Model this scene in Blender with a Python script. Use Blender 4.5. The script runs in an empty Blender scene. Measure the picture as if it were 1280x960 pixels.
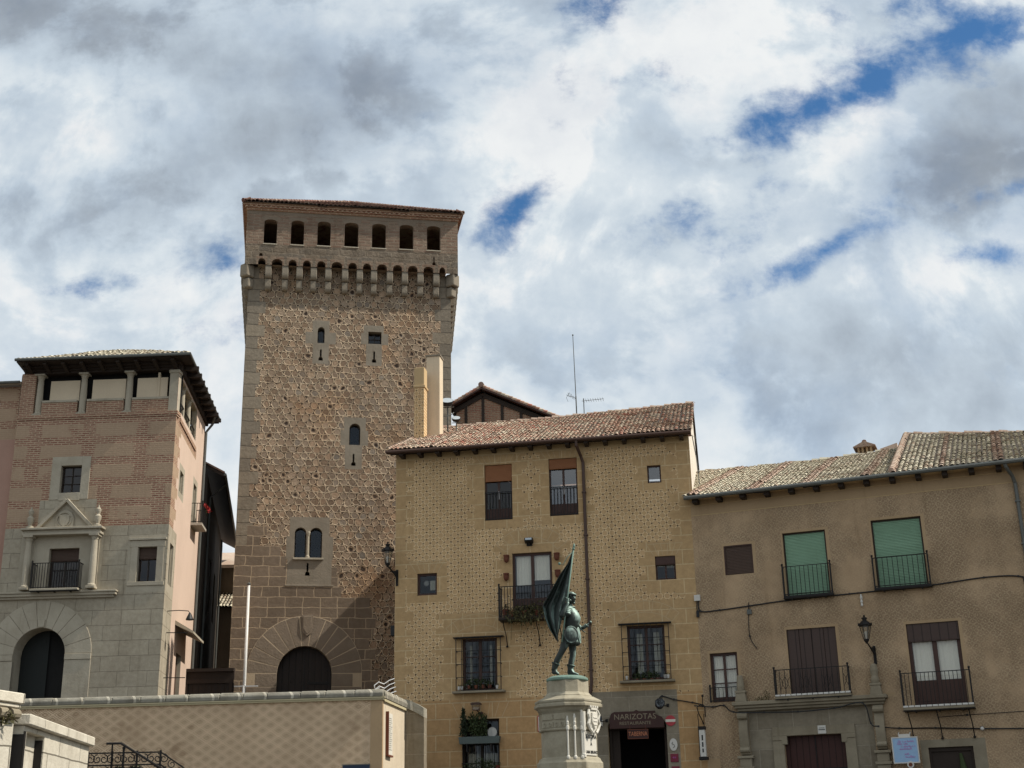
import bpy, bmesh, math, random
from mathutils import Vector, Matrix, noise as mnoise
random.seed(7)
PI = math.pi
SC = bpy.context.scene
COL = SC.collection

# ------------------------------------------------------------------ camera
cam_d = bpy.data.cameras.new('camera')
cam_d.sensor_width = 36.0
cam_d.lens = 1640 / 1280 * 36
cam_d.clip_end = 3000
cam = bpy.data.objects.new('camera', cam_d)
COL.objects.link(cam)
_p, _r = math.radians(19.2), math.radians(1.2)
_F = Vector((0, math.cos(_p), math.sin(_p)))
_R0, _U0 = Vector((1, 0, 0)), Vector((0, -math.sin(_p), math.cos(_p)))
_R = _R0 * math.cos(_r) - _U0 * math.sin(_r)
_U = _R0 * math.sin(_r) + _U0 * math.cos(_r)
cam.matrix_world = Matrix(((_R.x, _U.x, -_F.x, 0), (_R.y, _U.y, -_F.y, 0), (_R.z, _U.z, -_F.z, 1.7), (0, 0, 0, 1)))
SC.camera = cam

# ------------------------------------------------------------------ light
SUN_EL, SUN_AZ = 48.0, 6.0          # the sun stands to the right, a touch in front of the facades
sun_d = bpy.data.lights.new('sun', 'SUN')
sun_d.energy = 5.0
sun_d.angle = math.radians(0.6)
sun_d.color = (1.0, 0.93, 0.82)
sun = bpy.data.objects.new('sun', sun_d)
COL.objects.link(sun)
_el, _az = math.radians(SUN_EL), math.radians(SUN_AZ)
sun_dir = Vector((math.cos(_el) * math.cos(_az), -math.cos(_el) * math.sin(_az), math.sin(_el)))
sun.rotation_euler = sun_dir.to_track_quat('Z', 'Y').to_euler()
sun.location = (30, 0, 60)

vs = SC.view_settings
SC.display_settings.display_device = 'sRGB'
vs.view_transform = 'Standard'
vs.look = 'None'
vs.exposure = 0.0
vs.gamma = 1.0
vs.use_curve_mapping = False
SC.cycles.max_bounces = 8
SC.cycles.diffuse_bounces = 4
SC.cycles.transparent_max_bounces = 12
SC.cycles.caustics_reflective = False
SC.cycles.caustics_refractive = False

# ------------------------------------------------------------------ node expressions
class S:
    """a float socket with arithmetic"""
    def __init__(s, g, k): s.g, s.k = g, k
    def __add__(s, o): return s.g.m('ADD', s, o)
    __radd__ = __add__
    def __sub__(s, o): return s.g.m('SUBTRACT', s, o)
    def __rsub__(s, o): return s.g.m('SUBTRACT', o, s)
    def __mul__(s, o): return s.g.m('MULTIPLY', s, o)
    __rmul__ = __mul__
    def __truediv__(s, o): return s.g.m('DIVIDE', s, o)
    def __rtruediv__(s, o): return s.g.m('DIVIDE', o, s)

class G:
    def __init__(g, tree): g.t = tree; g.n = tree.nodes; g.l = tree.links
    def new(g, kind): return g.n.new(kind)
    def put(g, inp, val):
        if isinstance(val, S): g.l.new(val.k, inp)
        elif isinstance(val, bpy.types.NodeSocket): g.l.new(val, inp)
        elif val is not None:
            if isinstance(val, tuple) and len(val) == 3 and inp.type == 'RGBA': val = (*val, 1)
            inp.default_value = val
    def m(g, op, a, b=None, c=None, clamp=False):
        n = g.new('ShaderNodeMath'); n.operation = op; n.use_clamp = clamp
        g.put(n.inputs[0], a); g.put(n.inputs[1], b); g.put(n.inputs[2], c)
        return S(g, n.outputs[0])
    def fl(g, a): return g.m('FLOOR', a)
    def fr(g, a): return g.m('FRACT', a)
    def ab(g, a): return g.m('ABSOLUTE', a)
    def mn(g, a, b): return g.m('MINIMUM', a, b)
    def mx(g, a, b): return g.m('MAXIMUM', a, b)
    def sq(g, a): return g.m('SQRT', a)
    def step(g, x, lo, hi, a=0.0, b=1.0):
        n = g.new('ShaderNodeMapRange'); n.interpolation_type = 'SMOOTHSTEP'
        g.put(n.inputs[0], x); g.put(n.inputs[1], lo); g.put(n.inputs[2], hi); g.put(n.inputs[3], a); g.put(n.inputs[4], b)
        return S(g, n.outputs[0])
    def obj(g):
        n = g.new('ShaderNodeTexCoord'); return n.outputs['Object']
    def xyz(g, v):
        n = g.new('ShaderNodeSeparateXYZ'); g.put(n.inputs[0], v)
        return S(g, n.outputs[0]), S(g, n.outputs[1]), S(g, n.outputs[2])
    def vec(g, x, y, z=0.0):
        n = g.new('ShaderNodeCombineXYZ'); g.put(n.inputs[0], x); g.put(n.inputs[1], y); g.put(n.inputs[2], z)
        return n.outputs[0]
    def scale(g, v, sx, sy, sz):
        n = g.new('ShaderNodeMapping'); g.put(n.inputs[0], v); n.inputs['Scale'].default_value = (sx, sy, sz)
        return n.outputs[0]
    def noise(g, v, sc, det=4, rough=.55, dist=0.0, col=False):
        n = g.new('ShaderNodeTexNoise'); g.put(n.inputs['Vector'], v)
        n.inputs['Scale'].default_value = sc; n.inputs['Detail'].default_value = det
        n.inputs['Roughness'].default_value = rough; n.inputs['Distortion'].default_value = dist
        return n.outputs['Color'] if col else S(g, n.outputs[0])
    def white(g, v, col=False):
        n = g.new('ShaderNodeTexWhiteNoise'); n.noise_dimensions = '3D'; g.put(n.inputs['Vector'], v)
        return n.outputs['Color'] if col else S(g, n.outputs['Value'])
    def voro(g, v, sc, feature='F1', rnd=1.0):
        n = g.new('ShaderNodeTexVoronoi'); n.feature = feature; g.put(n.inputs['Vector'], v)
        n.inputs['Scale'].default_value = sc; n.inputs['Randomness'].default_value = rnd
        return n
    def mix(g, f, a, b, mode='MIX'):
        n = g.new('ShaderNodeMix'); n.data_type = 'RGBA'; n.blend_type = mode; n.clamp_factor = True
        g.put(n.inputs[0], f); g.put(n.inputs[6], a); g.put(n.inputs[7], b)
        return n.outputs[2]
    def ramp(g, f, stops):
        n = g.new('ShaderNodeValToRGB'); g.put(n.inputs[0], f)
        e = n.color_ramp.elements
        while len(e) < len(stops): e.new(.5)
        for k, (pos, c) in zip(e, stops): k.position = pos; k.color = (*c, 1)
        return n.outputs[0]
    def bump(g, h, dist=1.0, strength=1.0):
        n = g.new('ShaderNodeBump'); n.inputs['Strength'].default_value = strength; n.inputs['Distance'].default_value = dist
        g.put(n.inputs['Height'], h); return n.outputs[0]
    def brick(g, x, z, bw, rh, mortar=.02, c1=(.3, .3, .3), c2=(.4, .4, .4), cm=(.5, .5, .5), off=.5, smooth=.1, freq=2):
        n = g.new('ShaderNodeTexBrick'); g.put(n.inputs['Vector'], g.vec(x, z, 0.0))
        n.offset = off; n.offset_frequency = freq
        n.inputs['Scale'].default_value = 1.0; n.inputs['Brick Width'].default_value = bw; n.inputs['Row Height'].default_value = rh
        n.inputs['Mortar Size'].default_value = mortar; n.inputs['Mortar Smooth'].default_value = smooth
        g.put(n.inputs['Color1'], c1); g.put(n.inputs['Color2'], c2); g.put(n.inputs['Mortar'], cm)
        return n.outputs['Color'], S(g, n.outputs['Fac'])

# ------------------------------------------------------------------ sky: clear Nishita blue with a broken cumulus deck
world = bpy.data.worlds.new('World')
SC.world = world
world.use_nodes = True
def build_sky():
    g = G(world.node_tree)
    bg = g.n['Background']
    STR = .09
    bg.inputs['Strength'].default_value = STR
    sky = g.new('ShaderNodeTexSky'); sky.sky_type = 'NISHITA'; sky.sun_disc = False
    sky.sun_elevation = math.radians(SUN_EL)
    sky.sun_rotation = math.atan2(sun_dir.x, sun_dir.y)
    sky.altitude = 1000; sky.air_density = 1.0; sky.dust_density = .5; sky.ozone_density = 2.0
    tc = g.new('ShaderNodeTexCoord'); d = tc.outputs['Generated']
    x, y, z = g.xyz(d)
    # heading and height of the view ray over the horizon, as seen from the square
    ay = g.mx(g.ab(y), .22)
    u = x / ay; v = z / ay
    w1 = g.noise(g.vec(u, v, 3.0), 5.0, 3, .6); w2 = g.noise(g.vec(u, v, 9.0), 5.0, 3, .6)
    uw = u + (w1 - .5) * .10; vw = v + (w2 - .5) * .10
    def blob(cu, cv, su, sv, ang=0.0):
        a = math.radians(ang); ca, sa = math.cos(a), math.sin(a)
        du, dv = uw - cu, vw - cv
        p = (du * ca + dv * sa) / (su * 1.2); q = (dv * ca - du * sa) / (sv * 1.4)
        return g.m('EXPONENT', (p * p + q * q) * -1.0)
    # gaps where the blue shows
    gaps = None
    for cu, cv, su, sv, an, k in [(-.005, .478, .030, .022, 10, 1.0), (.022, .512, .030, .018, 20, .95), (.345, .632, .05, .020, 8, .95), (.405, .655, .020, .02, 0, .8),
                                  (.290, .605, .05, .018, 30, .85), (.218, .577, .042, .018, 20, .9), (.238, .448, .045, .012, 22, 1.0), (.21, .50, .02, .04, 0, .45),
                                  (.152, .482, .024, .018, 0, .75), (-.25, .462, .036, .014, 8, .9), (-.355, .452, .045, .012, 15, .75), (.085, .705, .045, .022, 20, 1.05),
                                  (.402, .452, .05, .008, 14, .7), (.375, .70, .055, .02, 0, .8), (.44, .68, .04, .014, 20, .75), (.43, .515, .03, .010, 10, .7),
                                  (.155, .63, .022, .016, 0, .6), (.05, .60, .016, .03, 0, .5), (-.24, .40, .05, .012, 8, .55), (.095, .455, .04, .02, 0, .25), (-.065, .605, .02, .008, 0, .45), (.30, .475, .035, .02, 30, .5)]:
        t = blob(cu, cv, su, sv, an) * k
        gaps = t if gaps is None else gaps + t
    q = g.vec(u, v, 0.0)
    f1 = g.noise(q, 9.0, 9, .62, .15); f2 = g.noise(g.vec(u, v * 1.2, 4.0), 26.0, 7, .66, .2)
    f3 = g.noise(g.vec(u, v, 2.0), 60.0, 5, .65)
    tt = gaps + (f1 - .5) * 1.9 + (f2 - .5) * 1.4 + (f3 - .5) * .5
    cover = g.step(tt, .26, 1.3, 1.0, 0.0) * g.step(g.noise(g.vec(u, v, 5.0), 7.0, 6, .6), .40, .72, 1.0, .82)
    # light and dark masses in the deck
    dark = None
    for cu, cv, su, sv, an, k in [(-.43, .71, .20, .06, -10, 1.15), (-.22, .57, .13, .04, 30, .8), (-.15, .64, .16, .06, 0, .7), (.44, .55, .11, .045, 28, 1.05), (.36, .52, .06, .035, 20, .7),
                                  (.31, .37, .07, .022, 5, .55), (.145, .555, .035, .02, -30, .55), (-.36, .52, .14, .025, 10, .6), (.05, .36, .14, .04, 0, .3), (.46, .38, .05, .03, 0, .4), (.20, .33, .2, .03, 0, .25)]:
        t = blob(cu, cv, su, sv, an) * k
        dark = t if dark is None else dark + t
    lit = None
    for cu, cv, su, sv, an, k in [(-.365, .605, .07, .045, 0, .8), (.01, .60, .06, .06, 0, .55), (-.10, .69, .06, .03, 0, .3), (.13, .525, .08, .03, -25, .45), (.33, .50, .09, .02, 25, .25), (.30, .57, .06, .02, 25, .4),
                                  (.40, .43, .1, .03, 20, .45), (-.10, .45, .07, .05, 0, .3), (.06, .40, .1, .05, 0, .25), (.2, .66, .1, .03, 15, .35), (-.4, .41, .08, .04, 0, .35)]:
        t = blob(cu, cv, su, sv, an) * k
        lit = t if lit is None else lit + t
    n1 = g.noise(g.vec(u, v, 1.0), 5.2, 11, .60, .35); n2 = g.noise(g.vec(u, v, 7.0), 19.0, 7, .6, .2)
    b1 = g.ab(g.noise(g.vec(u + w1 * .03, v + w2 * .03, 12.0), 11.0, 6, .55) - .5); bil = 1.0 - b1 * 4.0
    br = .75 + (g.step(n1 + (n2 - .5) * .25, .44, .54) - .5) * .15 + (n1 - .5) * .78 + (n2 - .5) * .36 + (bil - .5) * .20 - dark * .38 + lit * .32
    cl = g.ramp(br, [(0.0, (.25, .29, .335)), (.22, (.315, .36, .415)), (.45, (.43, .50, .575)), (.65, (.56, .645, .725)), (.85, (.72, .785, .83)), (1.0, (.87, .89, .895))])
    cl = g.mix(1.0, cl, (1 / STR, 1 / STR, 1 / STR), 'MULTIPLY')
    cl_n = cl.node; cl_n.clamp_result = False
    blue = g.mix(1.0, sky.outputs[0], (.66, 1.08, 1.32), 'MULTIPLY')
    g.l.new(g.mix(cover, blue, cl), bg.inputs['Color'])
build_sky()

# ------------------------------------------------------------------ materials
def mat(name, rough=.8, metal=0.0, spec=.3):
    m = bpy.data.materials.new(name); m.use_nodes = True
    g = G(m.node_tree); b = g.n['Principled BSDF']
    b.inputs['Roughness'].default_value = rough; b.inputs['Metallic'].default_value = metal
    b.inputs['Specular IOR Level'].default_value = spec
    return m, g, b
def fin(g, b, col, nrm=None, rough=None):
    g.put(b.inputs['Base Color'], col)
    if nrm is not None: g.put(b.inputs['Normal'], nrm)
    if rough is not None: g.put(b.inputs['Roughness'], rough)
def weather(g, o, c, amt=.35, sc=.35, streak=True):
    """broad patches and rain streaks in the colour of the surface itself"""
    n = g.noise(o, sc, 5, .6)
    c = g.mix(g.step(n, .35, .7) * amt, c, g.mix(1.0, c, (.55, .52, .48), 'MULTIPLY'))
    if streak:
        s = g.noise(g.scale(o, 3.0, 3.0, .22), 1.0, 4, .6)
        c = g.mix(g.step(s, .55, .75) * amt, c, g.mix(1.0, c, (.6, .57, .53), 'MULTIPLY'))
    f = g.noise(o, 22.0, 3, .6)
    return g.mix(g.step(f, .3, .7) * .25, c, g.mix(1.0, c, (.72, .72, .72), 'MULTIPLY'))

# plain speckled surface
def plain(name, col, rough=.85, amt=.3, sc=.5, bump=.004, metal=0.0, spec=.3, streak=True):
    m, g, b = mat(name, rough, metal, spec); o = g.obj()
    h = g.noise(o, 9.0, 5, .65)
    fin(g, b, weather(g, o, col, amt, sc, streak), g.bump(h * bump))
    return m

M = {}
# --- sgraffito of the tawny house: pale rings on a square grid with dark pips between them
def mk_rings():
    m, g, b = mat('ringed_sgraffito', .9); o = g.obj(); x, y, z = g.xyz(o); P = .298
    w = g.noise(o, 3.0, 2, .5)
    wx = x + (w - .5) * .035; wz = z + (g.noise(o, 2.6, 2, .5) - .5) * .03
    fx = g.fr(wx / P) - .5; fz = g.fr(wz / P) - .5
    r = g.sq(fx * fx + fz * fz)
    wear = g.noise(o, 1.3, 4, .6)
    ring = g.step(g.ab(r - .40), .045, .085, 1.0, 0.0)
    ax = .5 - g.ab(fx); az = .5 - g.ab(fz)
    pipn = g.white(g.vec(g.fl(wx / P * 2.0), g.fl(wz / P * 2.0), 3.0))
    rad = g.step(pipn, .1, .9, .05, .12)
    d = g.mn(g.sq(ax * ax + fz * fz), g.sq(fx * fx + az * az))
    pip = g.step(d - rad, -.012, .02, 1.0, 0.0)
    cell = g.white(g.vec(g.fl(wx / P), g.fl(wz / P), 1.0))
    base = g.mix(cell, (.515, .345, .18), (.575, .385, .205))
    base = g.mix(g.step(r, .36, .40), base, (.55, .37, .19))
    c = g.mix(ring * g.step(wear, .25, .6, .45, .9), base, (.78, .585, .345))
    c = g.mix(pip * .85, c, (.045, .028, .016))
    c = weather(g, o, c, .38, .45)
    h = ring * .006 - pip * .03 + g.noise(o, 30.0, 4, .7) * .004
    fin(g, b, c, g.bump(h)); return m
M['rings'] = mk_rings()
def mk_blocks(name, bw, rh, c1, c2, cm, mortar=.018, amt=.22, bump=.006, warp=.02, rough=.9, freq=2, off=.5, nsc=.35, grime=(.5, .47, .43)):
    m, g, b = mat(name, rough); o = g.obj(); x, y, z = g.xyz(o)
    wx = x + y + (g.noise(o, 1.7, 3, .5) - .5) * warp; wz = z + (g.noise(o, 1.5, 3, .5) - .5) * warp
    c, f = g.brick(wx, wz, bw, rh, mortar, c1, c2, cm, off, .25, freq)
    n = g.noise(o, 5.0, 5, .65)
    c = g.mix(g.step(n, .3, .7) * .35, c, g.mix(1.0, c, grime, 'MULTIPLY'))
    c = weather(g, o, c, amt, nsc)
    h = f * -bump + n * bump * 1.2 + g.noise(o, 28.0, 4, .7) * bump * .5
    fin(g, b, c, g.bump(h)); return m
M['tawny_blocks'] = mk_blocks('tawny_painted_blocks', .95, .59, (.535, .362, .185), (.49, .328, .165), (.66, .50, .29), .02, .2, .004)
M['tawny_ashlar'] = mk_blocks('tawny_ashlar', 1.15, .62, (.515, .32, .153), (.46, .285, .132), (.60, .44, .25), .022, .25, .005)
M['grey_portal'] = mk_blocks('grey_portal_stone', 1.35, .72, (.31, .27, .20), (.24, .205, .15), (.38, .335, .26), .016, .5, .008)
M['portal_granite'] = plain('portal_granite', (.285, .245, .175), .9, .55, .9, .012)
M['tawny'] = plain('tawny_plaster', (.53, .385, .21), .9, .2, .4, .003)
M['cream'] = plain('cream_plaster', (.66, .55, .40), .9, .2, .5, .003)
M['white'] = plain('white_plaster', (.68, .62, .53), .9, .25, .6, .004)
M['pink'] = plain('pink_plaster', (.63, .485, .39), .9, .16, .5, .003)
M['rose'] = plain('rose_plaster', (.42, .26, .20), .9, .25, .4, .003)
M['brown_blocks'] = None

# --- tower: honeycomb of raised mortar rings, weathered
def mk_tower():
    m, g, b = mat('honeycomb_rubble', .95); o = g.obj(); x, y, z = g.xyz(o); P = .40; Q = P * .84
    side = g.noise(o, .9, 3, .6)
    wx = x + y + (g.noise(o, 1.6, 3, .6) - .5) * .40; wz = z + (g.noise(g.scale(o, 1, 1, 1.1), 1.9, 3, .6) - .5) * .28
    row = g.fl(wz / Q)
    sh = wx / P + (row * .5)
    fx = g.fr(sh) - .5; fz = (g.fr(wz / Q) - .5) * .84
    ax = g.ab(fx) - .5; az = g.ab(fz) - .84
    r1 = g.sq(fx * fx + fz * fz)
    r = g.mn(r1, g.sq(ax * ax + az * az)) + (g.noise(o, 5.0, 4, .65) - .5) * .12
    idv = g.vec(g.fl(sh), row, 2.0)
    cid = g.white(idv); cid2 = g.white(g.vec(g.fl(sh), row, 7.0))
    ero = g.noise(o, .55, 5, .65)                      # where the rings have fallen off
    keep = g.step(ero, .40, .55)
    rim = g.step(g.ab(r - .425), .035, .085, 1.0, 0.0) * (keep * .9 + .1)
    inner = g.step(r, .34, .42, 1.0, 0.0); pit = g.step(r, .45, .50)
    stone = g.ramp(cid, [(0.0, (.25, .18, .125)), (.35, (.36, .255, .175)), (.62, (.31, .245, .185)), (.80, (.41, .30, .21)), (1.0, (.28, .245, .205))])
    stone = g.mix(g.noise(o, 6.0, 5, .7), stone, g.mix(1.0, stone, (.7, .66, .62), 'MULTIPLY'))
    stone = g.mix(1.0, stone, g.mix(cid2, (.70, .70, .70), (1.22, 1.20, 1.16)), 'MULTIPLY')
    mort = g.mix(g.noise(o, 3.0, 4, .6), (.42, .31, .21), (.52, .395, .27))
    c = g.mix(inner, g.mix(pit, mort, (.075, .05, .034)), stone)  # pits: lost mortar, with crevice shade painted in as near-black
    c = g.mix(rim * .85, c, (.66, .515, .36))
    hole = g.step(cid2, .935, .95) * g.step(r, .17, .27, 1.0, 0.0)
    hole2 = g.step(g.noise(o, 3.6, 4, .68), .63, .68) * .75
    c = g.mix(g.mx(hole, hole2), c, (.045, .03, .022))  # holes: the shade inside them is put into the colour
    warm = g.noise(o, .33, 3, .5)
    c = g.mix(g.step(warm, .5, .68) * .45, c, g.mix(1.0, c, (1.12, .86, .62), 'MULTIPLY'))
    dirt = g.noise(g.scale(o, 1.2, 1.2, .35), .8, 5, .65)
    c = g.mix(g.step(dirt, .5, .72) * .45, c, g.mix(1.0, c, (.55, .53, .52), 'MULTIPLY'))
    h = rim * .13 - pit * .06 - inner * .05 + inner * (cid - .5) * .06 - hole * .08 - hole2 * .05 + g.noise(o, 9.0, 6, .7) * .08
    fin(g, b, c, g.bump(h, 1.0, 1.0)); return m
M['tower'] = mk_tower()
M['quoin'] = mk_blocks('grey_granite_quoin', 30.0, .655, (.285, .24, .18), (.215, .185, .145), (.12, .10, .078), .02, .4, .03, .10)
M['tower_ashlar'] = mk_blocks('brown_tower_ashlar', .84, .50, (.185, .143, .105), (.24, .185, .135), (.46, .36, .25), .026, .35, .022, .14, .92, 3, .37)
M['tower_ashlar_dark'] = M['tower_ashlar']
M['gallery'] = mk_blocks('eroded_gallery_brick', .62, .17, (.24, .155, .11), (.30, .225, .165), (.30, .235, .175), .03, .5, .03, .09, .95, 2, .5, .8)
M['rubble'] = mk_blocks('stained_rubble', .7, .36, (.25, .195, .14), (.20, .17, .135), (.27, .22, .165), .05, .75, .06, .25, .95, 2, .5, 1.1, (.4, .38, .36))
M['voussoir'] = plain('voussoir_stone', (.225, .18, .135), .92, .35, .8, .02)
M['granite'] = plain('grey_granite', (.26, .225, .175), .92, .45, 1.1, .02)
M['mortar'] = plain('pale_mortar', (.46, .37, .26), .95, .2, 1.0, .01)

# --- tiles
def mk_tiles(name, stops, lichen):
    m, g, b = mat(name, .88); o = g.obj()
    n = g.new('ShaderNodeNewGeometry'); rnd = S(g, n.outputs['Random Per Island'])
    c = g.ramp(rnd, stops)
    l = g.noise(o, 5.0, 5, .7); L2 = g.noise(o, .6, 4, .6)
    c = g.mix(g.step(l + L2 * .6, .72, .98) * lichen, c, (.56, .52, .41))
    k = g.noise(o, 12.0, 4, .7)
    c = g.mix(g.step(k, .52, .72) * .6, c, g.mix(1.0, c, (.38, .36, .34), 'MULTIPLY'))
    fin(g, b, c, g.bump(k * .01)); return m
M['tile_house'] = mk_tiles('mottled_red_tiles', [(0, (.36, .18, .12)), (.22, (.48, .34, .25)), (.42, (.60, .51, .39)), (.58, (.24, .145, .10)), (.80, (.52, .33, .235)), (1, (.42, .15, .105))], .6)
M['tile_right'] = mk_tiles('lichened_tiles', [(0, (.42, .37, .27)), (.3, (.60, .55, .42)), (.5, (.31, .25, .175)), (.7, (.68, .63, .49)), (.88, (.28, .215, .155)), (1, (.48, .36, .26))], .85)
M['tile_ridge'] = mk_tiles('pink_band_tiles', [(0, (.42, .29, .22)), (.5, (.50, .38, .30)), (1, (.36, .23, .17))], .5)
M['tile_tower'] = mk_tiles('dark_red_tiles', [(0, (.16, .07, .055)), (.5, (.22, .12, .09)), (1, (.28, .2, .155))], .25)
M['tile_deck'] = plain('mossy_tile_bed', (.045, .034, .026), .95, .4, .8, .02)

# --- sgraffito lace on the right house
def mk_lace():
    m, g, b = mat('lace_sgraffito', .95); o = g.obj(); x, y, z = g.xyz(o); P = .215
    wx = x + (g.noise(o, 3.4, 4, .65) - .5) * .24; wz = z + (g.noise(g.vec(x + 9.0, y, z), 3.1, 4, .65) - .5) * .24
    fx = g.fr(wx / P) - .5; fz = g.fr(wz / P) - .5
    r = g.sq(fx * fx + fz * fz)
    gx = .5 - g.ab(fx); gz = .5 - g.ab(fz)
    r2 = g.sq(gx * gx + gz * gz)
    l1 = g.step(g.ab(r - .43), .03, .075, 1.0, 0.0)
    l2 = g.step(g.ab(r2 - .30), .025, .07, 1.0, 0.0)
    l3 = g.step(r, .10, .15, 1.0, 0.0)
    line = g.mx(g.mx(l1, l2), l3)
    wear = g.noise(o, .55, 5, .68)
    vis = g.step(wear + (g.noise(g.scale(o, 1.0, 1.0, .16), .9, 3, .5) - .5) * .5, .32, .60, .12, .95)
    fld = g.mix(g.noise(o, 7.0, 4, .7), (.25, .172, .105), (.40, .285, .18))
    lin = g.mix(g.noise(o, 4.0, 4, .7), (.54, .405, .26), (.46, .34, .21))
    flat = g.mix(g.noise(o, 9.0, 4, .7), (.45, .32, .195), (.54, .385, .24))
    c = g.mix(vis, flat, g.mix(line, fld, lin))
    c = weather(g, o, c, .5, .4)
    h = line * vis * .012 + g.noise(o, 18.0, 5, .7) * .012
    fin(g, b, c, g.bump(h)); return m
M['lace'] = mk_lace()
M['lace_frieze'] = M['lace']
M['drab'] = plain('drab_plaster', (.43, .305, .18), .95, .35, .4, .006)

# --- interlaced diamonds on the terrace wall
def mk_diamond():
    m, g, b = mat('diamond_sgraffito', .92); o = g.obj(); x, y, z = g.xyz(o); P = .55
    k = x + y
    wx = k + (g.noise(o, 1.6, 3, .6) - .5) * .05; wz = z + (g.noise(o, 1.4, 3, .6) - .5) * .05
    a = (wx + wz * 1.55) / P; c_ = (wx - wz * 1.55) / P
    fa = g.fr(a) - .5; fc = g.fr(c_) - .5
    d = g.mx(g.ab(fa), g.ab(fc))
    l = g.mx(g.step(g.ab(d - .46), .03, .06, 1.0, 0.0), g.mx(g.step(g.ab(d - .30), .035, .065, 1.0, 0.0), g.step(d, .10, .13, 1.0, 0.0) * .6))
    # the bands weave: each side of a diamond carries a second strand
    e = g.step(g.ab(g.fr(a * 2.0) - .5), .40, .47) * g.step(g.ab(fc), .22, .27)
    wear = g.noise(o, .9, 5, .6)
    base = g.mix(g.noise(o, 6.0, 4, .6), (.43, .30, .19), (.50, .35, .22))
    c = g.mix(g.mx(l, e * .5) * g.step(wear, .3, .6, .5, .95), base, (.80, .61, .41))
    st = g.noise(o, .8, 4, .6, .4)
    c = g.mix(g.step(st, .60, .70) * .4, c, (.22, .125, .06))
    c = weather(g, o, c, .25, .3)
    fin(g, b, c, g.bump(l * .012 + g.noise(o, 20.0, 4, .7) * .006)); return m
M['diamond'] = mk_diamond()
M['pale_return'] = plain('pale_sand_plaster', (.62, .53, .40), .92, .3, .7, .012)

# --- brick of the palace: thin brick with patches of render
def mk_brick(name, patch, c1=(.27, .125, .085), c2=(.38, .205, .14), cm=(.50, .375, .26)):
    m, g, b = mat(name, .93); o = g.obj(); x, y, z = g.xyz(o)
    wx = x + y + (g.noise(o, 3.0, 2, .5) - .5) * .03; wz = z + (g.noise(o, 2.0, 3, .5) - .5) * .03
    c, f = g.brick(wx, wz, .36, .098, .024, c1, c2, cm, .5, .2)
    n = g.noise(o, 7.0, 4, .7)
    c = g.mix(g.step(n, .4, .65) * .4, c, g.mix(1.0, c, (.55, .5, .48), 'MULTIPLY'))
    jx = (g.noise(o, 1.9, 3, .6) - .5) * .5; jz = (g.noise(o, 2.4, 3, .6) - .5) * .14
    bx = g.ab(g.fr((x + jx) / 2.5 + .12 + g.fl(z / 2.94) * .37) - .5); bz = g.ab(g.fr((z + jz) / .98) - .5)
    pn = g.noise(o, .55, 3, .6)
    pm = g.step(bx, .36, .40, 1.0, 0.0) * g.step(bz, .30, .345, 1.0, 0.0) * g.step(pn, .36, .44) * patch
    pm = g.mx(pm, g.step(g.noise(o, 2.2, 4, .65), .60, .66) * patch * .8)
    pc = g.mix(g.noise(o, 5.0, 5, .7), (.38, .27, .18), (.45, .335, .23))
    c = g.mix(pm, c, pc)
    c = weather(g, o, c, .25, .4)
    fin(g, b, c, g.bump(f * -.012 * (1.0 - pm) + n * .014)); return m
M['brick'] = mk_brick('thin_brick_and_render', .85)
M['brick_clean'] = mk_brick('red_thin_brick', .15)
M['brick_gable'] = mk_brick('gable_brick', .25, (.30, .13, .085), (.36, .18, .12), (.36, .27, .19))
M['palace_stone'] = mk_blocks('palace_ashlar', 1.30, .66, (.46, .41, .315), (.39, .345, .265), (.26, .225, .17), .012, .4, .008, .06, .9, 2, .41, .45)
M['palace_trim'] = plain('palace_granite', (.43, .385, .30), .9, .4, 1.0, .01)
M['lichen'] = mk_blocks('white_lichen_stone', 1.7, .55, (.66, .61, .50), (.60, .56, .47), (.20, .18, .14), .014, .35, .015, .05, .9, 2, .5, 1.6, (.66, .64, .6))
M['coping'] = mk_blocks('lichened_coping', .92, 9.0, (.34, .32, .26), (.255, .24, .20), (.60, .56, .46), .055, .5, .02, .03, .92, 2, .5, 1.4, (.5, .48, .44))
M['cornice_yellow'] = plain('ochre_band', (.50, .44, .28), .9, .2, .8, .003)

# --- small stuff
M['wood_black'] = plain('black_brown_timber', (.035, .024, .018), .75, .3, 2.0, .006)
M['wood_dark'] = plain('dark_varnished_wood', (.06, .028, .02), .5, .25, 2.0, .003)
M['wood_brown'] = plain('brown_shutter_wood', (.085, .05, .036), .6, .25, 2.0, .003)
M['gutter_brown'] = plain('brown_gutter', (.075, .042, .03), .45, .2, 2.0, .001)
M['gutter_grey'] = plain('grey_zinc', (.13, .135, .125), .5, .3, 1.5, .001, .3)
M['iron'] = plain('black_iron', (.018, .016, .015), .55, .2, 2.0, .001, .3)
M['white_metal'] = plain('white_metal', (.72, .72, .70), .4, .1, 2.0, .0005)
M['black'] = plain('black_plastic', (.015, .015, .016), .5, .1, 2.0, .001)
M['paper'] = plain('white_panel', (.62, .60, .55), .7, .15, 2.0, .001)
M['slab'] = plain('balcony_slab', (.42, .38, .32), .8, .3, 2.0, .003)
M['red'] = plain('red_sign', (.42, .05, .06), .5, .1, 2.0, .0005)
M['maroon'] = plain('maroon_sign', (.045, .016, .012), .5, .15, 2.0, .0005)
M['maroon_plate'] = plain('maroon_plate', (.19, .02, .04), .45, .1, 2.0, .0005)
M['sky_board'] = plain('pale_blue_board', (.30, .46, .66), .5, .06, 2.0, .0005)
M['navy'] = plain('navy_panel', (.02, .035, .07), .4, .1, 2.0, .0005)
M['gilt'] = plain('gilt_letters', (.25, .20, .135), .45, .1, 2.0, .0005)
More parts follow.
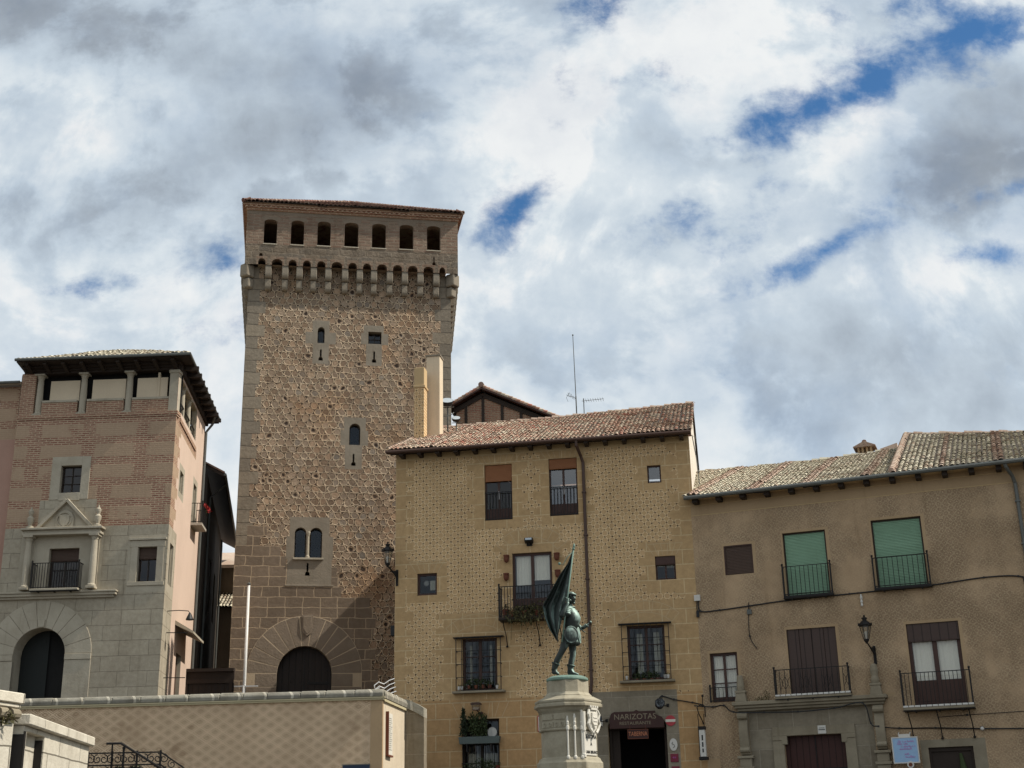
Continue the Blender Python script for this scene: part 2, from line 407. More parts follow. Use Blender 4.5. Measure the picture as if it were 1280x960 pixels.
M['rust_letters'] = plain('orange_letters', (.52, .19, .09), .5, .1, 2.0, .0005)
M['magenta_letters'] = plain('magenta_letters', (.50, .12, .42), .5, .1, 2.0, .0005)
M['black_letters'] = plain('black_letters', (.02, .02, .02), .6, .05, 2.0, .0005)
M['terracotta'] = plain('terracotta', (.16, .055, .032), .8, .25, 2.0, .003)
M['pot_white'] = plain('white_glazed_pot', (.62, .6, .56), .35, .1, 2.0, .001)
M['curtain'] = plain('white_curtain', (.70, .67, .57), .9, .1, 2.0, .002)
M['planter'] = plain('grey_green_planter', (.10, .125, .12), .6, .2, 2.0, .001)
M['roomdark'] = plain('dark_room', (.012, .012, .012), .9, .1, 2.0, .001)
M['floodglass'] = plain('flood_lens', (.42, .47, .5), .15, .05, 2.0, .0002, 0.0, .8)
M['pedestal'] = plain('pedestal_stone', (.37, .335, .25), .88, .65, 1.3, .01)
M['pedestal_pale'] = plain('pedestal_panel', (.66, .63, .55), .8, .15, 1.3, .003)

def mk_slats(name, c1, c2, pitch, bump, axis='z', rough=.6):
    m, g, b = mat(name, rough); o = g.obj(); x, y, z = g.xyz(o)
    t = g.fr((z if axis == 'z' else x) / pitch)
    gap = g.step(t, .06, .16)
    n = g.noise(g.scale(o, 1, 1, 14), 1.6, 3, .6)
    c = g.mix(n, c1, c2)
    c = weather(g, o, c, .2, .8)
    c = g.mix(gap, g.mix(1.0, c, (.45, .45, .45), 'MULTIPLY'), c)
    fin(g, b, c, g.bump(gap * bump + g.m('PINGPONG', t, .5) * bump)); return m
M['green_blind'] = mk_slats('green_slat_blind', (.21, .36, .24), (.26, .43, .29), .058, .012)
M['bamboo'] = mk_slats('bamboo_blind', (.34, .145, .06), (.27, .105, .042), .05, .008)
M['brown_blind'] = mk_slats('brown_slat_blind', (.085, .05, .035), (.065, .04, .028), .06, .01)
M['plank_door'] = mk_slats('dark_plank_door', (.024, .016, .012), (.018, .012, .0095), .31, .012, 'x')
M['red_door'] = mk_slats('oxblood_plank_door', (.05, .016, .012), (.04, .013, .01), .24, .01, 'x')
M['boards'] = mk_slats('brown_board_shutter', (.072, .046, .038), (.06, .038, .031), .31, .006, 'x')

def mk_glass(name, tint, fac):
    m = bpy.data.materials.new(name); m.use_nodes = True; g = G(m.node_tree)
    g.n.remove(g.n['Principled BSDF'])
    tr = g.new('ShaderNodeBsdfTransparent'); tr.inputs[0].default_value = (*tint, 1)
    gl = g.new('ShaderNodeBsdfGlossy'); gl.inputs['Roughness'].default_value = .03
    gl.inputs[0].default_value = (.95, .97, 1, 1)
    fr = g.new('ShaderNodeFresnel'); ge = g.new('ShaderNodeNewGeometry'); bk = S(g, ge.outputs['Backfacing']); g.put(fr.inputs[0], 1.5 - bk * .8333)
    f = S(g, fr.outputs[0]) * 1.0 + fac
    mx = g.new('ShaderNodeMixShader'); g.put(mx.inputs[0], f)
    g.l.new(tr.outputs[0], mx.inputs[1]); g.l.new(gl.outputs[0], mx.inputs[2])
    g.l.new(mx.outputs[0], g.n['Material Output'].inputs[0]); return m
M['glass'] = mk_glass('window_glass', (.62, .64, .63), .0)
M['glass_sky'] = mk_glass('sky_reflecting_glass', (.55, .58, .6), .10)
M['glass_clear'] = mk_glass('clear_glass', (.93, .94, .93), .02)
M['glass_lamp'] = mk_glass('frosted_lamp_glass', (.88, .88, .84), .12)

def mk_bronze():
    m, g, b = mat('patinated_bronze', .55, .25, .5); o = g.obj(); x, y, z = g.xyz(o)
    n = g.noise(o, 3.2, 5, .65); n2 = g.noise(g.scale(o, 5, 5, .9), 1.6, 4, .65)
    ge = g.new('ShaderNodeNewGeometry'); nx, ny, nz = g.xyz(ge.outputs['Normal'])
    # patchy verdigris, plus painted light: paler on faces turned up or sunward
    f = g.step(n * .45 + n2 * .45 + nz * .30 + nx * .22, .46, .74)
    c = g.mix(f, (.020, .028, .024), (.27, .375, .33))
    fin(g, b, c, g.bump(n * .02)); return m
M['bronze'] = mk_bronze()
M['verdigris'] = plain('verdigris', (.17, .26, .215), .7, .4, 1.5, .004)

def mk_leaf(name, c1, c2):
    m, g, b = mat(name, .75); n = g.new('ShaderNodeNewGeometry')
    c = g.mix(S(g, n.outputs['Random Per Island']), c1, c2)
    fin(g, b, c); return m
M['leaf'] = mk_leaf('dark_leaf', (.02, .034, .012), (.055, .075, .024))
M['leaf_dry'] = mk_leaf('brownish_leaf', (.045, .045, .018), (.10, .085, .032))
M['leaf_conifer'] = mk_leaf('conifer_leaf', (.014, .024, .012), (.03, .045, .02))
M['petal'] = mk_leaf('red_petal', (.42, .03, .02), (.30, .02, .03))

def mk_ground(name, c1, c2, bw, rh):
    m, g, b = mat(name, .92); o = g.obj(); x, y, z = g.xyz(o)
    c, f = g.brick(x, y, bw, rh, .02, c1, c2, (.10, .095, .085), .5, .2)
    c = weather(g, o, c, .35, .3, False)
    fin(g, b, c, g.bump(f * -.01 + g.noise(o, 12.0, 4, .6) * .01)); return m
M['paving'] = mk_ground('granite_paving', (.13, .12, .105), (.10, .094, .084), .9, .6)
M['cobble'] = mk_ground('plaza_cobbles', (.115, .105, .092), (.09, .083, .074), .2, .14)
# ------------------------------------------------------------------ mesh builder
class MB:
    def __init__(s): s.v = []; s.f = []; s.m = []
    def face(s, pts, m=0):
        b = len(s.v); s.v += [tuple(p) for p in pts]; s.f.append(tuple(range(b, b + len(pts)))); s.m.append(m)
    def raw(s, vs_, fs_, m=0):
        b = len(s.v); s.v += [tuple(p) for p in vs_]
        for f in fs_: s.f.append(tuple(i + b for i in f)); s.m.append(m)
    def hexa(s, p, m=0):            # 8 points: lower ring then upper ring
        s.raw(p, [(3, 2, 1, 0), (4, 5, 6, 7), (0, 1, 5, 4), (1, 2, 6, 5), (2, 3, 7, 6), (3, 0, 4, 7)], m)
    def box(s, x0, x1, y0, y1, z0, z1, m=0):
        s.hexa([(x0, y0, z0), (x1, y0, z0), (x1, y1, z0), (x0, y1, z0), (x0, y0, z1), (x1, y0, z1), (x1, y1, z1), (x0, y1, z1)], m)
    def bar(s, a, b, w, h=None, m=0):        # square bar between two points
        a, b = Vector(a), Vector(b); h = h or w; d = (b - a).normalized()
        up = Vector((0, 0, 1)) if abs(d.z) < .95 else Vector((0, 1, 0))
        r = d.cross(up).normalized() * (w / 2); t = r.cross(d).normalized() * (h / 2)
        s.hexa([a - r - t, a + r - t, a + r + t, a - r + t, b - r - t, b + r - t, b + r + t, b - r + t], m)
    def tube(s, pts, rad, n=6, m=0, cap=True):
        pts = [Vector(p) for p in pts]; k = len(pts)
        rr = rad if isinstance(rad, (list, tuple)) else [rad] * k
        rings = []; ref = None
        for i, p in enumerate(pts):
            d = (pts[min(i + 1, k - 1)] - pts[max(i - 1, 0)]).normalized()
            if ref is None: ref = Vector((0, 0, 1)) if abs(d.z) < .9 else Vector((0, 1, 0))
            a = d.cross(ref)
            if a.length < 1e-4: a = d.cross(Vector((1, 0, 0)))
            a.normalize(); b = a.cross(d).normalized(); ref = b
            rings.append([p + (a * math.cos(2 * PI * j / n) + b * math.sin(2 * PI * j / n)) * rr[i] for j in range(n)])
        vs_ = [q for r in rings for q in r]
        fs_ = [(i * n + j, i * n + (j + 1) % n, (i + 1) * n + (j + 1) % n, (i + 1) * n + j) for i in range(k - 1) for j in range(n)]
        if cap: fs_ += [tuple(reversed(range(n))), tuple(range((k - 1) * n, k * n))]
        s.raw(vs_, fs_, m)
    def lathe(s, prof, cx=0, cy=0, n=16, m=0, a0=0.0):
        vs_ = []; k = len(prof)
        for r, z in prof:
            for j in range(n):
                a = a0 + 2 * PI * j / n; vs_.append((cx + r * math.cos(a), cy + r * math.sin(a), z))
        fs_ = [(i * n + j, i * n + (j + 1) % n, (i + 1) * n + (j + 1) % n, (i + 1) * n + j) for i in range(k - 1) for j in range(n)]
        fs_ += [tuple(reversed(range(n))), tuple(range((k - 1) * n, k * n))]
        s.raw(vs_, fs_, m)
    def polylathe(s, prof, angs, cx=0, cy=0, m=0):   # polygon plan given by vertex angles
        vs_ = []; n = len(angs); k = len(prof)
        for r, z in prof:
            for a in angs: vs_.append((cx + r * math.cos(a), cy + r * math.sin(a), z))
        fs_ = [(i * n + j, i * n + (j + 1) % n, (i + 1) * n + (j + 1) % n, (i + 1) * n + j) for i in range(k - 1) for j in range(n)]
        fs_ += [tuple(reversed(range(n))), tuple(range((k - 1) * n, k * n))]
        s.raw(vs_, fs_, m)
    def prism(s, poly, y0, y1, m=0):         # polygon in x-z pushed along y
        n = len(poly)
        vs_ = [(x, y0, z) for x, z in poly] + [(x, y1, z) for x, z in poly]
        s.raw(vs_, [tuple(range(n)), tuple(reversed(range(n, 2 * n)))] + [(i, i + n, (i + 1) % n + n, (i + 1) % n) for i in range(n)], m)
    def prism_x(s, poly, x0, x1, m=0):       # polygon in y-z pushed along x
        n = len(poly)
        vs_ = [(x0, y, z) for y, z in poly] + [(x1, y, z) for y, z in poly]
        s.raw(vs_, [tuple(range(n)), tuple(reversed(range(n, 2 * n)))] + [(i, i + n, (i + 1) % n + n, (i + 1) % n) for i in range(n)], m)
    def prism_z(s, poly, z0, z1, m=0):
        n = len(poly)
        vs_ = [(x, y, z0) for x, y in poly] + [(x, y, z1) for x, y in poly]
        s.raw(vs_, [tuple(range(n)), tuple(reversed(range(n, 2 * n)))] + [(i, i + n, (i + 1) % n + n, (i + 1) % n) for i in range(n)], m)
    def ball(s, c, rx, ry=None, rz=None, n=10, k=7, m=0):
        ry = ry or rx; rz = rz or rx
        vs_ = [(c[0], c[1], c[2] - rz)]; fs_ = []
        for i in range(1, k):
            t = PI * i / k - PI / 2
            for j in range(n):
                a = 2 * PI * j / n; vs_.append((c[0] + rx * math.cos(t) * math.cos(a), c[1] + ry * math.cos(t) * math.sin(a), c[2] + rz * math.sin(t)))
        vs_.append((c[0], c[1], c[2] + rz)); e = len(vs_) - 1
        for j in range(n): fs_.append((0, 1 + (j + 1) % n, 1 + j)); fs_.append((e, e - n + j, e - n + (j + 1) % n))
        for i in range(k - 2):
            for j in range(n): fs_.append((1 + i * n + j, 1 + i * n + (j + 1) % n, 1 + (i + 1) * n + (j + 1) % n, 1 + (i + 1) * n + j))
        s.raw(vs_, fs_, m)
    def leaves(s, c, rx, ry, rz, n, size, m=0, droop=0.0):
        for _ in range(n):
            while True:
                p = Vector((random.uniform(-1, 1), random.uniform(-1, 1), random.uniform(-1, 1)))
                if p.length < 1: break
            q = Vector((c[0] + p.x * rx, c[1] + p.y * ry, c[2] + p.z * rz))
            a = Vector((random.gauss(0, 1), random.gauss(0, 1), random.gauss(-droop, .8))).normalized()
            b = a.cross(Vector((random.gauss(0, 1), random.gauss(0, 1), random.gauss(0, 1)))).normalized()
            L = size * random.uniform(.6, 1.3)
            s.face([q, q + a * L * .5 + b * L * .22, q + a * L, q + a * L * .5 - b * L * .22], m)
    def build(s, name, mats, parent=None, smooth=False, bevel=0.0, fix=True, seg=1):
        me = bpy.data.meshes.new(name)
        me.from_pydata(s.v, [], s.f)
        if not isinstance(mats, (list, tuple)): mats = [mats]
        for q in mats: me.materials.append(M[q] if isinstance(q, str) else q)
        me.polygons.foreach_set('material_index', s.m)
        if fix:
            bm = bmesh.new(); bm.from_mesh(me); bmesh.ops.recalc_face_normals(bm, faces=bm.faces[:]); bm.to_mesh(me); bm.free()
        if smooth:
            me.polygons.foreach_set('use_smooth', [True] * len(me.polygons))
        me.update()
        o = bpy.data.objects.new(name, me); COL.objects.link(o)
        if parent is not None: o.parent = parent
        if bevel:
            bv = o.modifiers.new('edge', 'BEVEL'); bv.width = bevel; bv.segments = seg; bv.limit_method = 'ANGLE'; bv.angle_limit = math.radians(40)
        return o

def empty(name, loc=(0, 0, 0), rz=0.0):
    o = bpy.data.objects.new(name, None); COL.objects.link(o)
    o.location = loc; o.rotation_euler = (0, 0, rz); o.empty_display_size = .3; return o
def tag(o, label=None, cat=None, group=None, kind=None):
    if label: o['label'] = label
    if cat: o['category'] = cat
    if group: o['group'] = group
    if kind: o['kind'] = kind
    return o
def copy_tree(o, parent=None):
    c = o.copy(); COL.objects.link(c)
    if parent is not None: c.parent = parent
    for ch in [k for k in bpy.data.objects if k.parent == o]: copy_tree(ch, c)
    return c

class Site:
    """a facade frame: x to the right along the front, y back into the building, z up from the base"""
    def __init__(s, x, y, z, deg): s.o = Vector((x, y, z)); s.a = math.radians(deg)
    def P(s, u, w, v): return s.o + Vector((math.cos(s.a) * u - math.sin(s.a) * w, math.sin(s.a) * u + math.cos(s.a) * w, v))
    def empty(s, name, u=0, w=0, v=0, rz=0.0): return empty(name, s.P(u, w, v), s.a + rz)

def text(name, body, size, matname, parent, loc, rot=(PI / 2, 0, 0), sx=1.0, depth=.006):
    cu = bpy.data.curves.new(name, 'FONT'); cu.body = body; cu.size = size; cu.align_x = 'CENTER'; cu.align_y = 'CENTER'; cu.extrude = depth; cu.resolution_u = 3
    t = bpy.data.objects.new(name, cu); COL.objects.link(t)
    bpy.context.view_layer.update()
    me = bpy.data.meshes.new_from_object(t.evaluated_get(bpy.context.evaluated_depsgraph_get()))
    bpy.data.objects.remove(t); bpy.data.curves.remove(cu)
    me.name = name; me.materials.clear(); me.materials.append(M[matname])
    o = bpy.data.objects.new(name, me); COL.objects.link(o); o.parent = parent
    o.location = loc; o.rotation_euler = rot; o.scale = (sx, 1, 1); return o

# ------------------------------------------------------------------ walls with openings
def arch_pts(x0, x1, zs, z1, n=14):
    a, b, c = (x1 - x0) / 2, z1 - zs, (x0 + x1) / 2
    return [(c - a * math.cos(PI * i / n), zs + b * math.sin(PI * i / n)) for i in range(n + 1)]
def wall_front(mb, x0, x1, z0, z1, holes, zones=(), dm=0, rm=0, y=0.0, depth=.28):
    """holes: (x0,z0,x1,z1,rise) ; rise 0 is a flat head. zones: (x0,z0,x1,z1,material), later ones win"""
    xs = sorted(set([x0, x1] + [round(t, 3) for h in holes for t in (h[0], h[2])] + [round(t, 3) for q in zones for t in (q[0], q[2])]))
    zs = sorted(set([z0, z1] + [round(t, 3) for h in holes for t in (h[1], h[3])] + [round(t, 3) for q in zones for t in (q[1], q[3])]))
    xs = [t for t in xs if x0 <= t <= x1]; zs = [t for t in zs if z0 <= t <= z1]
    def zone(cx, cz):
        m = dm
        for q in zones:
            if q[0] < cx < q[2] and q[1] < cz < q[3]: m = q[4]
        return m
    for a, b in zip(xs, xs[1:]):
        for c, d in zip(zs, zs[1:]):
            cx, cz = (a + b) / 2, (c + d) / 2
            if any(h[0] < cx < h[2] and h[1] < cz < h[3] for h in holes): continue
            mb.face([(a, y, c), (b, y, c), (b, y, d), (a, y, d)], zone(cx, cz))
    for h in holes:
        a, c, b, d, rise = h[:5]; dp = h[5] if len(h) > 5 else depth
        zsp = d - rise
        top = arch_pts(a, b, zsp, d) if rise > 0 else [(a, d), (b, d)]
        if rise > 0:
            k = len(top) // 2; m = zone((a + b) / 2, d + .02)
            for i in range(k): mb.face([(top[i][0], y, top[i][1]), (top[i + 1][0], y, top[i + 1][1]), (top[i + 1][0], y, d), (top[i][0], y, d)], m) if top[i + 1][1] < d - 1e-4 else mb.face([(top[i][0], y, top[i][1]), (top[i + 1][0], y, top[i + 1][1]), (top[i][0], y, d)], m)
            for i in range(k, len(top) - 1):
                if top[i][1] < d - 1e-4: mb.face([(top[i][0], y, top[i][1]), (top[i + 1][0], y, top[i + 1][1]), (top[i + 1][0], y, d), (top[i][0], y, d)], m)
                else: mb.face([(top[i][0], y, top[i][1]), (top[i + 1][0], y, top[i + 1][1]), (top[i + 1][0], y, d)], m)
        loop = [(a, c)] + top + [(b, c)]
        for (p, q), (r_, t) in zip(loop, loop[1:] + loop[:1]):
            mb.face([(p, y, q), (r_, y, t), (r_, y + dp, t), (p, y + dp, q)], rm)

# ------------------------------------------------------------------ tile roofs
def tile_roof(name, parent, matname, ex0, ex1, ey, ez, run, rise, pitch=.2, row=.36, left=None, right=None, ridge_left=None, r=.088, extra=None, sag=.0, tilt=.0, band=None, band_mat=None):
    """barrel tiles laid from an eave at y=ey, z=ez up a slope of the given run and rise"""
    mb = MB(); L = math.hypot(run, rise); nr = int(L / row) + 1
    xs0 = min(ex0, left(L)) if left else ex0
    nc = int((ex1 - xs0) / pitch) + 1
    sy, sz = run / L, rise / L
    rr = random.Random(len(name) * 31 + int(ex1 * 10))
    bed = MB()
    def base(x, s): 
        f_ = min(max((x - ex0) / (ex1 - ex0), 0), 1)
        d = -sag * math.sin(PI * f_) + tilt * (f_ - .5) * s / L + .035 * mnoise.noise(Vector((x * .55, s * .5, len(name) + ex1))) + .02 * math.sin(x * 1.3 + s * .4)
        return Vector((x, ey + sy * s, ez + sz * s + d))
    up = Vector((0, -sz, sy))
    for c in range(nc):
        x = xs0 + c * pitch + pitch / 2; jx = rr.uniform(-.012, .012)
        isb = band and any(abs(x - q) < .16 for q in band)
        for k in range(nr):
            s0, s1 = k * row - .04, (k + 1) * row + .07
            if s1 > L + .12: s1 = L + .06
            if s1 - s0 < .08: continue
            xm = x + jx + rr.uniform(-.012, .012)
            lo = left(s0) if left else ex0; hi = right(s0) if right else ex1
            if xm < lo or xm > hi: continue
            lift = rr.uniform(0, .020) + (.04 if isb else 0)
            if rr.random() < .02: xm += rr.uniform(-.03, .03); lift += .02
            r0, r1 = r * rr.uniform(1.0, 1.12), r * .78
            if isb: r0 *= 1.1; r1 *= 1.1
            vs_ = []
            for s_, rad, hh in ((s0 + rr.uniform(-.02, .02), r0, .036 + lift), (s1, r1, .008 + lift)):
                p = base(xm, s_)
                for j in range(6):
                    a = PI * j / 5
                    vs_.append(p + Vector((1, 0, 0)) * (-math.cos(a) * rad) + up * (math.sin(a) * rad * .82 + hh - .02))
            fs_ = [(j, j + 1, j + 7, j + 6) for j in range(5)]
            vs2 = [q - up * .02 for q in vs_[:6]]
            n0 = len(vs_)
            fs_ += [(j + 1, j, n0 + j, n0 + j + 1) for j in range(5)]
            mb.raw(vs_ + vs2, fs_, 1 if isb else 0)
    pts = [(left(0) if left else ex0, 0), (right(0) if right else ex1, 0), (right(L) if right else ex1, L), (left(L) if left else ex0, L)]
    o = mb.build(name, [matname, band_mat or matname], parent, fix=False)
    nx = 24
    for i in range(nx):
        for j in range(6):
            q = []
            for fi, fj in ((i, j), (i + 1, j), (i + 1, j + 1), (i, j + 1)):
                s_ = L * fj / 6; lo = left(s_) if left else ex0; hi = right(s_) if right else ex1
                q.append(base(lo + (hi - lo) * fi / nx, s_) - up * .022)
            bed.face(q, 0)
    b = bed.build('tile_bed', 'tile_deck', o)
    sd = b.modifiers.new('thick', 'SOLIDIFY'); sd.thickness = .06; sd.offset = -1
    return o
# ------------------------------------------------------------------ window and balcony builders (all in a facade frame)
def window(parent, name, x0, z0, x1, z1, y=.16, wood='wood_dark', cols=2, rows=1, fw=.07, mw=.09, panel=0.0, glass='glass', blind=None, curtain=None, label=None, sill=None):
    """frame mesh with panes, and where the photo shows them a blind, curtains, a wooden kick panel, a sill"""
    mb = MB(); d = .07
    mb.box(x0, x0 + fw, y, y + d, z0, z1); mb.box(x1 - fw, x1, y, y + d, z0, z1)
    mb.box(x0 + fw, x1 - fw, y, y + d, z1 - fw, z1); mb.box(x0 + fw, x1 - fw, y, y + d, z0, z0 + fw)
    ix0, ix1, iz0, iz1 = x0 + fw, x1 - fw, z0 + fw, z1 - fw
    pz = iz0 + panel * (iz1 - iz0)
    cw = (ix1 - ix0) / cols
    for c in range(1, cols): mb.box(ix0 + c * cw - mw / 2, ix0 + c * cw + mw / 2, y + .004, y + d - .004, iz0, iz1)
    for r in range(1, rows):
        zz = pz + (iz1 - pz) * r / rows; mb.box(ix0, ix1, y + .012, y + d - .012, zz - .02, zz + .02)
    if panel:
        mb.box(ix0, ix1, y + .018, y + d - .018, iz0, pz)
        for c in range(cols):
            a = ix0 + c * cw + .09; b = ix0 + (c + 1) * cw - .09
            mb.box(a, b, y + .004, y + .02, iz0 + .08, pz - .08)
    w = mb.build(name, wood, parent, bevel=.006)
    if label: w['label'] = label
    for c in range(cols):
        a_, b_, yy = ix0 + c * cw, ix0 + (c + 1) * cw, y + d * .5; g_ = MB(); g_.face([(a_, yy, pz), (b_, yy, pz), (b_, yy, iz1), (a_, yy, iz1)]); g_.build('pane', glass, w, fix=False)
    if curtain:
        for (a, b, c0, c1) in curtain:
            k = MB(); n = 14; xa = ix0 + a * (ix1 - ix0); xb = ix0 + b * (ix1 - ix0); za = pz + c0 * (iz1 - pz); zb = pz + c1 * (iz1 - pz)
            P_ = [(xa + (xb - xa) * i / n, y + d + .05 + .012 * math.sin(i * 2.1)) for i in range(n + 1)]
            for (p, q), (r_, t) in zip(P_, P_[1:]): k.face([(p, q, za), (r_, t, za), (r_, t, zb), (p, q, zb)])
            k.build('curtain', 'curtain', w, fix=False)
    if blind:
        bm_, frac = blind; bz = z1 - frac * (z1 - z0)
        k = MB(); k.box(x0 + .015, x1 - .015, y - .075, y - .035, bz, z1 - .01); k.box(x0 + .01, x1 - .01, y - .085, y - .02, bz - .04, bz); k.build('blind', bm_, w, bevel=.008)
    if sill:
        k = MB(); k.box(x0 - .08, x1 + .08, -sill[0], y, z0 - .07, z0 - .004); k.build('sill', sill[1], w, bevel=.01)
    return w

def railing_mb(mb, x0, x1, yf, yb, z0, z1, n, t=.022, pickets_side=3, scroll=False):
    for zz in (z0 + .05, z1):
        mb.bar((x0, yf, zz), (x1, yf, zz), .035, .03); mb.bar((x0, yf, zz), (x0, yb, zz), .035, .03); mb.bar((x1, yf, zz), (x1, yb, zz), .035, .03)
    for i in range(n + 1):
        x = x0 + (x1 - x0) * i / n; mb.box(x - t / 2, x + t / 2, yf - t / 2, yf + t / 2, z0, z1)
    for i in range(1, pickets_side + 1):
        yy = yf + (yb - yf) * i / (pickets_side + 1)
        for x in (x0, x1): mb.box(x - t / 2, x + t / 2, yy - t / 2, yy + t / 2, z0, z1)
    for x in (x0, x1):
        mb.box(x - .028, x + .028, yf - .028, yf + .028, z0, z1 + .05); mb.ball((x, yf, z1 + .09), .045, n=8, k=5)
    if scroll:
        zc = (z0 + z1) / 2
        for i in range(n):
            if i % 4 in (1, 2):
                x = x0 + (x1 - x0) * (i + .5) / n; w = (x1 - x0) / n * .42
                mb.tube([(x - w, yf, zc - .22), (x, yf, zc - .05), (x + w * .2, yf, zc), (x, yf, zc + .05), (x - w, yf, zc + .22)], .009, 5)
                mb.tube([(x + w, yf, zc - .22), (x, yf, zc - .05), (x - w * .2, yf, zc), (x, yf, zc + .05), (x + w, yf, zc + .22)], .009, 5)

def balcony(parent, name, x0, x1, z, depth, h, n, slab='slab', tile_edge=None, brackets=(), scroll=False, iron='iron'):
    """floor slab with an iron railing and bracket irons as parts of one balcony"""
    mb = MB(); mb.box(x0, x1, -depth, -.004, z - .09, z)
    o = mb.build(name, slab, parent, bevel=.01)
    r = MB(); railing_mb(r, x0 + .03, x1 - .03, -depth + .035, -.01, z, z + h, n, scroll=scroll); r.build('railing', iron, o)
    u = MB(); u.box(x0 - .01, x1 + .01, -depth - .012, -.006, z - .115, z - .092)
    for q in range(3): 
        xx = x0 + (x1 - x0) * (q + .5) / 3; u.box(xx - .02, xx + .02, -depth, -.01, z - .16, z - .117)
    u.build('underframe', iron, o)
    for x in brackets:
        k = MB(); k.tube([(x, -depth + .08, z - .13), (x + .02, -depth * .72, z - .36), (x + .05, -depth * .35, z - .62), (x + .06, -.06, z - .98), (x + .06, -.03, z - 1.06)], .02, 6)
        k.ball((x + .06, -.05, z - 1.08), .05, n=8, k=5); k.build('bracket', iron, o)
    if tile_edge:
        k = MB(); nt = int((x1 - x0) / .19)
        for i in range(nt):
            a = x0 + (x1 - x0) * i / nt; k.box(a + .012, a + (x1 - x0) / nt - .012, -depth - .02, -depth + .1, z + .004, z + .07)
        k.build('edge_tiles', tile_edge, o, bevel=.006)
    return o

def grille(parent, x0, z0, x1, z1, out=.22, n=8, rows=4, shelf='portal_granite'):
    """projecting window cage"""
    mb = MB(); y = -out
    for i in range(n + 1):
        x = x0 + (x1 - x0) * i / n; t = .03 if i in (0, n) else .02; mb.box(x - t / 2, x + t / 2, y - t / 2, y + t / 2, z0, z1)
        if 0 < i < n: mb.ball((x, y, z0 + (z1 - z0) * .60), .03, n=6, k=4)
    for i in range(rows + 1):
        zz = z0 + (z1 - z0) * i / rows; mb.bar((x0, y, zz), (x1, y, zz), .028, .024)
        for x in (x0, x1): mb.bar((x, y, zz), (x, -.004, zz), .024, .024)
    mb.box(x0 - .12, x1 + .12, y - .05, -.004, z1 + .01, z1 + .045)
    g_ = mb.build('grille', 'iron', parent)
    s = MB(); s.box(x0 - .15, x1 + .15, y - .1, -.004, z0 - .1, z0 - .015); s.build('ledge', shelf, g_, bevel=.012)
    return g_

def joints(parent, lines, m='tawny', w=.018, y=-.003):
    mb = MB()
    for (a, b), (c, d) in lines:
        v = Vector((c - a, d - b)).normalized(); n = Vector((-v.y, v.x)) * w / 2
        mb.face([(a - n.x, y, b - n.y), (c - n.x, y, d - n.y), (c + n.x, y, d + n.y), (a + n.x, y, b + n.y)])
    return mb.build('incised_joints', m, parent, fix=False)
def flat_arch(x0, x1, z, h, n=7, spread=.28):
    L = [((x0 - spread, z + h), (x1 + spread, z + h))]
    for i in range(n + 1):
        t = i / n * 2 - 1; c = (x0 + x1) / 2; a = (x1 - x0) / 2
        L.append(((c + a * t, z), (c + (a + spread) * t, z + h)))
    return L
def seg_arch(x0, x1, z, rise, th, n=9):
    c = (x0 + x1) / 2; a = (x1 - x0) / 2; R = (a * a + rise * rise) / (2 * rise); cz = z + rise - R; t0 = math.asin(a / R); L = []
    f = lambda r_, t: (c + r_ * math.sin(t), cz + r_ * math.cos(t))
    for i in range(n + 1):
        t = -t0 + 2 * t0 * i / n; L.append((f(R, t), f(R + th, t)))
        if i < n:
            t2 = -t0 + 2 * t0 * (i + 1) / n; L.append((f(R, t), f(R, t2))); L.append((f(R + th, t), f(R + th, t2)))
    return L

# ------------------------------------------------------------------ ground, square, terrace (setting)
def structure(mb, name, mats, **k):
    o = mb.build(name, mats, None, **k); o['kind'] = 'structure'; return o
mb = MB(); mb.face([(-900, -600, 0), (900, -600, 0), (900, 1500, 0), (-900, 1500, 0)]); structure(mb, 'ground', 'paving', fix=False)
mb = MB(); mb.prism_z([(-30, 37), (40, 37), (40, 120), (-40, 120), (-40, 46.5), (-30, 46.5)], -.5, 2.6); structure(mb, 'upper_square', 'cobble')
mb = MB()
for i in range(13): mb.box(-5.5, 26, 32.8 + i * .35, 37.0, i * .2, (i + 1) * .2 - .004)
structure(mb, 'steps', 'paving')
mb = MB(); mb.prism_z([(-40, 46.8), (-5.6, 46.8), (-5.0, 52.0), (-5.2, 64), (-2.0, 66), (-3.0, 92), (-40, 92)], 2.0, 5.6); structure(mb, 'terrace', 'cobble')

# ------------------------------------------------------------------ the tawny sgraffito house
H = Site(-5.019, 54.0, 2.6, -9.4)
house = H.empty('sgraffito_house')
tag(house, 'tall tawny house with ringed plaster, red tiled roof and a balcony, in the middle', 'house')
WH, EH = 12.44, 14.95
opens = [(3.83, 11.69, 5.0, 14.08, 0), (6.56, 11.72, 7.75, 14.17, 0), (.94, 8.71, 1.78, 9.62, 0), (4.94, 7.55, 6.58, 10.25, 0), (2.82, 4.80, 4.25, 6.86, 0),
         (2.79, 1.60, 4.29, 3.69, 0), (9.50, 4.95, 10.98, 7.08, 0), (10.65, 12.86, 11.21, 13.61, 0), (10.77, 8.85, 11.58, 9.81, 0), (8.58, .0, 10.85, 3.70, .5, .7)]
zn = [(0, 0, WH, 4.45, 2)]
RH = .36
i = 0; z = 4.45
while z < 14.4:
    zn.append((0, z, .78 if i % 2 else .44, min(z + RH, 14.5), 1)); zn.append((WH - (.95 if i % 2 else .55), z, WH, min(z + RH, 14.5), 1)); i += 1; z += RH
def surround(x0, z0, x1, z1, side=.5, top=.62, bot=.4, step=.32):
    zz = z0 - bot; k = 0
    while zz < z1 + top - .05:
        s_ = side + (step if k % 2 else 0); zn.append((x0 - s_, zz, x1 + s_, min(zz + RH, z1 + top), 1)); zz += RH; k += 1
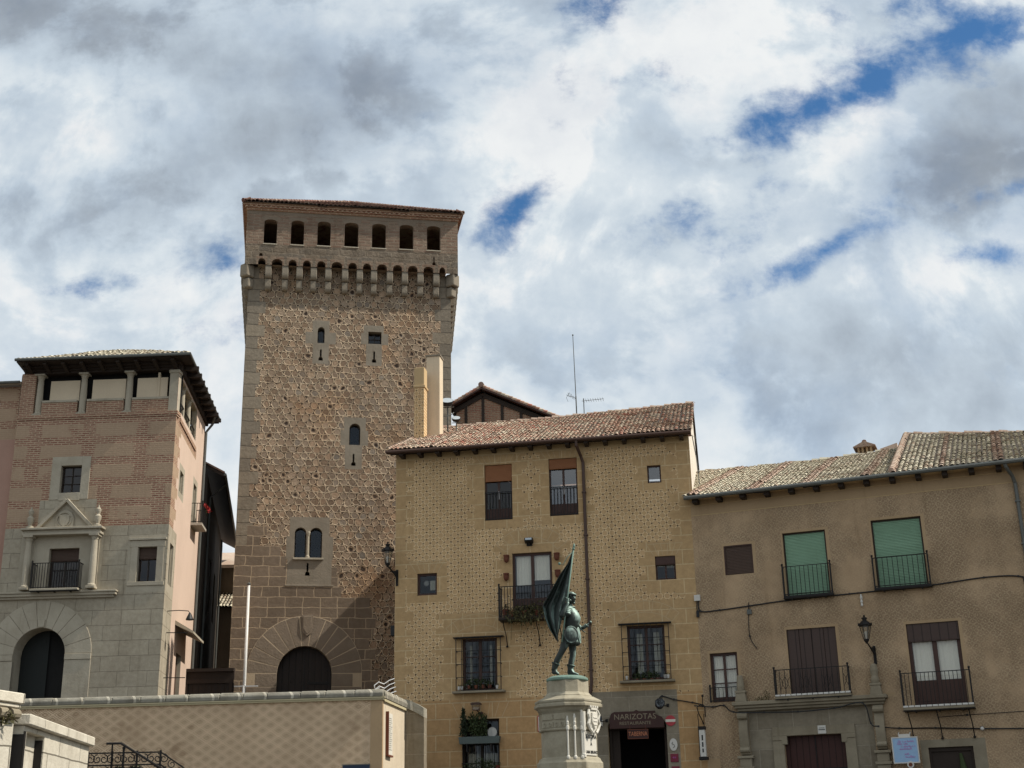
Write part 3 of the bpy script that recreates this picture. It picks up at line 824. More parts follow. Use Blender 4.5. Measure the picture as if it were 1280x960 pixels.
surround(*opens[0][:4], .42, .5, .35); surround(*opens[1][:4], .36, .5, .35); surround(*opens[2][:4], .42, .48, .3, .0)
surround(4.94, 8.55, 6.58, 10.25, .45, .35, .0); zn.append((4.3, 10.6, 7.2, 11.05, 0)); zn.append((4.6, 10.5, 6.9, 11.2, 1))
surround(2.5, 4.8, 4.55, 7.0, .45, .9, .35); surround(9.2, 4.9, 11.25, 7.15, .35, .9, .35); surround(*opens[7][:4], .38, .4, .3, .2); surround(*opens[8][:4], .4, .6, .5, .25)
zn.append((10.9, 4.5, WH, 8.0, 1)); zn.append((11.5, 8.2, WH, 10.7, 1))
zn.append((7.86, 0, 11.33, 4.55, 3)); zn.append((0, 14.5, WH, EH, 6))
mb = MB()
wall_front(mb, 0, WH, -.6, EH, opens, zn, 0, 4)
D = 13.6; RZ = 18.8; YR = 8.7
lw = lambda w: -.137 * w          # the party side runs back towards the tower
mb.face([(0, 0, -.6), (lw(D), D, -.6), (lw(D), D, EH), (0, 0, EH)], 6); mb.face([(0, .05, EH), (lw(D), D, EH), (3, D, EH), (0, YR, EH)], 6)
mb.face([(0, .05, EH), (0, YR, EH), (0, YR, RZ - .3)], 6); mb.face([(0, YR, EH), (0, YR, RZ - .3), (3, D, 16.6), (3, D, EH)], 6)
mb.face([(WH, 0, -.6), (WH, D, -.6), (WH, D, 16.5), (WH, YR, RZ + .16), (WH, 0, EH)], 5)
mb.face([(lw(D), D, -.6), (WH, D, -.6), (WH, D, EH), (lw(D), D, EH)], 5); mb.face([(3, D, EH), (WH, D, EH), (WH, D, 16.5), (3, D, 16.6)], 5)
mb.build('wall', ['rings', 'tawny_blocks', 'tawny_ashlar', 'grey_portal', 'tawny', 'white', 'tawny'], house, fix=False)
L = []
for k in (0, 1): L += flat_arch(opens[k][0] - .1, opens[k][2] + .1, opens[k][3] + .02, .42)
for k in (2, 8, 7): L += flat_arch(opens[k][0] - .05, opens[k][2] + .05, opens[k][3] + .05, .46, 5)
L += seg_arch(4.7, 6.82, 10.33, .55, .48, 9) + seg_arch(2.45, 4.6, 6.98, .42, .45, 8) + seg_arch(9.15, 11.3, 7.18, .42, .45, 8)
L += flat_arch(2.7, 4.4, 3.72, .62, 6, .3)
M['joint'] = plain('pale_joint', (.52, .40, .245), .9, .1, 1.0, .001)
joints(house, L, 'joint')
# roof, eaves, gutter, downpipe
rf = tile_roof('roof', house, 'tile_house', -.3, WH + .12, -.62, 14.84, 9.32, 3.95, pitch=.19, row=.345, r=.080, sag=.06, tilt=.36, band=[-.2, 1.7], band_mat='tile_ridge')
mb = MB(); mb.face([(-.25, YR, RZ - .22), (WH + .1, YR, RZ + .16), (WH + .1, D, 16.6), (3, D, 16.65)]); mb.build('rear_slope', 'tile_deck', rf, fix=False)
mb = MB()
for i in range(37):
    x = -.25 + i * .345; zr = RZ - .17 + .36 * x / WH + .02 * math.sin(i * 2.3) - .06 * math.sin(PI * x / WH); mb.tube([(x, YR, zr + .02), (x + .37, YR, zr)], [.115, .095], 8)
mb.build('ridge_tiles', 'tile_ridge', rf)
mb = MB(); mb.face([(WH + .01, -.55, 14.78), (WH + .13, -.55, 14.80), (WH + .13, YR, RZ + .16), (WH + .01, YR, RZ + .16)]); mb.box(WH - .02, WH + .12, -.6, -.4, 14.62, 14.84)
mb.build('verge_board', 'tile_tower', rf, fix=False)
mb = MB(); mb.box(-.24, WH + .06, -.58, .0, 14.78, 14.80); mb.build('soffit', 'wood_black', house)
mb = MB(); mb.tube([(-.28, -.68, 14.745), (WH + .12, -.68, 14.745)], .075, 8); mb.box(-.26, WH + .1, -.64, -.60, 14.66, 14.82); mb.build('gutter', 'gutter_brown', house)
for k in range(16):
    x = .34 + k * .787; mb = MB(); mb.box(x - .085, x + .085, -.56, -.003, 14.58, 14.775); mb.prism_x([(-.56, 14.58), (-.56, 14.7), (-.60, 14.7)], x - .085, x + .085); mb.build('rafter_end', 'wood_black', house)
mb = MB(); mb.tube([(7.83, -.66, 14.7), (7.83, -.64, 14.5), (7.95, -.2, 14.15), (8.02, -.09, 13.9), (8.02, -.09, 4.95), (7.98, -.09, 4.62), (7.86, -.09, 4.3), (7.78, -.09, 3.9)], .065, 8)
for zz in (5.4, 7.2, 9.0, 10.8, 12.6): mb.box(7.93, 8.11, -.17, -.003, zz, zz + .05)
mb.build('downpipe', 'gutter_brown', house, smooth=False)
# upper windows with bamboo blinds
def french(x0, z0, x1, z1, frac, lab):
    w = window(house, 'window', x0, z0, x1, z1, y=.14, cols=2, panel=.2, glass='glass_sky' if frac < .2 else 'glass', blind=('bamboo', frac), label=lab)
    k = MB(); zt = z0 + (z1 - z0) * .50
    for i in range(9):
        x = x0 + .05 + (x1 - x0 - .1) * i / 8; k.box(x - .011, x + .011, .035, .057, z0 + .02, zt)
    k.bar((x0 + .01, .046, zt), (x1 - .01, .046, zt), .03); k.bar((x0 + .01, .046, z0 + .06), (x1 - .01, .046, z0 + .06), .03); k.build('railing', 'iron', w)
    k = MB(); c = (x0 + x1) / 2; k.box(c - .025, c + .025, .10, .14, z0 + (z1 - z0) * .38, z0 + (z1 - z0) * .52); k.build('handle', 'white_metal', w)
    return w
french(*opens[0][:4], .285, 'window with a bamboo blind a third of the way down')
french(*opens[1][:4], .165, 'window with its bamboo blind nearly rolled up')
w = window(house, 'window', *opens[2][:4], y=.12, cols=1, fw=.09, label='small square window with a white lamp behind it', curtain=[(.62, .98, .2, .75)])
mb = MB(); mb.ball((1.24, .42, 9.28), .12, .04, .12, n=12, k=8); mb.build('globe', 'pot_white', w)
w = window(house, 'balcony_door', *opens[3][:4], y=.12, cols=2, fw=.10, mw=.13, panel=.30, glass='glass_clear', curtain=[(.03, .46, .32, 1.0), (.55, .98, .42, 1.0)])
for k in (4, 6):
    a = opens[k]
    w = window(house, 'window', *a[:4], y=.16, cols=2, rows=3, fw=.10, mw=.12, curtain=[(.13, .21, .08, .92), (.80, .88, .08, .92)] if k == 4 else [(.20, .38, .1, .9), (.72, .90, .1, .92)],
               label='left barred window with candles of white curtain' if k == 4 else 'right barred window with white curtains')
    grille(w, *((2.61, 4.78, 4.43, 6.86) if k == 4 else (9.3, 4.93, 11.15, 7.1)))
w = window(house, 'window', *opens[5][:4], y=.2, cols=2, fw=.09, mw=.1, wood='wood_black', curtain=[(.55, .97, .0, .36), (.08, .45, .0, .36)], label='low window behind a grey planter and bars')
mb = MB()
for i in range(9):
    x = 2.83 + i * .18; mb.box(x - .012, x + .012, -.06, -.036, 1.55, 2.72)
mb.bar((2.78, -.05, 2.0), (4.32, -.05, 2.0), .03); mb.bar((2.78, -.05, 1.6), (4.32, -.05, 1.6), .03); mb.build('bars', 'iron', w)
mb = MB(); n = 20
for i in range(n):
    a, b = 2 * PI * i / n, 2 * PI * (i + 1) / n; mb.face([(3.98, .14, 3.18), (3.98 + .19 * math.cos(a), .14, 3.18 + .19 * math.sin(a)), (3.98 + .19 * math.cos(b), .14, 3.18 + .19 * math.sin(b))])
mb.box(3.965, 3.995, .12, .135, 3.0, 3.36); o = mb.build('round_screen', 'paper', w, fix=False)
window(house, 'window', *opens[7][:4], y=.10, cols=1, fw=.06, glass='glass_sky', label='topmost small square window, at the right')
window(house, 'window', *opens[8][:4], y=.12, cols=2, fw=.07, mw=.07, curtain=[(.0, .45, .6, .95), (.55, 1.0, .55, .9)], blind=('wood_dark', .33), label='small window with a dark header, beside the right corner')
# balcony with trailing plants
balcony(house, 'balcony', 4.46, 7.06, 7.55, .72, 1.22, 22, slab='wood_black', brackets=(4.62, 5.95, 6.85))
# restaurant door
mb = MB(); mb.box(8.60, 8.70, .30, .40, 0, 3.1); mb.box(10.73, 10.83, .30, .40, 0, 3.1); mb.box(8.6, 10.83, .3, .4, 3.1, 3.2)
mb.box(8.6, 9.0, .42, .47, 0, 3.1); dr = mb.build('restaurant_door', 'wood_black', house, bevel=.01)
mb = MB(); mb.box(8.0, 11.4, 2.6, 2.7, 0, 3.9); mb.box(8.0, 8.1, .72, 2.6, 0, 3.9); mb.box(11.3, 11.4, .72, 2.6, 0, 3.9); mb.box(8.0, 11.4, .72, 2.7, 3.9, 4.0); mb.build('lobby', 'roomdark', dr)
# tall chimney and its lower ringed neighbour
mb = MB(); mb.box(.27, .92, 4.4, 5.1, 16.0, 20.85); ch = mb.build('chimney', 'cream', house, bevel=.015); ch['label'] = 'tall smooth cream chimney'
mb = MB(); mb.box(.23, .96, 4.36, 5.14, 20.85, 20.92); mb.tube([(.6, 4.75, 20.92), (.6, 4.75, 21.02)], .16, 10); mb.build('cap', 'granite', ch)
mb = MB(); mb.box(-.12, .36, 3.6, 4.2, 15.9, 19.05); ch = mb.build('chimney', 'rings', house, bevel=.012); ch['label'] = 'lower chimney with ringed plaster and a banded head'
mb = MB(); mb.box(-.15, .41, 3.56, 4.24, 19.05, 19.17); mb.box(-.12, .36, 3.6, 4.2, 19.17, 20.05); mb.build('head', 'tawny', ch, bevel=.015)

# lettering over the restaurant door
sg = H.empty('restaurant_sign', 9.72, -.12, 3.0)
tag(sg, 'dark maroon arched board with gilt restaurant lettering over the tavern door', 'sign')
mb = MB(); mb.prism([(-1.06, .12), (1.06, .12), (1.06, .38), (.98, .52), (.80, .60), (.74, .63), (.74, .76), (.10, .76), (0, .82), (-.10, .76), (-.86, .76), (-.98, .70), (-1.06, .5)], 0, .05); mb.build('board', 'maroon', sg, bevel=.01)
text('lettering', 'NARIZOTAS', .30, 'gilt', sg, (-.06, -.008, .55), sx=1.0)
text('lettering', 'RESTAURANTE', .17, 'gilt', sg, (-.06, -.008, .31), sx=1.08)
sg = H.empty('hanging_sign', 9.75, -.16, 2.73)
tag(sg, 'small maroon tavern board with orange letters hanging in the restaurant doorway', 'sign')
mb = MB(); mb.box(-.39, .39, 0, .03, 0, .34); mb.build('board', 'maroon', sg)
mb = MB(); mb.box(-.40, .40, -.012, .035, -.012, .01); mb.box(-.40, .40, -.012, .035, .33, .352); mb.box(-.40, -.38, -.012, .035, .01, .33); mb.box(.38, .40, -.012, .035, .01, .33); mb.bar((-.3, .015, .352), (-.3, .015, .5), .012); mb.bar((.3, .015, .352), (.3, .015, .5), .012); mb.build('frame', 'terracotta', sg)
text('lettering', 'TABERNA', .23, 'rust_letters', sg, (0, -.006, .17), sx=.72)
# plates beside the door
def plate(name, u, v, poly, matname, label, th=.03, cat='sign'):
    e = H.empty(name, u, -.004, v); tag(e, label, cat)
    k = MB(); k.prism(poly, -th, 0); k.build('plate', matname, e, bevel=.004); return e
circ = lambda rx, rz, n=20: [(rx * math.cos(2 * PI * i / n), rz * math.sin(2 * PI * i / n)) for i in range(n)]
e = plate('round_sign', 11.02, 3.37, circ(.2, .2), 'red', 'round red sign with a pale band, beside the restaurant door')
mb = MB(); mb.box(-.19, .19, -.036, -.031, -.05, .05); mb.build('band', 'curtain', e)
e = plate('oval_sign', 11.08, 2.47, circ(.155, .235), 'paper', 'white oval plaque under the round red sign')
mb = MB(); mb.tube([(-.03, -.034, .1), (-.06, -.034, .03), (.02, -.034, 0), (.05, -.034, -.06), (-.02, -.034, -.12)], .012, 5); mb.build('emblem', 'gutter_grey', e)
e = plate('square_sign', 11.09, 1.98, [(-.15, -.15), (.15, -.15), (.15, .15), (-.15, .15)], 'maroon_plate', 'square maroon plate under the white oval plaque')
text('lettering', '**', .16, 'magenta_letters', e, (0, -.034, -.02))
plate('square_sign', 11.11, 1.52, [(-.15, -.15), (.15, -.15), (.15, .15), (-.15, .15)], 'maroon_plate', 'lower maroon plate at the bottom edge, beside the tavern door')
e = plate('menu_sign', 5.95, 3.42, [(-.12, -.30), (.12, -.30), (.12, .30), (-.12, .30)], 'red', 'narrow red framed notice half hidden behind the pedestal')
mb = MB(); mb.box(-.09, .09, -.036, -.031, -.27, .27); mb.build('sheet', 'paper', e)
e = plate('junction_box', 8.25, 3.36, [(-.14, -.11), (.14, -.11), (.14, .11), (-.14, .11)], 'paper', 'pale box on the grey stone beside the pedestal', .08, 'box')
mb = MB(); mb.box(-.11, .11, -.088, -.081, -.08, .08); mb.build('cover', 'curtain', e)
# the two black spotlights aimed at the door
def spot(u, v, dx, label):
    e = H.empty('spotlight', u, 0, v); tag(e, label, 'spotlight', 'spotlights over the tavern door')
    k = MB(); k.tube([(0, -.01, 0), (dx * .5, -.28, -.05), (dx, -.5, 0)], .018, 6); k.box(-.05, .05, -.03, -.003, -.06, .06); k.build('arm', 'iron', e)
    k = MB(); c = Vector((dx, -.55, 0))
    k.lathe([(.05, -.13), (.16, -.12), (.19, .02), (.20, .14), (.17, .15)], 0, 0, 8)
    h = k.build('lamp_head', 'black', e); h.location = c; h.rotation_euler = (math.radians(70), math.radians(25 if dx < 0 else -25), 0)
    k = MB(); k.lathe([(.16, .135), (.16, .15)], 0, 0, 8); q = k.build('lens', 'floodglass', h)
spot(8.55, 3.45, -.32, 'black spotlight on the left arm beside the pedestal')
spot(10.95, 3.95, -.28, 'black spotlight on an arm above the red round sign')
# terracotta wall pots either side of the balcony door
for u, v, lab in ((4.72, 10.02, 'terracotta wall pot upper left of the balcony door'), (4.70, 9.27, 'terracotta wall pot lower left of the balcony door'), (6.80, 10.0, 'terracotta wall pot upper right of the balcony door'), (6.82, 9.3, 'terracotta wall pot lower right of the balcony door')):
    if u == 4.72:
        pot0 = H.empty('wall_pot', u, 0, v)
        k = MB(); k.lathe([(.03, -.16), (.085, -.12), (.115, .0), (.10, .09), (.125, .11), (.125, .15), (.09, .15), (.08, .05)], 0, -.12, 12); k.build('pot', 'terracotta', pot0, smooth=True)
        k = MB(); k.tube([(-.11, -.12, .06), (-.08, -.03, .1), (0, -.005, .12), (.08, -.03, .1), (.11, -.12, .06)], .01, 5); k.build('hanger', 'iron', pot0); o = pot0
    else:
        o = copy_tree(pot0); o.location = H.P(u, 0, v)
    tag(o, lab, 'wall pot', 'terracotta pots by the balcony door')
# floodlight over the balcony door and the little lamp over the low window
e = H.empty('floodlight', 5.68, 0, 10.66); tag(e, 'small black floodlight above the balcony door', 'floodlight')
k = MB(); k.box(-.02, .02, -.2, 0, -.1, -.06); k.box(-.12, .12, -.04, 0, -.14, -.02); k.build('bracket', 'iron', e)
k = MB(); k.prism_x([(-.34, .02), (-.08, -.06), (-.02, .12), (-.28, .16)], -.17, .17); hd = k.build('housing', 'black', e, bevel=.01)
k = MB(); k.face([(-.13, -.335, .055), (.13, -.335, .055), (.13, -.29, .145), (-.13, -.29, .145)]); k.build('lens', 'floodglass', hd, fix=False)
e = H.empty('wall_lamp', 3.46, 0, 4.1); tag(e, 'little brown box lantern above the planter window', 'lamp')
k = MB(); k.tube([(.12, -.01, -.18), (.1, -.1, -.2), (-.02, -.25, -.1)], .02, 6); k.ball((.13, -.04, -.2), .07, n=8, k=6); k.build('arm', 'wood_dark', e)
k = MB(); k.box(-.24, .16, -.42, -.12, .12, .17); k.box(-.20, .12, -.40, -.14, .17, .2); k.box(-.18, .10, -.38, -.16, -.1, -.08)
for a in (-.17, .09):
    for b in (-.37, -.17): k.bar((a, b, -.08), (a * 1.12, b, .12), .014)
cg = k.build('cage', 'wood_dark', e)
k = MB(); k.hexa([(-.16, -.36, -.075), (.08, -.36, -.075), (.08, -.18, -.075), (-.16, -.18, -.075), (-.19, -.38, .115), (.11, -.38, .115), (.11, -.16, .115), (-.19, -.16, .115)]); k.build('glass', 'glass_clear', cg)

# plants of the tawny house
def plant(name, site, u, w, v, label, cat, group=None): 
    e = site.empty(name, u, w, v); tag(e, label, cat, group); return e
e = plant('trailing_plant', H, 5.75, -.62, 7.58, 'brownish bushy plants trailing through the balcony railing', 'plant')
k = MB(); k.leaves((-.1, -.02, .18), .92, .22, .24, 560, .13, droop=.1); k.leaves((-.3, -.1, -.06), .8, .2, .26, 260, .13, droop=.9); k.leaves((.35, 0, .3), .45, .18, .3, 150, .12)
k.build('foliage', 'leaf_dry', e, fix=False)
k = MB()
for q in range(9):
    x = -.8 + q * .19; zl = random.uniform(-.3, -1.1); k.tube([(x, -.1, .05), (x + .05, -.16, zl * .4), (x - .04 + random.uniform(-.1, .1), -.1, zl)], .006, 4)
k.build('stems', 'leaf_dry', e)
k = MB()
for x in (-.75, -.25, .25, .75): k.lathe([(.09, -.02), (.13, .17), (.14, .2)], x, 0, 10)
k.build('flower_pots', 'terracotta', e)
e = plant('flower_pot', H, 4.72, -.45, 7.56, 'red pot at the left end of the balcony', 'flower pot')
k = MB(); k.lathe([(.1, 0), (.15, .28), (.16, .32), (.13, .32)], 0, 0, 12); k.build('pot', 'terracotta', e, smooth=False)
k = MB(); k.leaves((0, 0, .4), .12, .12, .14, 70, .09); k.build('foliage', 'leaf_dry', e, fix=False)
e = plant('window_planter', H, 3.54, -.22, 2.72, 'long grey-green planter box across the low window', 'planter')
k = MB(); k.hexa([(-.78, -.14, 0), (.78, -.14, 0), (.78, .14, 0), (-.78, .14, 0), (-.82, -.17, .27), (.82, -.17, .27), (.82, .17, .27), (-.82, .17, .27)]); k.build('trough', 'planter', e, bevel=.01)
k = MB(); k.box(-.5, -.46, -.17, .2, -.3, 0); k.box(.46, .5, -.17, .2, -.3, 0); k.build('bracket', 'iron', e)
e = plant('conifer_shrub', H, 2.90, -.24, 2.98, 'thin dark upright conifer at the left end of the planter', 'plant')
k = MB()
for q in range(12): t = q / 12; k.leaves((0, 0, .1 + t * 1.0), .15 * (1 - t) + .03, .13 * (1 - t) + .03, .09, 55, .09, droop=-.9)
k.build('foliage', 'leaf_conifer', e, fix=False)
k = MB(); k.tube([(0, 0, -.02), (0, 0, 1.0)], [.02, .006], 5); k.build('stem', 'wood_dark', e)
e = plant('bushy_plant', H, 3.48, -.24, 2.98, 'dark bushy plant with spiky shoots in the grey planter', 'plant')
k = MB(); k.leaves((0, -.03, .32), .36, .2, .34, 620, .11)
for q in range(16):
    a = random.uniform(-.6, .6); k.leaves((a * .55, 0, .62 + random.uniform(0, .22) - abs(a) * .15), .035, .035, .16, 12, .13, droop=-1.2)
k.build('foliage', 'leaf', e, fix=False)
k = MB()
for q in range(6): k.tube([(0, 0, -.02), (random.uniform(-.3, .3), 0, .6)], .009, 4)
k.build('stems', 'wood_dark', e)
e = plant('trough_plant', H, 3.6, -.2, 1.62, 'low leafy plants and red flowers behind the lower bars', 'plant')
k = MB(); k.leaves((.2, .06, .3), .5, .1, .3, 240, .11); k.leaves((-.45, .06, .2), .25, .1, .2, 90, .1); k.build('foliage', 'leaf', e, fix=False)
k = MB(); k.leaves((.6, .04, .2), .1, .08, .1, 20, .07); k.build('flowers', 'petal', e, fix=False)
for u, lab, ww in ((3.5, 'row of plants behind the bars of the left barred window', .6), (10.2, 'row of plants behind the bars of the right barred window', .55)):
    e = plant('window_plants', H, u, -.12, 4.86, lab, 'plant', 'plants on the barred window ledges')
    k = MB(); k.leaves((0, 0, .2), ww, .07, .2, 330, .10); k.build('foliage', 'leaf', e, fix=False)
    k = MB()
    for q in (-.4, -.1, .2, .45): k.lathe([(.06, 0), (.085, .13)], q, 0, 8)
    k.build('pots', 'terracotta', e)
pw = None
for u, lab in ((2.70, 'white pot at the far left of the left barred window ledge'), (2.82, 'second white pot from the left on the left barred window ledge'), (4.25, 'white pot at the right end of the left barred window ledge'), (9.42, 'white pot at the left end of the right barred window ledge'), (10.92, 'white pot near the right end of the right barred ledge'), (11.04, 'white pot at the far right end of the right barred ledge')):
    zz = 4.82 if u < 6 else 4.97
    if pw is None:
        pw = H.empty('white_pot', u, -.13, zz); k = MB(); k.lathe([(.04, 0), (.055, .1), (.06, .14)], 0, 0, 10); k.build('pot', 'pot_white', pw)
        k = MB(); k.leaves((0, 0, .17), .05, .05, .05, 20, .05); k.build('foliage', 'leaf', pw, fix=False); o = pw
    else: o = copy_tree(pw); o.location = H.P(u, -.13, zz)
    tag(o, lab, 'pot', 'white pots on the barred window ledges')
# ------------------------------------------------------------------ the stone tower
T = Site(-14.340, 66.024, 5.787, 10.0)
tower = T.empty('stone_tower'); tower.scale = (1.048, 1.048, 1.048)
tag(tower, 'tall square stone tower with honeycomb masonry, corbels and seven openings under its eaves', 'tower')
WT, DT = 10.66, 10.6
to = [(3.67, 20.75, 4.03, 21.64, .18, .5), (6.30, 20.82, 6.99, 21.50, 0, .5), (5.42, 15.28, 5.98, 16.42, .28, .5), (2.86, 9.42, 3.42, 10.95, .27, .45), (3.60, 9.42, 4.20, 10.95, .28, .45), (2.24, -.5, 4.84, 5.14, 1.30, .55)]
for cx, cz in ((3.86, 19.78), (6.62, 19.78), (5.66, 14.18), (3.53, 8.55)):
    to += [(cx - .045, cz + .21, cx + .045, cz + .62, 0, .4), (cx - .11, cz, cx + .11, cz + .21, .11, .4)]
tz = []
QR = .655; i = 0; z = 7.86
rq = random.Random(3)
while z < 24.9:
    a = rq.choice((.55, .62)) if i % 2 else rq.choice((.82, .95)); b = rq.choice((.55, .6)) if i % 2 else rq.choice((.85, .98))
    tz.append((0, z, a, min(z + QR, 24.9), 1)); tz.append((WT - b, z, WT, min(z + QR, 24.9), 1)); i += 1; z += QR
edge = [6.9, 6.75, 7.0, 6.7, 6.9, 6.95, 6.7, 6.85, 7.05, 6.75, 6.9, 6.6, 6.8, 6.9, 6.75, 6.6, 5.2, 5.05, 4.95]
z = -.5; k = 0
while z < 9.0:
    e_ = edge[min(k, len(edge) - 1)]
    tz.append((0, z, e_, z + .5, 2)); k += 1; z += .5
for zz, e_ in ((9.0, 2.5), (9.5, 2.2), (10.0, 1.2), (10.5, 1.5)): tz.append((.0 if zz < 10 else .55, zz, e_, zz + .5, 2))
for q in ((2.55, 8.1, 4.7, 9.35), (2.46, 9.35, 4.75, 10.5), (2.6, 10.5, 4.55, 11.48)): tz.append((*q, 3))
for q in ((3.05, 20.7, 4.62, 21.35), (3.40, 21.35, 4.27, 22.0), (3.44, 19.6, 4.27, 20.7), (5.92, 20.78, 7.35, 21.4), (6.05, 21.4, 7.1, 21.85), (6.2, 19.6, 7.02, 20.78), (4.98, 15.25, 6.38, 16.05), (5.15, 16.05, 6.25, 16.75), (5.22, 14.0, 6.08, 15.25)): tz.append((*q, 3))
mb = MB(); wall_front(mb, 0, WT, -.5, 24.9, to, tz, 0, 3)
for (a, sk) in (((0, 0), 0.0), ((WT, 0), .09)):
    X_ = lambda y_: a[0] + sk * y_
    zz = 7.86; i = 0
    mb.face([(a[0], 0, -.5), (X_(DT), DT, -.5), (X_(DT), DT, 7.86), (a[0], 0, 7.86)], 2)
    while zz < 24.9:
        q = .9 if i % 2 else .6; z2 = min(zz + QR, 24.9)
        mb.face([(a[0], 0, zz), (X_(q), q, zz), (X_(q), q, z2), (a[0], 0, z2)], 1); mb.face([(X_(q), q, zz), (X_(DT - q), DT - q, zz), (X_(DT - q), DT - q, z2), (X_(q), q, z2)], 0); mb.face([(X_(DT - q), DT - q, zz), (X_(DT), DT, zz), (X_(DT), DT, z2), (X_(DT - q), DT - q, z2)], 1)
        i += 1; zz += QR
mb.face([(0, DT, -.5), (WT + .09 * DT, DT, -.5), (WT + .09 * DT, DT, 24.9), (0, DT, 24.9)], 0)
mb.build('wall', ['tower', 'quoin', 'tower_ashlar', 'granite'], tower, fix=False)
# corbels: two rounded stones, the upper one longer
def corbel_mb(w):
    k = MB(); lo = [(0, 23.55), (-.10, 23.55)] + [(-.10 - .17 * math.sin(t * PI / 10), 23.55 + .20 * (1 - math.cos(t * PI / 10))) for t in range(1, 6)] + [(-.27, 24.12), (0, 24.12)]
    hi = [(0, 24.15), (-.22, 24.15)] + [(-.22 - .20 * math.sin(t * PI / 10), 24.15 + .22 * (1 - math.cos(t * PI / 10))) for t in range(1, 6)] + [(-.42, 24.83), (0, 24.83)]
    k.prism_x(lo, -w / 2, w / 2); k.prism_x(hi, -w / 2 - .015, w / 2 + .015); return k
CX = [1.01, 1.88, 2.62, 3.36, 4.12, 5.0, 5.77, 6.52, 7.36, 8.16, 8.99, 9.84]
proto = corbel_mb(.30).build('corbel', 'granite', tower, bevel=.025); proto.location = (CX[0], 0, 0)
first = True
def place_corbel(x, y, rz):
    o = proto.copy(); COL.objects.link(o); o.parent = tower; o.location = (x, y, 0); o.rotation_euler = (0, 0, rz)
for x in CX[1:]: place_corbel(x, 0, 0)
for i in range(12):
    y = 1.0 + i * .8; place_corbel(WT + .09 * y, y, PI / 2); place_corbel(0, y, -PI / 2)
for x, rz in ((.05, -PI / 4), (WT - .05, PI / 4)):
    k = MB(); k.box(-.27, .27, -.48, .1, 24.2, 24.93); k.box(-.22, .22, -.30, .1, 23.62, 24.17); o = k.build('corner_corbel', 'granite', tower, bevel=.09, seg=3); o.location = (x, .05, 0); o.rotation_euler = (0, 0, rz)
# gallery storey
GX0, GX1, GY0, GY1, GT = -.22, 11.0, -.45, 11.05, 28.0
go = [(a, 26.06 + i * .018, b, 27.47 + i * .024, .15, .5) for i, (a, b) in enumerate(((.69, 1.37), (2.10, 2.78), (3.49, 4.18), (4.92, 5.65), (6.38, 7.12), (7.85, 8.60), (9.33, 10.06)))]
arches = []
pts = [.30] + CX + [10.48]
for a, b in zip(pts, pts[1:]): arches.append((a + .16, 24.84, b - .16, 25.2, .22, .44))
holes = go + arches + [(.50, 25.32, .68, 25.5, .09, .3), (9.62, 25.3, 9.80, 25.48, .09, .3), (9.68, 25.48, 9.74, 25.8, 0, .3)]
gz = [(GX0, 24.84, GX1, 26.0, 1)]
for a in arches: gz.append((a[0] - .08, 24.84, a[2] + .08, 25.36, 0))
for h in go: gz.append((h[0] - .12, h[3] - .02, h[2] + .14, h[3] + .16, 2))
gz.append((GX0, 27.76, GX1, GT, 2))
mb = MB(); wall_front(mb, GX0, GX1, 24.84, GT, holes, gz, 0, 0, y=GY0)
for x, xb in ((GX0, GX0), (GX1, GX1 + .95)): mb.face([(x, GY0, 24.84), (xb, GY1, 24.84), (xb, GY1, GT), (x, GY0, GT)], 0)
mb.face([(GX0, GY1, 24.84), (GX1 + .95, GY1, 24.84), (GX1 + .95, GY1, GT), (GX0, GY1, GT)], 0)
mb.face([(WT, -.005, 24.9), (GX1, -.005, 24.84), (GX1 + .95, GY1, 24.84), (WT + .95, GY1, 24.84)], 1); mb.face([(GX0, 0, 24.84), (0, 0, 24.84), (0, GY1, 24.84), (GX0, GY1, 24.84)], 1)
mb.face([(0, -.0, 24.895), (WT, -.0, 24.895), (WT, DT, 24.895), (0, DT, 24.895)], 1)
mb.build('gallery', ['gallery', 'rubble', 'tawny_render' if 'tawny_render' in M else 'voussoir'], tower, fix=False)
for h in go:
    k = MB(); k.box(h[0] - .03, h[2] + .03, GY0 - .035, GY0 + .3, h[1] - .06, h[1] + .002); k.build('sill', 'paper' if False else 'palace_trim', tower, bevel=.008)
# brick cornice and roof
mb = MB()
for q, (o_, z0, z1) in enumerate(((.06, 27.95, 28.06), (.13, 28.06, 28.17), (.21, 28.17, 28.28))):
    mb.box(GX0 - o_, GX1 + o_, GY0 - o_, GY1 + o_, z0, z1)
for i in range(46):
    x = GX0 - .1 + i * .252
    mb.box(x, x + .12, GY0 - .19, GY0 - .12, 28.065, 28.165)
mb.build('cornice', 'brick_clean', tower)
ex0, ex1, ey0, ey1, ez = GX0 - .24, GX1 + .28, GY0 - .32, GY1 + .3, 28.32
run = (ey1 - ey0) / 2; rise = 3.3
rf = tile_roof('roof', tower, 'tile_tower', ex0, ex1, ey0, ez, run, rise, pitch=.215, row=.42, left=lambda s: ex0 + s * .86, right=lambda s: ex1 - s * .86, r=.095)
cxm, cym = (ex0 + ex1) / 2, (ey0 + ey1) / 2; cz = ez + rise
mb = MB(); A, B = (ex0 + run * .96, cym, cz), (ex1 - run * .96, cym, cz)
mb.face([(ex0, ey1, ez), (ex0, ey0, ez), A]); mb.face([(ex1, ey0, ez), (ex1, ey1, ez), B]); mb.face([(ex1, ey1, ez), (ex0, ey1, ez), A, B]); mb.face([(ex0, ey0, ez - .05), (ex1, ey0, ez - .05), (ex1, ey1, ez - .05), (ex0, ey1, ez - .05)])
mb.build('roof_slope', 'tile_tower', rf, fix=False)
mb = MB()
for i in range(14):
    x = ex0 + run * .9 + i * .36
    if x < ex1 - run * .9: mb.tube([(x, cym, cz + .03), (x + .38, cym, cz + .01)], [.14, .115], 8)
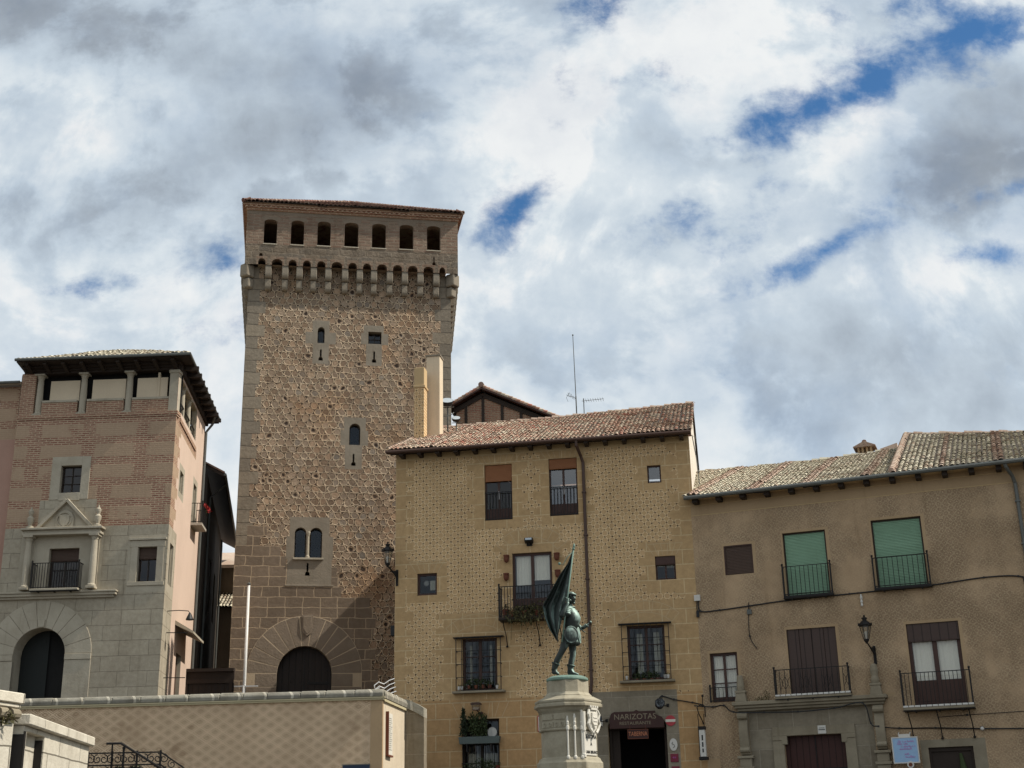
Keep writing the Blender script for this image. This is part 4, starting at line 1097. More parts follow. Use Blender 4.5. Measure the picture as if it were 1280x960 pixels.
for i in range(40):
    t = i / 40; mb.tube([(ex0 + run * .96 * t, ey0 + run * t, ez + rise * t + .04), (ex0 + run * .96 * (t + .028), ey0 + run * (t + .028), ez + rise * (t + .028) + .03)], [.12, .1], 7)
    mb.tube([(ex1 - run * .96 * t, ey0 + run * t, ez + rise * t + .04), (ex1 - run * .96 * (t + .028), ey0 + run * (t + .028), ez + rise * (t + .028) + .03)], [.12, .1], 7)
for sgn, xx in ((-1, ex0), (1, ex1)):
    n = int((ey1 - ey0) / .215)
    for i in range(n):
        y = ey0 + (i + .5) * .215; mb.tube([(xx + sgn * .02, y, ez + .02), (xx - sgn * .4, y, ez + .22)], [.1, .085], 7)
mb.build('ridge_tiles', 'tile_tower', rf)
# windows of the tower
def dark_window(h, cross, lab):
    k = MB(); y = .30; a, c, b, d, rise = h[:5]
    pts_ = [(a, c)] + (arch_pts(a, b, d - rise, d) if rise else [(a, d), (b, d)]) + [(b, c)]
    cx = (a + b) / 2
    k.box(a, a + .05, y, y + .05, c, d - rise); k.box(b - .05, b, y, y + .05, c, d - rise); k.box(a, b, y, y + .05, c, c + .05)
    if cross: k.box(cx - .02, cx + .02, y, y + .05, c, d - .02); k.box(a, b, y + .005, y + .045, (c + d) / 2 - .02, (c + d) / 2 + .02)
    w = k.build('window', 'wood_black', tower); w['label'] = lab
    g_ = MB(); g_.face([(p, y + .03, q) for p, q in pts_]); g_.build('pane', 'glass', w, fix=False)
dark_window(to[0], False, 'small arched window high on the left'); dark_window(to[1], True, 'small rectangular window high on the right'); dark_window(to[2], False, 'pointed window in the middle of the tower')
dark_window(to[3], False, 'left light of the twin window'); dark_window(to[4], False, 'right light of the twin window')
k = MB(); k.lathe([(.10, 9.42), (.10, 9.5), (.055, 9.56), (.05, 10.5), (.07, 10.55), (.11, 10.68), (.11, 10.74)], 3.51, .0, 12); k.box(2.8, 4.28, -.12, .3, 9.33, 9.42)
k.build('colonnette', 'palace_trim', tower, bevel=.008)
k = MB(); k.box(2.45, 4.80, -.03, .0, 8.02, 8.10); k.build('string_course', 'granite', tower, bevel=.01)
# door with its fan of long voussoirs
mb = MB(); c, zc, r0, r1 = 3.54, 3.84, 1.30, 2.72; n = 13
for i in range(n):
    t0, t1 = PI * i / n + .009, PI * (i + 1) / n - .009
    P_ = [(c - r_ * math.cos(t), zc + r_ * math.sin(t)) for r_, t in ((r0 - .002, t0), (r0 - .002, (t0 + t1) / 2), (r0 - .002, t1), (r1, t1), (r1 + .01, (t0 + t1) / 2), (r1, t0))]
    mb.prism(P_, -.035 - .004 * (i % 3), .35)
for sx in (-1, 1):
    zz = -.5; q = 0
    while zz < zc - .02:
        h_ = min(.62, zc - zz); wd = 1.42 if q % 2 else 1.0; a = c + sx * r0; b = c + sx * (r0 + wd)
        mb.box(min(a, b), max(a, b), -.038, .3, zz + .008, zz + h_ - .008); zz += h_; q += 1
mb.build('door_surround', 'voussoir', tower, bevel=.014)
k = MB(); k.prism([(c - r1 - .04, -.5)] + [(c - (r1 + .02) * math.cos(PI * i / 24), zc + (r1 + .03) * math.sin(PI * i / 24)) for i in range(25)] + [(c + r1 + .04, -.5)] + [(c + r0 + .001, -.5)] + [(c + (r0 + .001) * math.cos(PI * i / 24), zc + (r0 + .001) * math.sin(PI * i / 24)) for i in range(25)] + [(c - r0 - .001, -.5)], -.031, .0)
k.build('joint_mortar', 'mortar', tower)
k = MB(); k.prism([(3.33, 6.62), (3.33, 5.95), (3.42, 5.72), (3.6, 5.60), (3.78, 5.72), (3.87, 5.95), (3.87, 6.62)], -.10, -.03); k.prism([(3.40, 6.55), (3.40, 5.98), (3.6, 5.70), (3.80, 5.98), (3.80, 6.55)], -.125, -.10); k.build('coat_of_arms', 'voussoir', tower, bevel=.02)
k = MB(); k.face([(2.24, .42, -.5)] + [(p, .42, q) for p, q in arch_pts(2.24, 4.84, 3.84, 5.14, 20)] + [(4.84, .42, -.5)])
dr = k.build('door', 'plank_door', tower, fix=False)
k = MB(); k.box(3.70, 4.72, .385, .42, 3.38, 3.5); k.box(3.52, 3.56, .39, .42, -.5, 5.1)
for a in range(6):
    for b in range(8): k.ball((2.5 + a * .42, .41, .2 + b * .55), .03, n=6, k=4)
k.build('ironwork', 'iron', dr)

# flagpole in front of the tower
e = empty('flagpole', (-13.39, 65.29, 5.6)); e.scale = (1.048, 1.048, 1.07); tag(e, 'slim bare white pole with a crossbar standing in front of the tower', 'pole')
k = MB(); k.tube([(0, 0, 0), (.0, 0, 7.9)], [.09, .065], 10); k.build('mast', 'white_metal', e, smooth=True)
k = MB(); k.lathe([(.06, 7.9), (.1, 7.94), (.1, 7.98), (.03, 8.04)], 0, 0, 10); k.build('cap', 'gutter_grey', e)
k = MB(); k.bar((-.76, -.05, 3.26), (.65, -.05, 3.26), .07, .06); k.tube([(-.02, -.06, 3.26), (-.02, -.06, 0)], .06, 8); k.build('crossbar', 'white_metal', e)

# ------------------------------------------------------------------ brick gable behind the tawny house
e = empty('brick_gable_house', (-3.215, 69.13, 2.645), H.a); e.scale = (1.05, 1.05, 1.05); tag(e, 'brick gabled house with dark timber posts rising behind the tawny roof', 'house')
pk, pz = 1.53, 21.55
L0, R0_ = (.10, 20.75), (5.6, 19.55)
k = MB(); k.prism([(.10, 4), (5.5, 4), (5.5, 19.5), (pk, pz - .1), (.10, 20.6)], 0, 9.0); k.build('wall', 'brick_gable', e)
k = MB()
for x, zt in ((.62, 20.95), (pk, 21.35), (2.55, 20.95), (3.55, 20.45), (4.5, 19.95)): k.box(x - .07, x + .07, -.05, .0, 16.5, zt)
k.bar((.0, -.06, 20.55), (pk, -.06, pz - .22), .05, .24); k.bar((pk, -.06, pz - .22), (5.6, -.06, 19.35), .05, .24)
k.build('timber_frame', 'wood_black', e)
k = MB(); k.prism([(-.25, 20.62), (pk, pz + .02), (5.95, 19.40), (5.95, 19.52), (pk, pz + .17), (-.25, 20.77)], -.42, 9.2); rf = k.build('roof', 'wood_dark', e)
k = MB()
for sgn, (xa, za) in ((-1, (-.25, 20.77)), (1, (5.95, 19.52))):
    n = 22 if sgn > 0 else 9
    for i in range(n):
        t0, t1 = i / n, (i + 1.18) / n
        p = Vector((pk + (xa - pk) * t1, 0, pz + .2 + (za - pz - .17) * t1)); q = Vector((pk + (xa - pk) * t0, 0, pz + .17 + (za - pz - .17) * t0))
        for j in range(4): 
            y = -.36 + j * .22; k.tube([(p.x, y, p.z), (q.x, y, q.z)], [.10, .085], 7)
k.build('roof_tiles', 'tile_house', rf)
k = MB(); k.tube([(pk, -.5, pz + .24), (pk, 2, pz + .24)], .15, 9); k.build('ridge_cap', 'tile_tower', rf)

# aerials and floodlights on the tawny roof
e = H.empty('antenna_mast', 6.82, 9.0, 17.3); tag(e, 'tall thin aerial mast with a small yagi on the tawny roof', 'antenna')
k = MB(); k.tube([(0, 0, 0), (-.02, 0, 2.6)], .03, 6); k.tube([(-.02, 0, 2.6), (-.06, 0, 5.86)], [.022, .016], 6); k.ball((-.06, 0, 5.86), .045, n=6, k=4); k.build('pole', 'gutter_grey', e)
k = MB(); k.tube([(-.45, 0, 2.66), (-.1, 0, 2.55), (.0, 0, 2.4)], .012, 4)
for q in range(5): k.tube([(-.46 + q * .08, -.25, 2.63 + .1 * math.sin(q)), (-.46 + q * .08, .25, 2.72 - .05 * q)], .009, 4)
k.tube([(-.42, 0, 2.35), (-.5, 0, 2.55), (-.36, 0, 2.8)], .008, 4); k.build('yagi', 'gutter_grey', e)
e = H.empty('antenna_small', 7.18, 9.0, 17.3); e.name = 'antenna'; tag(e, 'short aerial with a long horizontal boom beside the tall mast', 'antenna')
k = MB(); k.tube([(0, 0, 0), (0, 0, 2.45)], .022, 6); k.build('pole', 'gutter_grey', e)
k = MB(); k.tube([(-.1, 0, 2.32), (1.0, 0, 2.36)], .012, 4)
for q in range(9): k.tube([(.0 + q * .12, -.3, 2.33), (.0 + q * .12, .3, 2.34)], .008, 4)
k.build('boom', 'gutter_grey', e)
for u, w_, v, tilt, lab in ((.92, 6.0, 18.95, -35, 'round grey floodlight on a pole between tower and brick gable'), (1.35, 6.0, 18.1, -20, 'lower small grey floodlight in front of the brick gable')):
    if v > 18.5:
        e = H.empty('floodlight', u, w_, v); f0 = e
        k = MB(); k.tube([(0, .1, -3.2), (0, .1, -.1)], .035, 6); k.bar((-.3, .1, -.12), (.3, .1, -.12), .04); k.tube([(-.25, -.1, -.62), (0, -.25, -.7), (.25, -.1, -.55), (.3, .1, -.4)], .02, 5); k.build('pole', 'gutter_grey', e)
        k = MB(); k.lathe([(.10, -.16), (.24, -.12), (.30, .05), (.30, .10)], 0, 0, 14); hd = k.build('lamp_head', 'black', e, smooth=False); hd.location = (0, 0, .1); hd.rotation_euler = (math.radians(40), math.radians(10), 0)
        k = MB(); k.lathe([(.285, .10), (.285, .115)], 0, 0, 14); k.build('lens', 'floodglass', hd)
    else: e = copy_tree(f0); e.location = H.P(u, w_, v); e.scale = (.7, .7, .7)
    tag(e, lab, 'floodlight', 'floodlights behind the chimney')
# ------------------------------------------------------------------ the palace at the left: stone below, thin brick above, loggia under the roof
LP = Site(-15.365, 57.0, 5.6, -2.5)
pal = LP.empty('brick_palace')
tag(pal, 'stone and brick palace with a columned loggia and a sunlit pink side wall', 'building')
po = [(-5.12, 11.28, -4.17, 12.55, 0, .3), (-5.30, 6.86, -3.95, 8.75, 0, .4), (-1.31, 7.15, -.45, 8.70, 0, .35), (-6.46, -.5, -4.18, 5.26, 1.14, .9)]
pzn = [(-7.4, -.5, 0, 9.70, 1), (-5.55, 10.95, -3.8, 12.97, 2), (-5.95, 9.6, -3.35, 10.95, 1), (-6.6, 6.8, -2.9, 9.3, 2), (-1.75, 6.7, -.08, 9.25, 2)]
mb = MB(); wall_front(mb, -7.4, 0, -.5, 14.93, po, pzn, 0, 2)
SD = Vector((-.1305, .9914, 0)); SI = Vector((-.9914, -.1305, 0))       # side wall: along, into the house
def sx(mbb, start=0):
    for i in range(start, len(mbb.v)):
        x, y, z = mbb.v[i]; q = SD * x + SI * y; mbb.v[i] = (q.x, q.y, z)
n0 = len(mb.v)
so = [(2.0, 11.75, 2.95, 12.75, 0, .2), (6.05, 11.2, 7.0, 13.2, 0, .25), (.62, 7.15, 1.55, 9.0, 0, .25), (4.0, -.5, 5.45, 4.6, 0, .3)]
szn = [(0, 9.7, 1.1, 14.93, 0), (0, -.5, 2.1, 9.7, 1), (1.72, 11.45, 3.25, 13.05, 4), (5.8, 10.9, 7.25, 13.5, 4), (.3, 6.8, 1.85, 9.35, 4), (0, 14.4, 6.2, 14.93, 0)]
zz = 9.7; i = 0
while zz < 14.9: szn.append((1.1, zz, 1.1 + (.45 if i % 2 else 0), min(zz + .49, 14.9), 0)); zz += .49; i += 1
wall_front(mb, 0, 8.6, -.5, 17.0, so + [(.75, 15.25, 5.7, 16.85, 0, .25)], szn, 3, 4)
sx(mb, n0)
e1_, e2_ = SD * 8.6, SD * 8.6 + Vector((-7.4, 0, 0))
mb.face([(e1_.x, e1_.y, -.5), (e2_.x, e2_.y, -.5), (e2_.x, e2_.y, 17), (e1_.x, e1_.y, 17)], 3)
mb.face([(-7.4, 0, -.5), (e2_.x, e2_.y, -.5), (e2_.x, e2_.y, 17), (-7.4, 0, 17)], 3)
pw_ = mb.build('wall', ['brick', 'palace_stone', 'palace_trim', 'pink', 'palace_trim'], pal, fix=False)
# loggia
mb = MB()
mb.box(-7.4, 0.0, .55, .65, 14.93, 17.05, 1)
mb.box(-7.38, -6.72, .0, .4, 15.02, 17.05, 0)
for a, b in ((-6.36, -4.70), (-4.26, -2.52), (-2.15, -.42)): mb.box(a, b, .06, .34, 15.02, 15.62, 0); mb.box(a + .02, b - .02, .02, .36, 15.62, 15.72, 2)
mb.build('loggia_wall', ['brick_clean', 'roomdark', 'palace_trim'], pal)
for a, b in ((-6.08, -4.70), (-4.10, -2.54), (-2.0, -.58)):
    k = MB(); k.box(a, b, .22, .28, 15.72, 16.72); o = k.build('loggia_panel', 'cream', pal); 
k = MB(); k.box(-7.42, .06, -.06, .5, 14.84, 15.0); k.box(-7.4, .03, -.03, .4, 14.76, 14.84); k.build('loggia_floor_band', 'brick_clean', pal)
def column_mb(r, h, base=.14, cap=.2):
    k = MB(); k.box(-r * 1.35, r * 1.35, -r * 1.35, r * 1.35, 0, base * .5)
    k.lathe([(r * 1.3, base * .5), (r * 1.32, base * .8), (r * 1.05, base), (r, base + .03), (r * 1.02, h * .4), (r * .86, h - cap - .04), (r * 1.05, h - cap), (r * .95, h - cap + .03), (r * 1.25, h - cap * .45)], 0, 0, 16)
    k.box(-r * 1.45, r * 1.45, -r * 1.45, r * 1.45, h - cap * .45, h); return k
col0 = column_mb(.155, 2.02).build('loggia_column', 'palace_trim', pal, bevel=.008); col0.location = (-6.54, .16, 15.0)
for x in (-4.48, -2.33):
    o = col0.copy(); COL.objects.link(o); o.parent = pal; o.location = (x, .16, 15.0)
k = MB(); k.box(-.42, -.01, .0, .42, 15.0, 17.02); k.box(-.46, .03, -.04, .46, 16.85, 17.0); k.build('corner_pier', 'palace_trim', pal, bevel=.012)
for s in (2.3, 4.1):
    k = column_mb(.13, 1.65); k2 = MB(); o = k.build('loggia_column', 'palace_trim', pal, bevel=.006); q = SD * s + SI * .18; o.location = (q.x, q.y, 15.22)
k = MB()
k.box(.8, 5.65, .06, .10, 15.3, 15.36); k.box(.8, 5.65, .06, .10, 15.78, 15.84)
for q in range(20): k.box(.85 + q * .25, .88 + q * .25, .07, .09, 15.3, 15.8)
sx(k); k.build('loggia_railing', 'iron', pal)
k = MB(); k.box(.9, 5.8, -.05, .05, 14.75, 14.95); sx(k); k.build('side_string_course', 'brick_clean', pal)
k = MB(); k.box(.3, 6.2, .9, 1.0, 15.0, 16.95); sx(k); k.build('loggia_back', 'cream', pal)
# roof with deep dark eaves
ex0, ex1 = -7.36, .70
far = SD * 9.4
k = MB()
A0, A1 = Vector((ex0, -.85, 17.33)), Vector((ex1, -.85, 17.33)); B1 = Vector((ex1, -.85, 17.33)) + SD * 10.3; B0 = Vector((ex0, -.85, 17.33)) + SD * 10.3
for p in (A0, A1, B1, B0): pass
k.face([A0, A1, B1, B0]); k.face([p + Vector((0, 0, .07)) for p in (A0, A1, B1, B0)])
for p, q in ((A0, A1), (A1, B1), (B1, B0), (B0, A0)): k.face([p, q, q + Vector((0, 0, .07)), p + Vector((0, 0, .07))])
k.box(-7.3, 0, .0, .5, 17.02, 17.12); k.box(-7.3, 0.02, -.1, .3, 17.12, 17.22)
k.box(-7.3, .1, -.3, .2, 17.22, 17.32)
n1 = len(k.v); k.box(0, 8.8, -.12, .4, 17.0, 17.32); sx(k, n1)
ev = k.build('eaves', 'wood_black', pal)
for i in range(9):
    x = -6.95 + i * .85; k = MB(); k.prism_x([(.0, 17.02), (-.38, 17.14), (-.72, 17.22), (-.72, 17.325), (.0, 17.325)], x - .08, x + .08); k.build('bracket', 'wood_black', ev)
for i in range(9):
    s = .5 + i * 1.0; k = MB(); n1 = 0; k.prism([(s - .08, 17.14), (s + .08, 17.14), (s + .08, 17.325), (s - .08, 17.325)], -.8, 0); sx(k, n1); k.build('bracket', 'wood_black', ev)
tr = MB()
rf = tile_roof('roof', pal, 'tile_right', ex0 + .02, ex1 - .05, -.87, 17.44, 4.9, 2.15, pitch=.21, row=.4, left=lambda s: ex0 + .05 + s * .55, right=lambda s: ex1 - .1 - s * .75, r=.092)
k = MB(); P0, P1 = Vector((ex0 + 2.9, 4.2, 19.55)), Vector((ex1 - 4.3, 4.2, 19.55)); up = Vector((0, 0, .08))
k.face([A1 + up, B1 + up, P1]); k.face([B0 + up, A0 + up, P0]); k.face([B1 + up, B0 + up, P0, P1]); k.build('roof_slope', 'tile_right', rf, fix=False)
k = MB(); k.tube([(ex0 - .04, -.93, 17.42), (ex1 + .03, -.93, 17.42), tuple(A1 + SD * 10.2 + Vector((.06, 0, .1)))], .075, 8); k.build('gutter', 'gutter_grey', pal)
k = MB(); q = SD * 8.5 - SI * .08; k.tube([tuple(A1 + SD * 9.0 + Vector((0, 0, .05))), (q.x + .3, q.y, 17.0), (q.x, q.y, 16.6), (q.x, q.y, -.3)], .07, 8); k.build('downpipe', 'gutter_grey', pal)
# windows and doors of the front
window(pal, 'window', *po[0][:4], y=.2, cols=2, rows=3, fw=.06, mw=.06, wood='wood_black', label='barred square window high in the brick')
k = window(pal, 'balcony_door', *po[1][:4], y=.28, cols=2, rows=2, fw=.07, mw=.08, wood='wood_black', blind=('brown_blind', .27), label='dark window over the portal balcony')
window(pal, 'window', *po[2][:4], y=.24, cols=2, rows=1, fw=.06, mw=.05, wood='wood_black', blind=('brown_blind', .32), label='tall dark window right of the portal')
k = MB(); k.box(-5.55, -5.12, -.03, 0, 10.97, 12.97); k.box(-4.17, -3.78, -.03, 0, 10.97, 12.97); k.box(-5.12, -4.17, -.03, 0, 12.55, 12.97); k.box(-5.12, -4.17, -.035, .1, 10.92, 11.28); k.build('window_surround', 'palace_trim', pal, bevel=.008)
k = MB(); k.box(-1.62, -1.31, -.03, 0, 7.1, 9.0); k.box(-.45, -.14, -.03, 0, 7.1, 9.0); k.box(-1.66, -.10, -.04, 0, 8.7, 8.98); k.box(-1.72, -.04, -.10, 0, 9.0, 9.1); k.box(-1.7, -.06, -.05, .05, 6.98, 7.15); k.build('window_surround', 'palace_trim', pal, bevel=.008)
# aedicule round the balcony door
for x in (-6.16, -3.2):
    o = column_mb(.15, 2.42, .2, .22).build('portal_column', 'palace_trim', pal, bevel=.008); o.location = (x, -.24, 6.87)
    k = MB(); k.box(x - .14, x + .14, -.045, 0, 6.87, 9.3); k.build('pilaster', 'palace_trim', pal)
k = MB(); k.box(-6.45, -2.92, -.40, 0, 9.29, 9.40); k.box(-6.40, -2.97, -.34, 0, 9.40, 9.52); k.box(-6.52, -2.85, -.48, 0, 9.52, 9.62); k.build('entablature', 'palace_trim', pal, bevel=.012)
k = MB()
for a, b in (((-5.92, 9.62), (-4.66, 10.92)), ((-4.66, 10.92), (-3.40, 9.62))):
    k.bar((a[0], -.12, a[1]), (b[0], -.12, b[1]), .22, .14)
k.prism([(-5.85, 9.62), (-3.47, 9.62), (-4.66, 10.85)], -.05, 0); k.build('pediment', 'palace_trim', pal, bevel=.01)
k = MB(); k.prism([(-5.1, 9.63), (-4.28, 9.63), (-4.28, 10.1), (-4.4, 10.34), (-4.69, 10.46), (-4.98, 10.34), (-5.1, 10.1)], -.16, -.05)
k.prism([(-4.93, 10.22), (-4.45, 10.22), (-4.47, 9.92), (-4.56, 9.76), (-4.69, 9.68), (-4.82, 9.76), (-4.91, 9.92)], -.21, -.16)
k.tube([(-4.69 + .33 * math.cos(t * PI / 8), -.18, 10.0 + .32 * math.sin(t * PI / 8)) for t in range(17)], .03, 5); k.build('coat_of_arms', 'palace_trim', pal, bevel=.015)
for x in (-6.2, -3.15):
    k = MB(); k.lathe([(.16, 9.62), (.16, 9.72), (.08, 9.76), (.13, 9.95), (.15, 10.1), (.07, 10.2), (.11, 10.32), (.12, 10.42), (.05, 10.5), (.03, 10.6)], x, -.22, 12); k.build('urn', 'palace_trim', pal, smooth=False)
balcony(pal, 'balcony', -5.82, -3.68, 6.88, .55, 1.12, 18, slab='palace_trim')
k = MB(); k.box(-7.4, -2.06, -.30, 0, 6.72, 6.80); k.box(-7.4, -2.10, -.24, 0, 6.60, 6.72); k.box(-7.4, -2.2, -.14, 0, 6.50, 6.60); k.build('string_course', 'palace_trim', pal, bevel=.012)
# arched gateway
M['gate_black'] = plain('black_green_gate', (.010, .013, .012), .6, .2, 1.0, .002)
mb = MB(); c, zc, r0, r1 = -5.32, 4.12, 1.14, 2.30; n = 11
for i in range(n):
    t0, t1 = PI * i / n + .004, PI * (i + 1) / n - .004
    P_ = [(c - r_ * math.cos(t), zc + r_ * math.sin(t)) for r_, t in ((r0 - .002, t0), (r0 - .002, (t0 + t1) / 2), (r0 - .002, t1), (r1, t1), (r1, (t0 + t1) / 2), (r1, t0))]
    mb.prism(P_, -.03, .25)
for s_ in (-1, 1):
    a, b = (c + s_ * r0, c + s_ * r1)
    mb.box(min(a, b), max(a, b), -.06, .25, 3.86, 4.11); mb.box(min(a, b), max(a, b), -.025, .25, -.5, 2.0); mb.box(min(a, b), max(a, b), -.025, .25, 2.01, 3.85)
mb.prism([(c - .12, 5.28), (c + .12, 5.28), (c + .16, 5.6), (c - .16, 5.6)], -.09, -.02)
mb.build('gateway_surround', 'palace_trim', pal, bevel=.01)
k = MB(); k.face([(-6.46, .85, -.5), (-5.25, .85, -.5), (-5.25, .85, 5.25)] + [(p, .85, q) for p, q in reversed(arch_pts(-6.46, -4.18, 4.12, 5.26, 20)[:10])]); k.build('gate_leaf', 'gate_black', pal, fix=False)
k = MB(); k.box(-7.2, -3.4, .95, 3.0, -.5, 5.5); k.build('gateway_passage', 'roomdark', pal).data.flip_normals()
# side face windows
def swin(a, nm, lab, **kw):
    w = window(pal, nm, *a[:4], y=.10, wood='palace_trim', fw=.05, mw=.05, label=lab, **kw)
    for o in [w] + [c_ for c_ in bpy.data.objects if c_.parent == w]:
        for v_ in o.data.vertices: q = SD * v_.co.x + SI * v_.co.y; v_.co = (q.x, q.y, v_.co.z)
    return w
swin(so[0], 'window', 'small window high on the pink side wall'); w = swin(so[1], 'balcony_door', 'window behind the small side balcony'); swin(so[2], 'window', 'window near the stone corner of the side wall')
k = MB(); k.box(4.0, 5.45, .18, .24, -.5, 4.6); sx(k); k.build('side_door', 'wood_brown', pal)
k = MB(); k.box(5.75, 7.3, -.55, 0, 11.0, 11.12); sx(k); b = k.build('side_balcony', 'slab', pal)
k = MB(); railing_mb(k, 5.78, 7.27, -.52, -.01, 11.12, 12.1, 10); sx(k); k.build('railing', 'iron', b)
k = MB(); k.leaves((7.1, -.6, 12.1), .25, .14, .16, 90, .12); k.leaves((6.3, -.6, 12.05), .4, .1, .1, 30, .1); sx(k)
fl = LP.empty('balcony_flowers'); tag(fl, 'red flowers hanging over the little side balcony of the pink wall', 'flowers'); k.build('petals', 'petal', fl, fix=False)
k = MB(); k.leaves((6.9, -.5, 11.95), .3, .12, .14, 80, .1); sx(k); k.build('foliage', 'leaf', fl, fix=False)
k = MB(); k.hexa([(3.2, -.85, 5.35), (6.5, -.85, 5.35), (6.5, 0, 5.75), (3.2, 0, 5.75), (3.2, -.85, 5.45), (6.5, -.85, 5.45), (6.5, 0, 5.95), (3.2, 0, 5.95)]); sx(k); k.build('door_hood', 'palace_trim', pal)
k = MB()
for s, z_ in ((1.0, 5.05), (1.0, 3.1)): k.bar((s, -.02, z_), (s, -.95, z_), .035)
sx(k); k.build('wall_rods', 'iron', pal)
e = LP.empty('side_lamp'); e.name = 'wall_lamp'; q = LP.P(*(SD * 1.0 - SI * 0).xy, 6.0); e.location = q; tag(e, 'small black bracket lamp on the sunlit side wall', 'lamp')
k = MB(); k.tube([(0, 0, 0), (.5, 0, .02), (.95, 0, -.02), (1.02, 0, -.12)], .02, 5); k.build('arm', 'iron', e)
k = MB(); k.lathe([(.04, -.1), (.07, -.16), (.17, -.38), (.17, -.42)], 1.02, 0, 10); k.build('shade', 'black', e)

# rose fronted neighbour at the very left edge
e = LP.empty('rose_house', -7.42, .35, 0); tag(e, 'rose plastered house with a brick top storey, cut by the left edge', 'house')
k = MB(); wall_front(k, -7.5, 0, -.5, 16.55, [(-3.2, 14.6, -1.05, 15.95, 0, .3), (-4.6, 9.5, -3.2, 11.8, 0, .3)], [(-7.5, 14.0, 0, 16.55, 0)], 1, 1)
k.face([(-7.5, 0, -.5), (-7.5, 8, -.5), (-7.5, 8, 16.55), (-7.5, 0, 16.55)], 1); k.build('wall', ['brick', 'rose'], e, fix=False)
window(e, 'window', -3.2, 14.6, -1.05, 15.95, y=.2, wood='wood_black'); window(e, 'window', -4.6, 9.5, -3.2, 11.8, y=.2, wood='wood_black')
k = MB(); k.hexa([(-7.5, -.45, 16.56), (0, -.45, 16.56), (0, 8, 18.6), (-7.5, 8, 18.6), (-7.5, -.45, 16.66), (0, -.45, 16.66), (0, 8, 18.75), (-7.5, 8, 18.75)]); k.build('roof', 'tile_right', e)
k = MB(); k.tube([(-7.5, -.5, 16.62), (0, -.5, 16.62)], .07, 7); k.build('gutter', 'gutter_grey', e)

# dim house down the alley between palace and tower
e = empty('alley_house', (-16.1, 66.6, 5.6), math.radians(99.6)); tag(e, 'dark narrow house front with black eaves, down the alley behind the palace', 'house')
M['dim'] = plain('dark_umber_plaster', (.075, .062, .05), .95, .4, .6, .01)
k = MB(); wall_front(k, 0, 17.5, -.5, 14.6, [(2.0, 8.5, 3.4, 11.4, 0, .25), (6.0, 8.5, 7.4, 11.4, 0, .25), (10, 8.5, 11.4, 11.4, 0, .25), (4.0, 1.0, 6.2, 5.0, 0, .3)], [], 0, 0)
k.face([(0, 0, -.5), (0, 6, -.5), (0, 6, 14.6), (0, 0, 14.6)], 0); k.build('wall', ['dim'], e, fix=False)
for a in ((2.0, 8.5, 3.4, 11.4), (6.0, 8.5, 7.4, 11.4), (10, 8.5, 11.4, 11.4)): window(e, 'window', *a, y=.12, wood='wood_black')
k = MB(); k.hexa([(-.3, -.85, 14.45), (17.8, -.85, 14.45), (17.8, 3, 16.4), (-.3, 3, 16.4), (-.3, -.85, 14.6), (17.8, -.85, 14.6), (17.8, 3, 16.6), (-.3, 3, 16.6)]); rf = k.build('roof', 'wood_black', e)
k = MB(); k.hexa([(-.35, -.9, 14.605), (17.8, -.9, 14.605), (17.8, 3, 16.605), (-.35, 3, 16.605), (-.35, -.9, 14.7), (17.8, -.9, 14.7), (17.8, 3, 16.7), (-.35, 3, 16.7)]); k.build('tile_cover', 'tile_tower', rf)
k = MB(); k.tube([(-.3, -.92, 14.55), (17.8, -.92, 14.55)], .08, 7); k.tube([(1.6, -.9, 14.5), (1.7, -.1, 13.8), (1.7, -.1, 0)], .06, 7); k.tube([(14.5, -.1, 14.3), (14.5, -.1, 0)], .06, 7); k.build('gutter', 'gutter_grey', e)
# tiled rear house closing the alley
e = empty('rear_house', (-19.8, 82.0, 5.6)); tag(e, 'small grey house with a lean-to tile roof closing the alley', 'house')
M['grey_brown'] = plain('grey_brown_plaster', (.27, .22, .17), .95, .45, .5, .01)
k = MB(); k.box(-2.5, 8, 1.2, 8, 0, 13.2); k.box(-2.5, 8, 0, 1.2, 0, 10.3); k.build('wall', 'grey_brown', e)
k = MB(); tile_roof('lean_to_roof', e, 'tile_right', -2.5, 8, -.5, 10.2, 1.75, 1.15, pitch=.22, row=.4)
k = MB(); k.hexa([(-2.8, .7, 12.9), (8.2, .7, 12.9), (8.2, 5, 14.6), (-2.8, 5, 14.6), (-2.8, .7, 13.1), (8.2, .7, 13.1), (8.2, 5, 14.8), (-2.8, 5, 14.8)]); k.build('roof', 'tile_ridge', e)
# dark timber gate at the mouth of the alley
e = empty('timber_gate', (-15.7, 64.3, 5.6)); tag(e, 'black timber gate and lintel closing the alley beside the tower', 'gate')
k = MB(); k.box(-.3, 2.0, .0, .12, 0, 3.55); k.build('leaf', 'plank_door', e)
k = MB(); k.box(-.35, 2.0, -.10, .0, 3.55, 3.75); k.box(-.35, 2.0, -.16, .2, 4.1, 4.25); k.box(-.35, -.2, -.1, 0, 0, 3.55); k.box(1.8, 1.95, -.1, 0, 0, 3.55); k.box(-.35, 2.0, 0, .15, 3.75, 4.1); k.build('frame', 'wood_black', e)
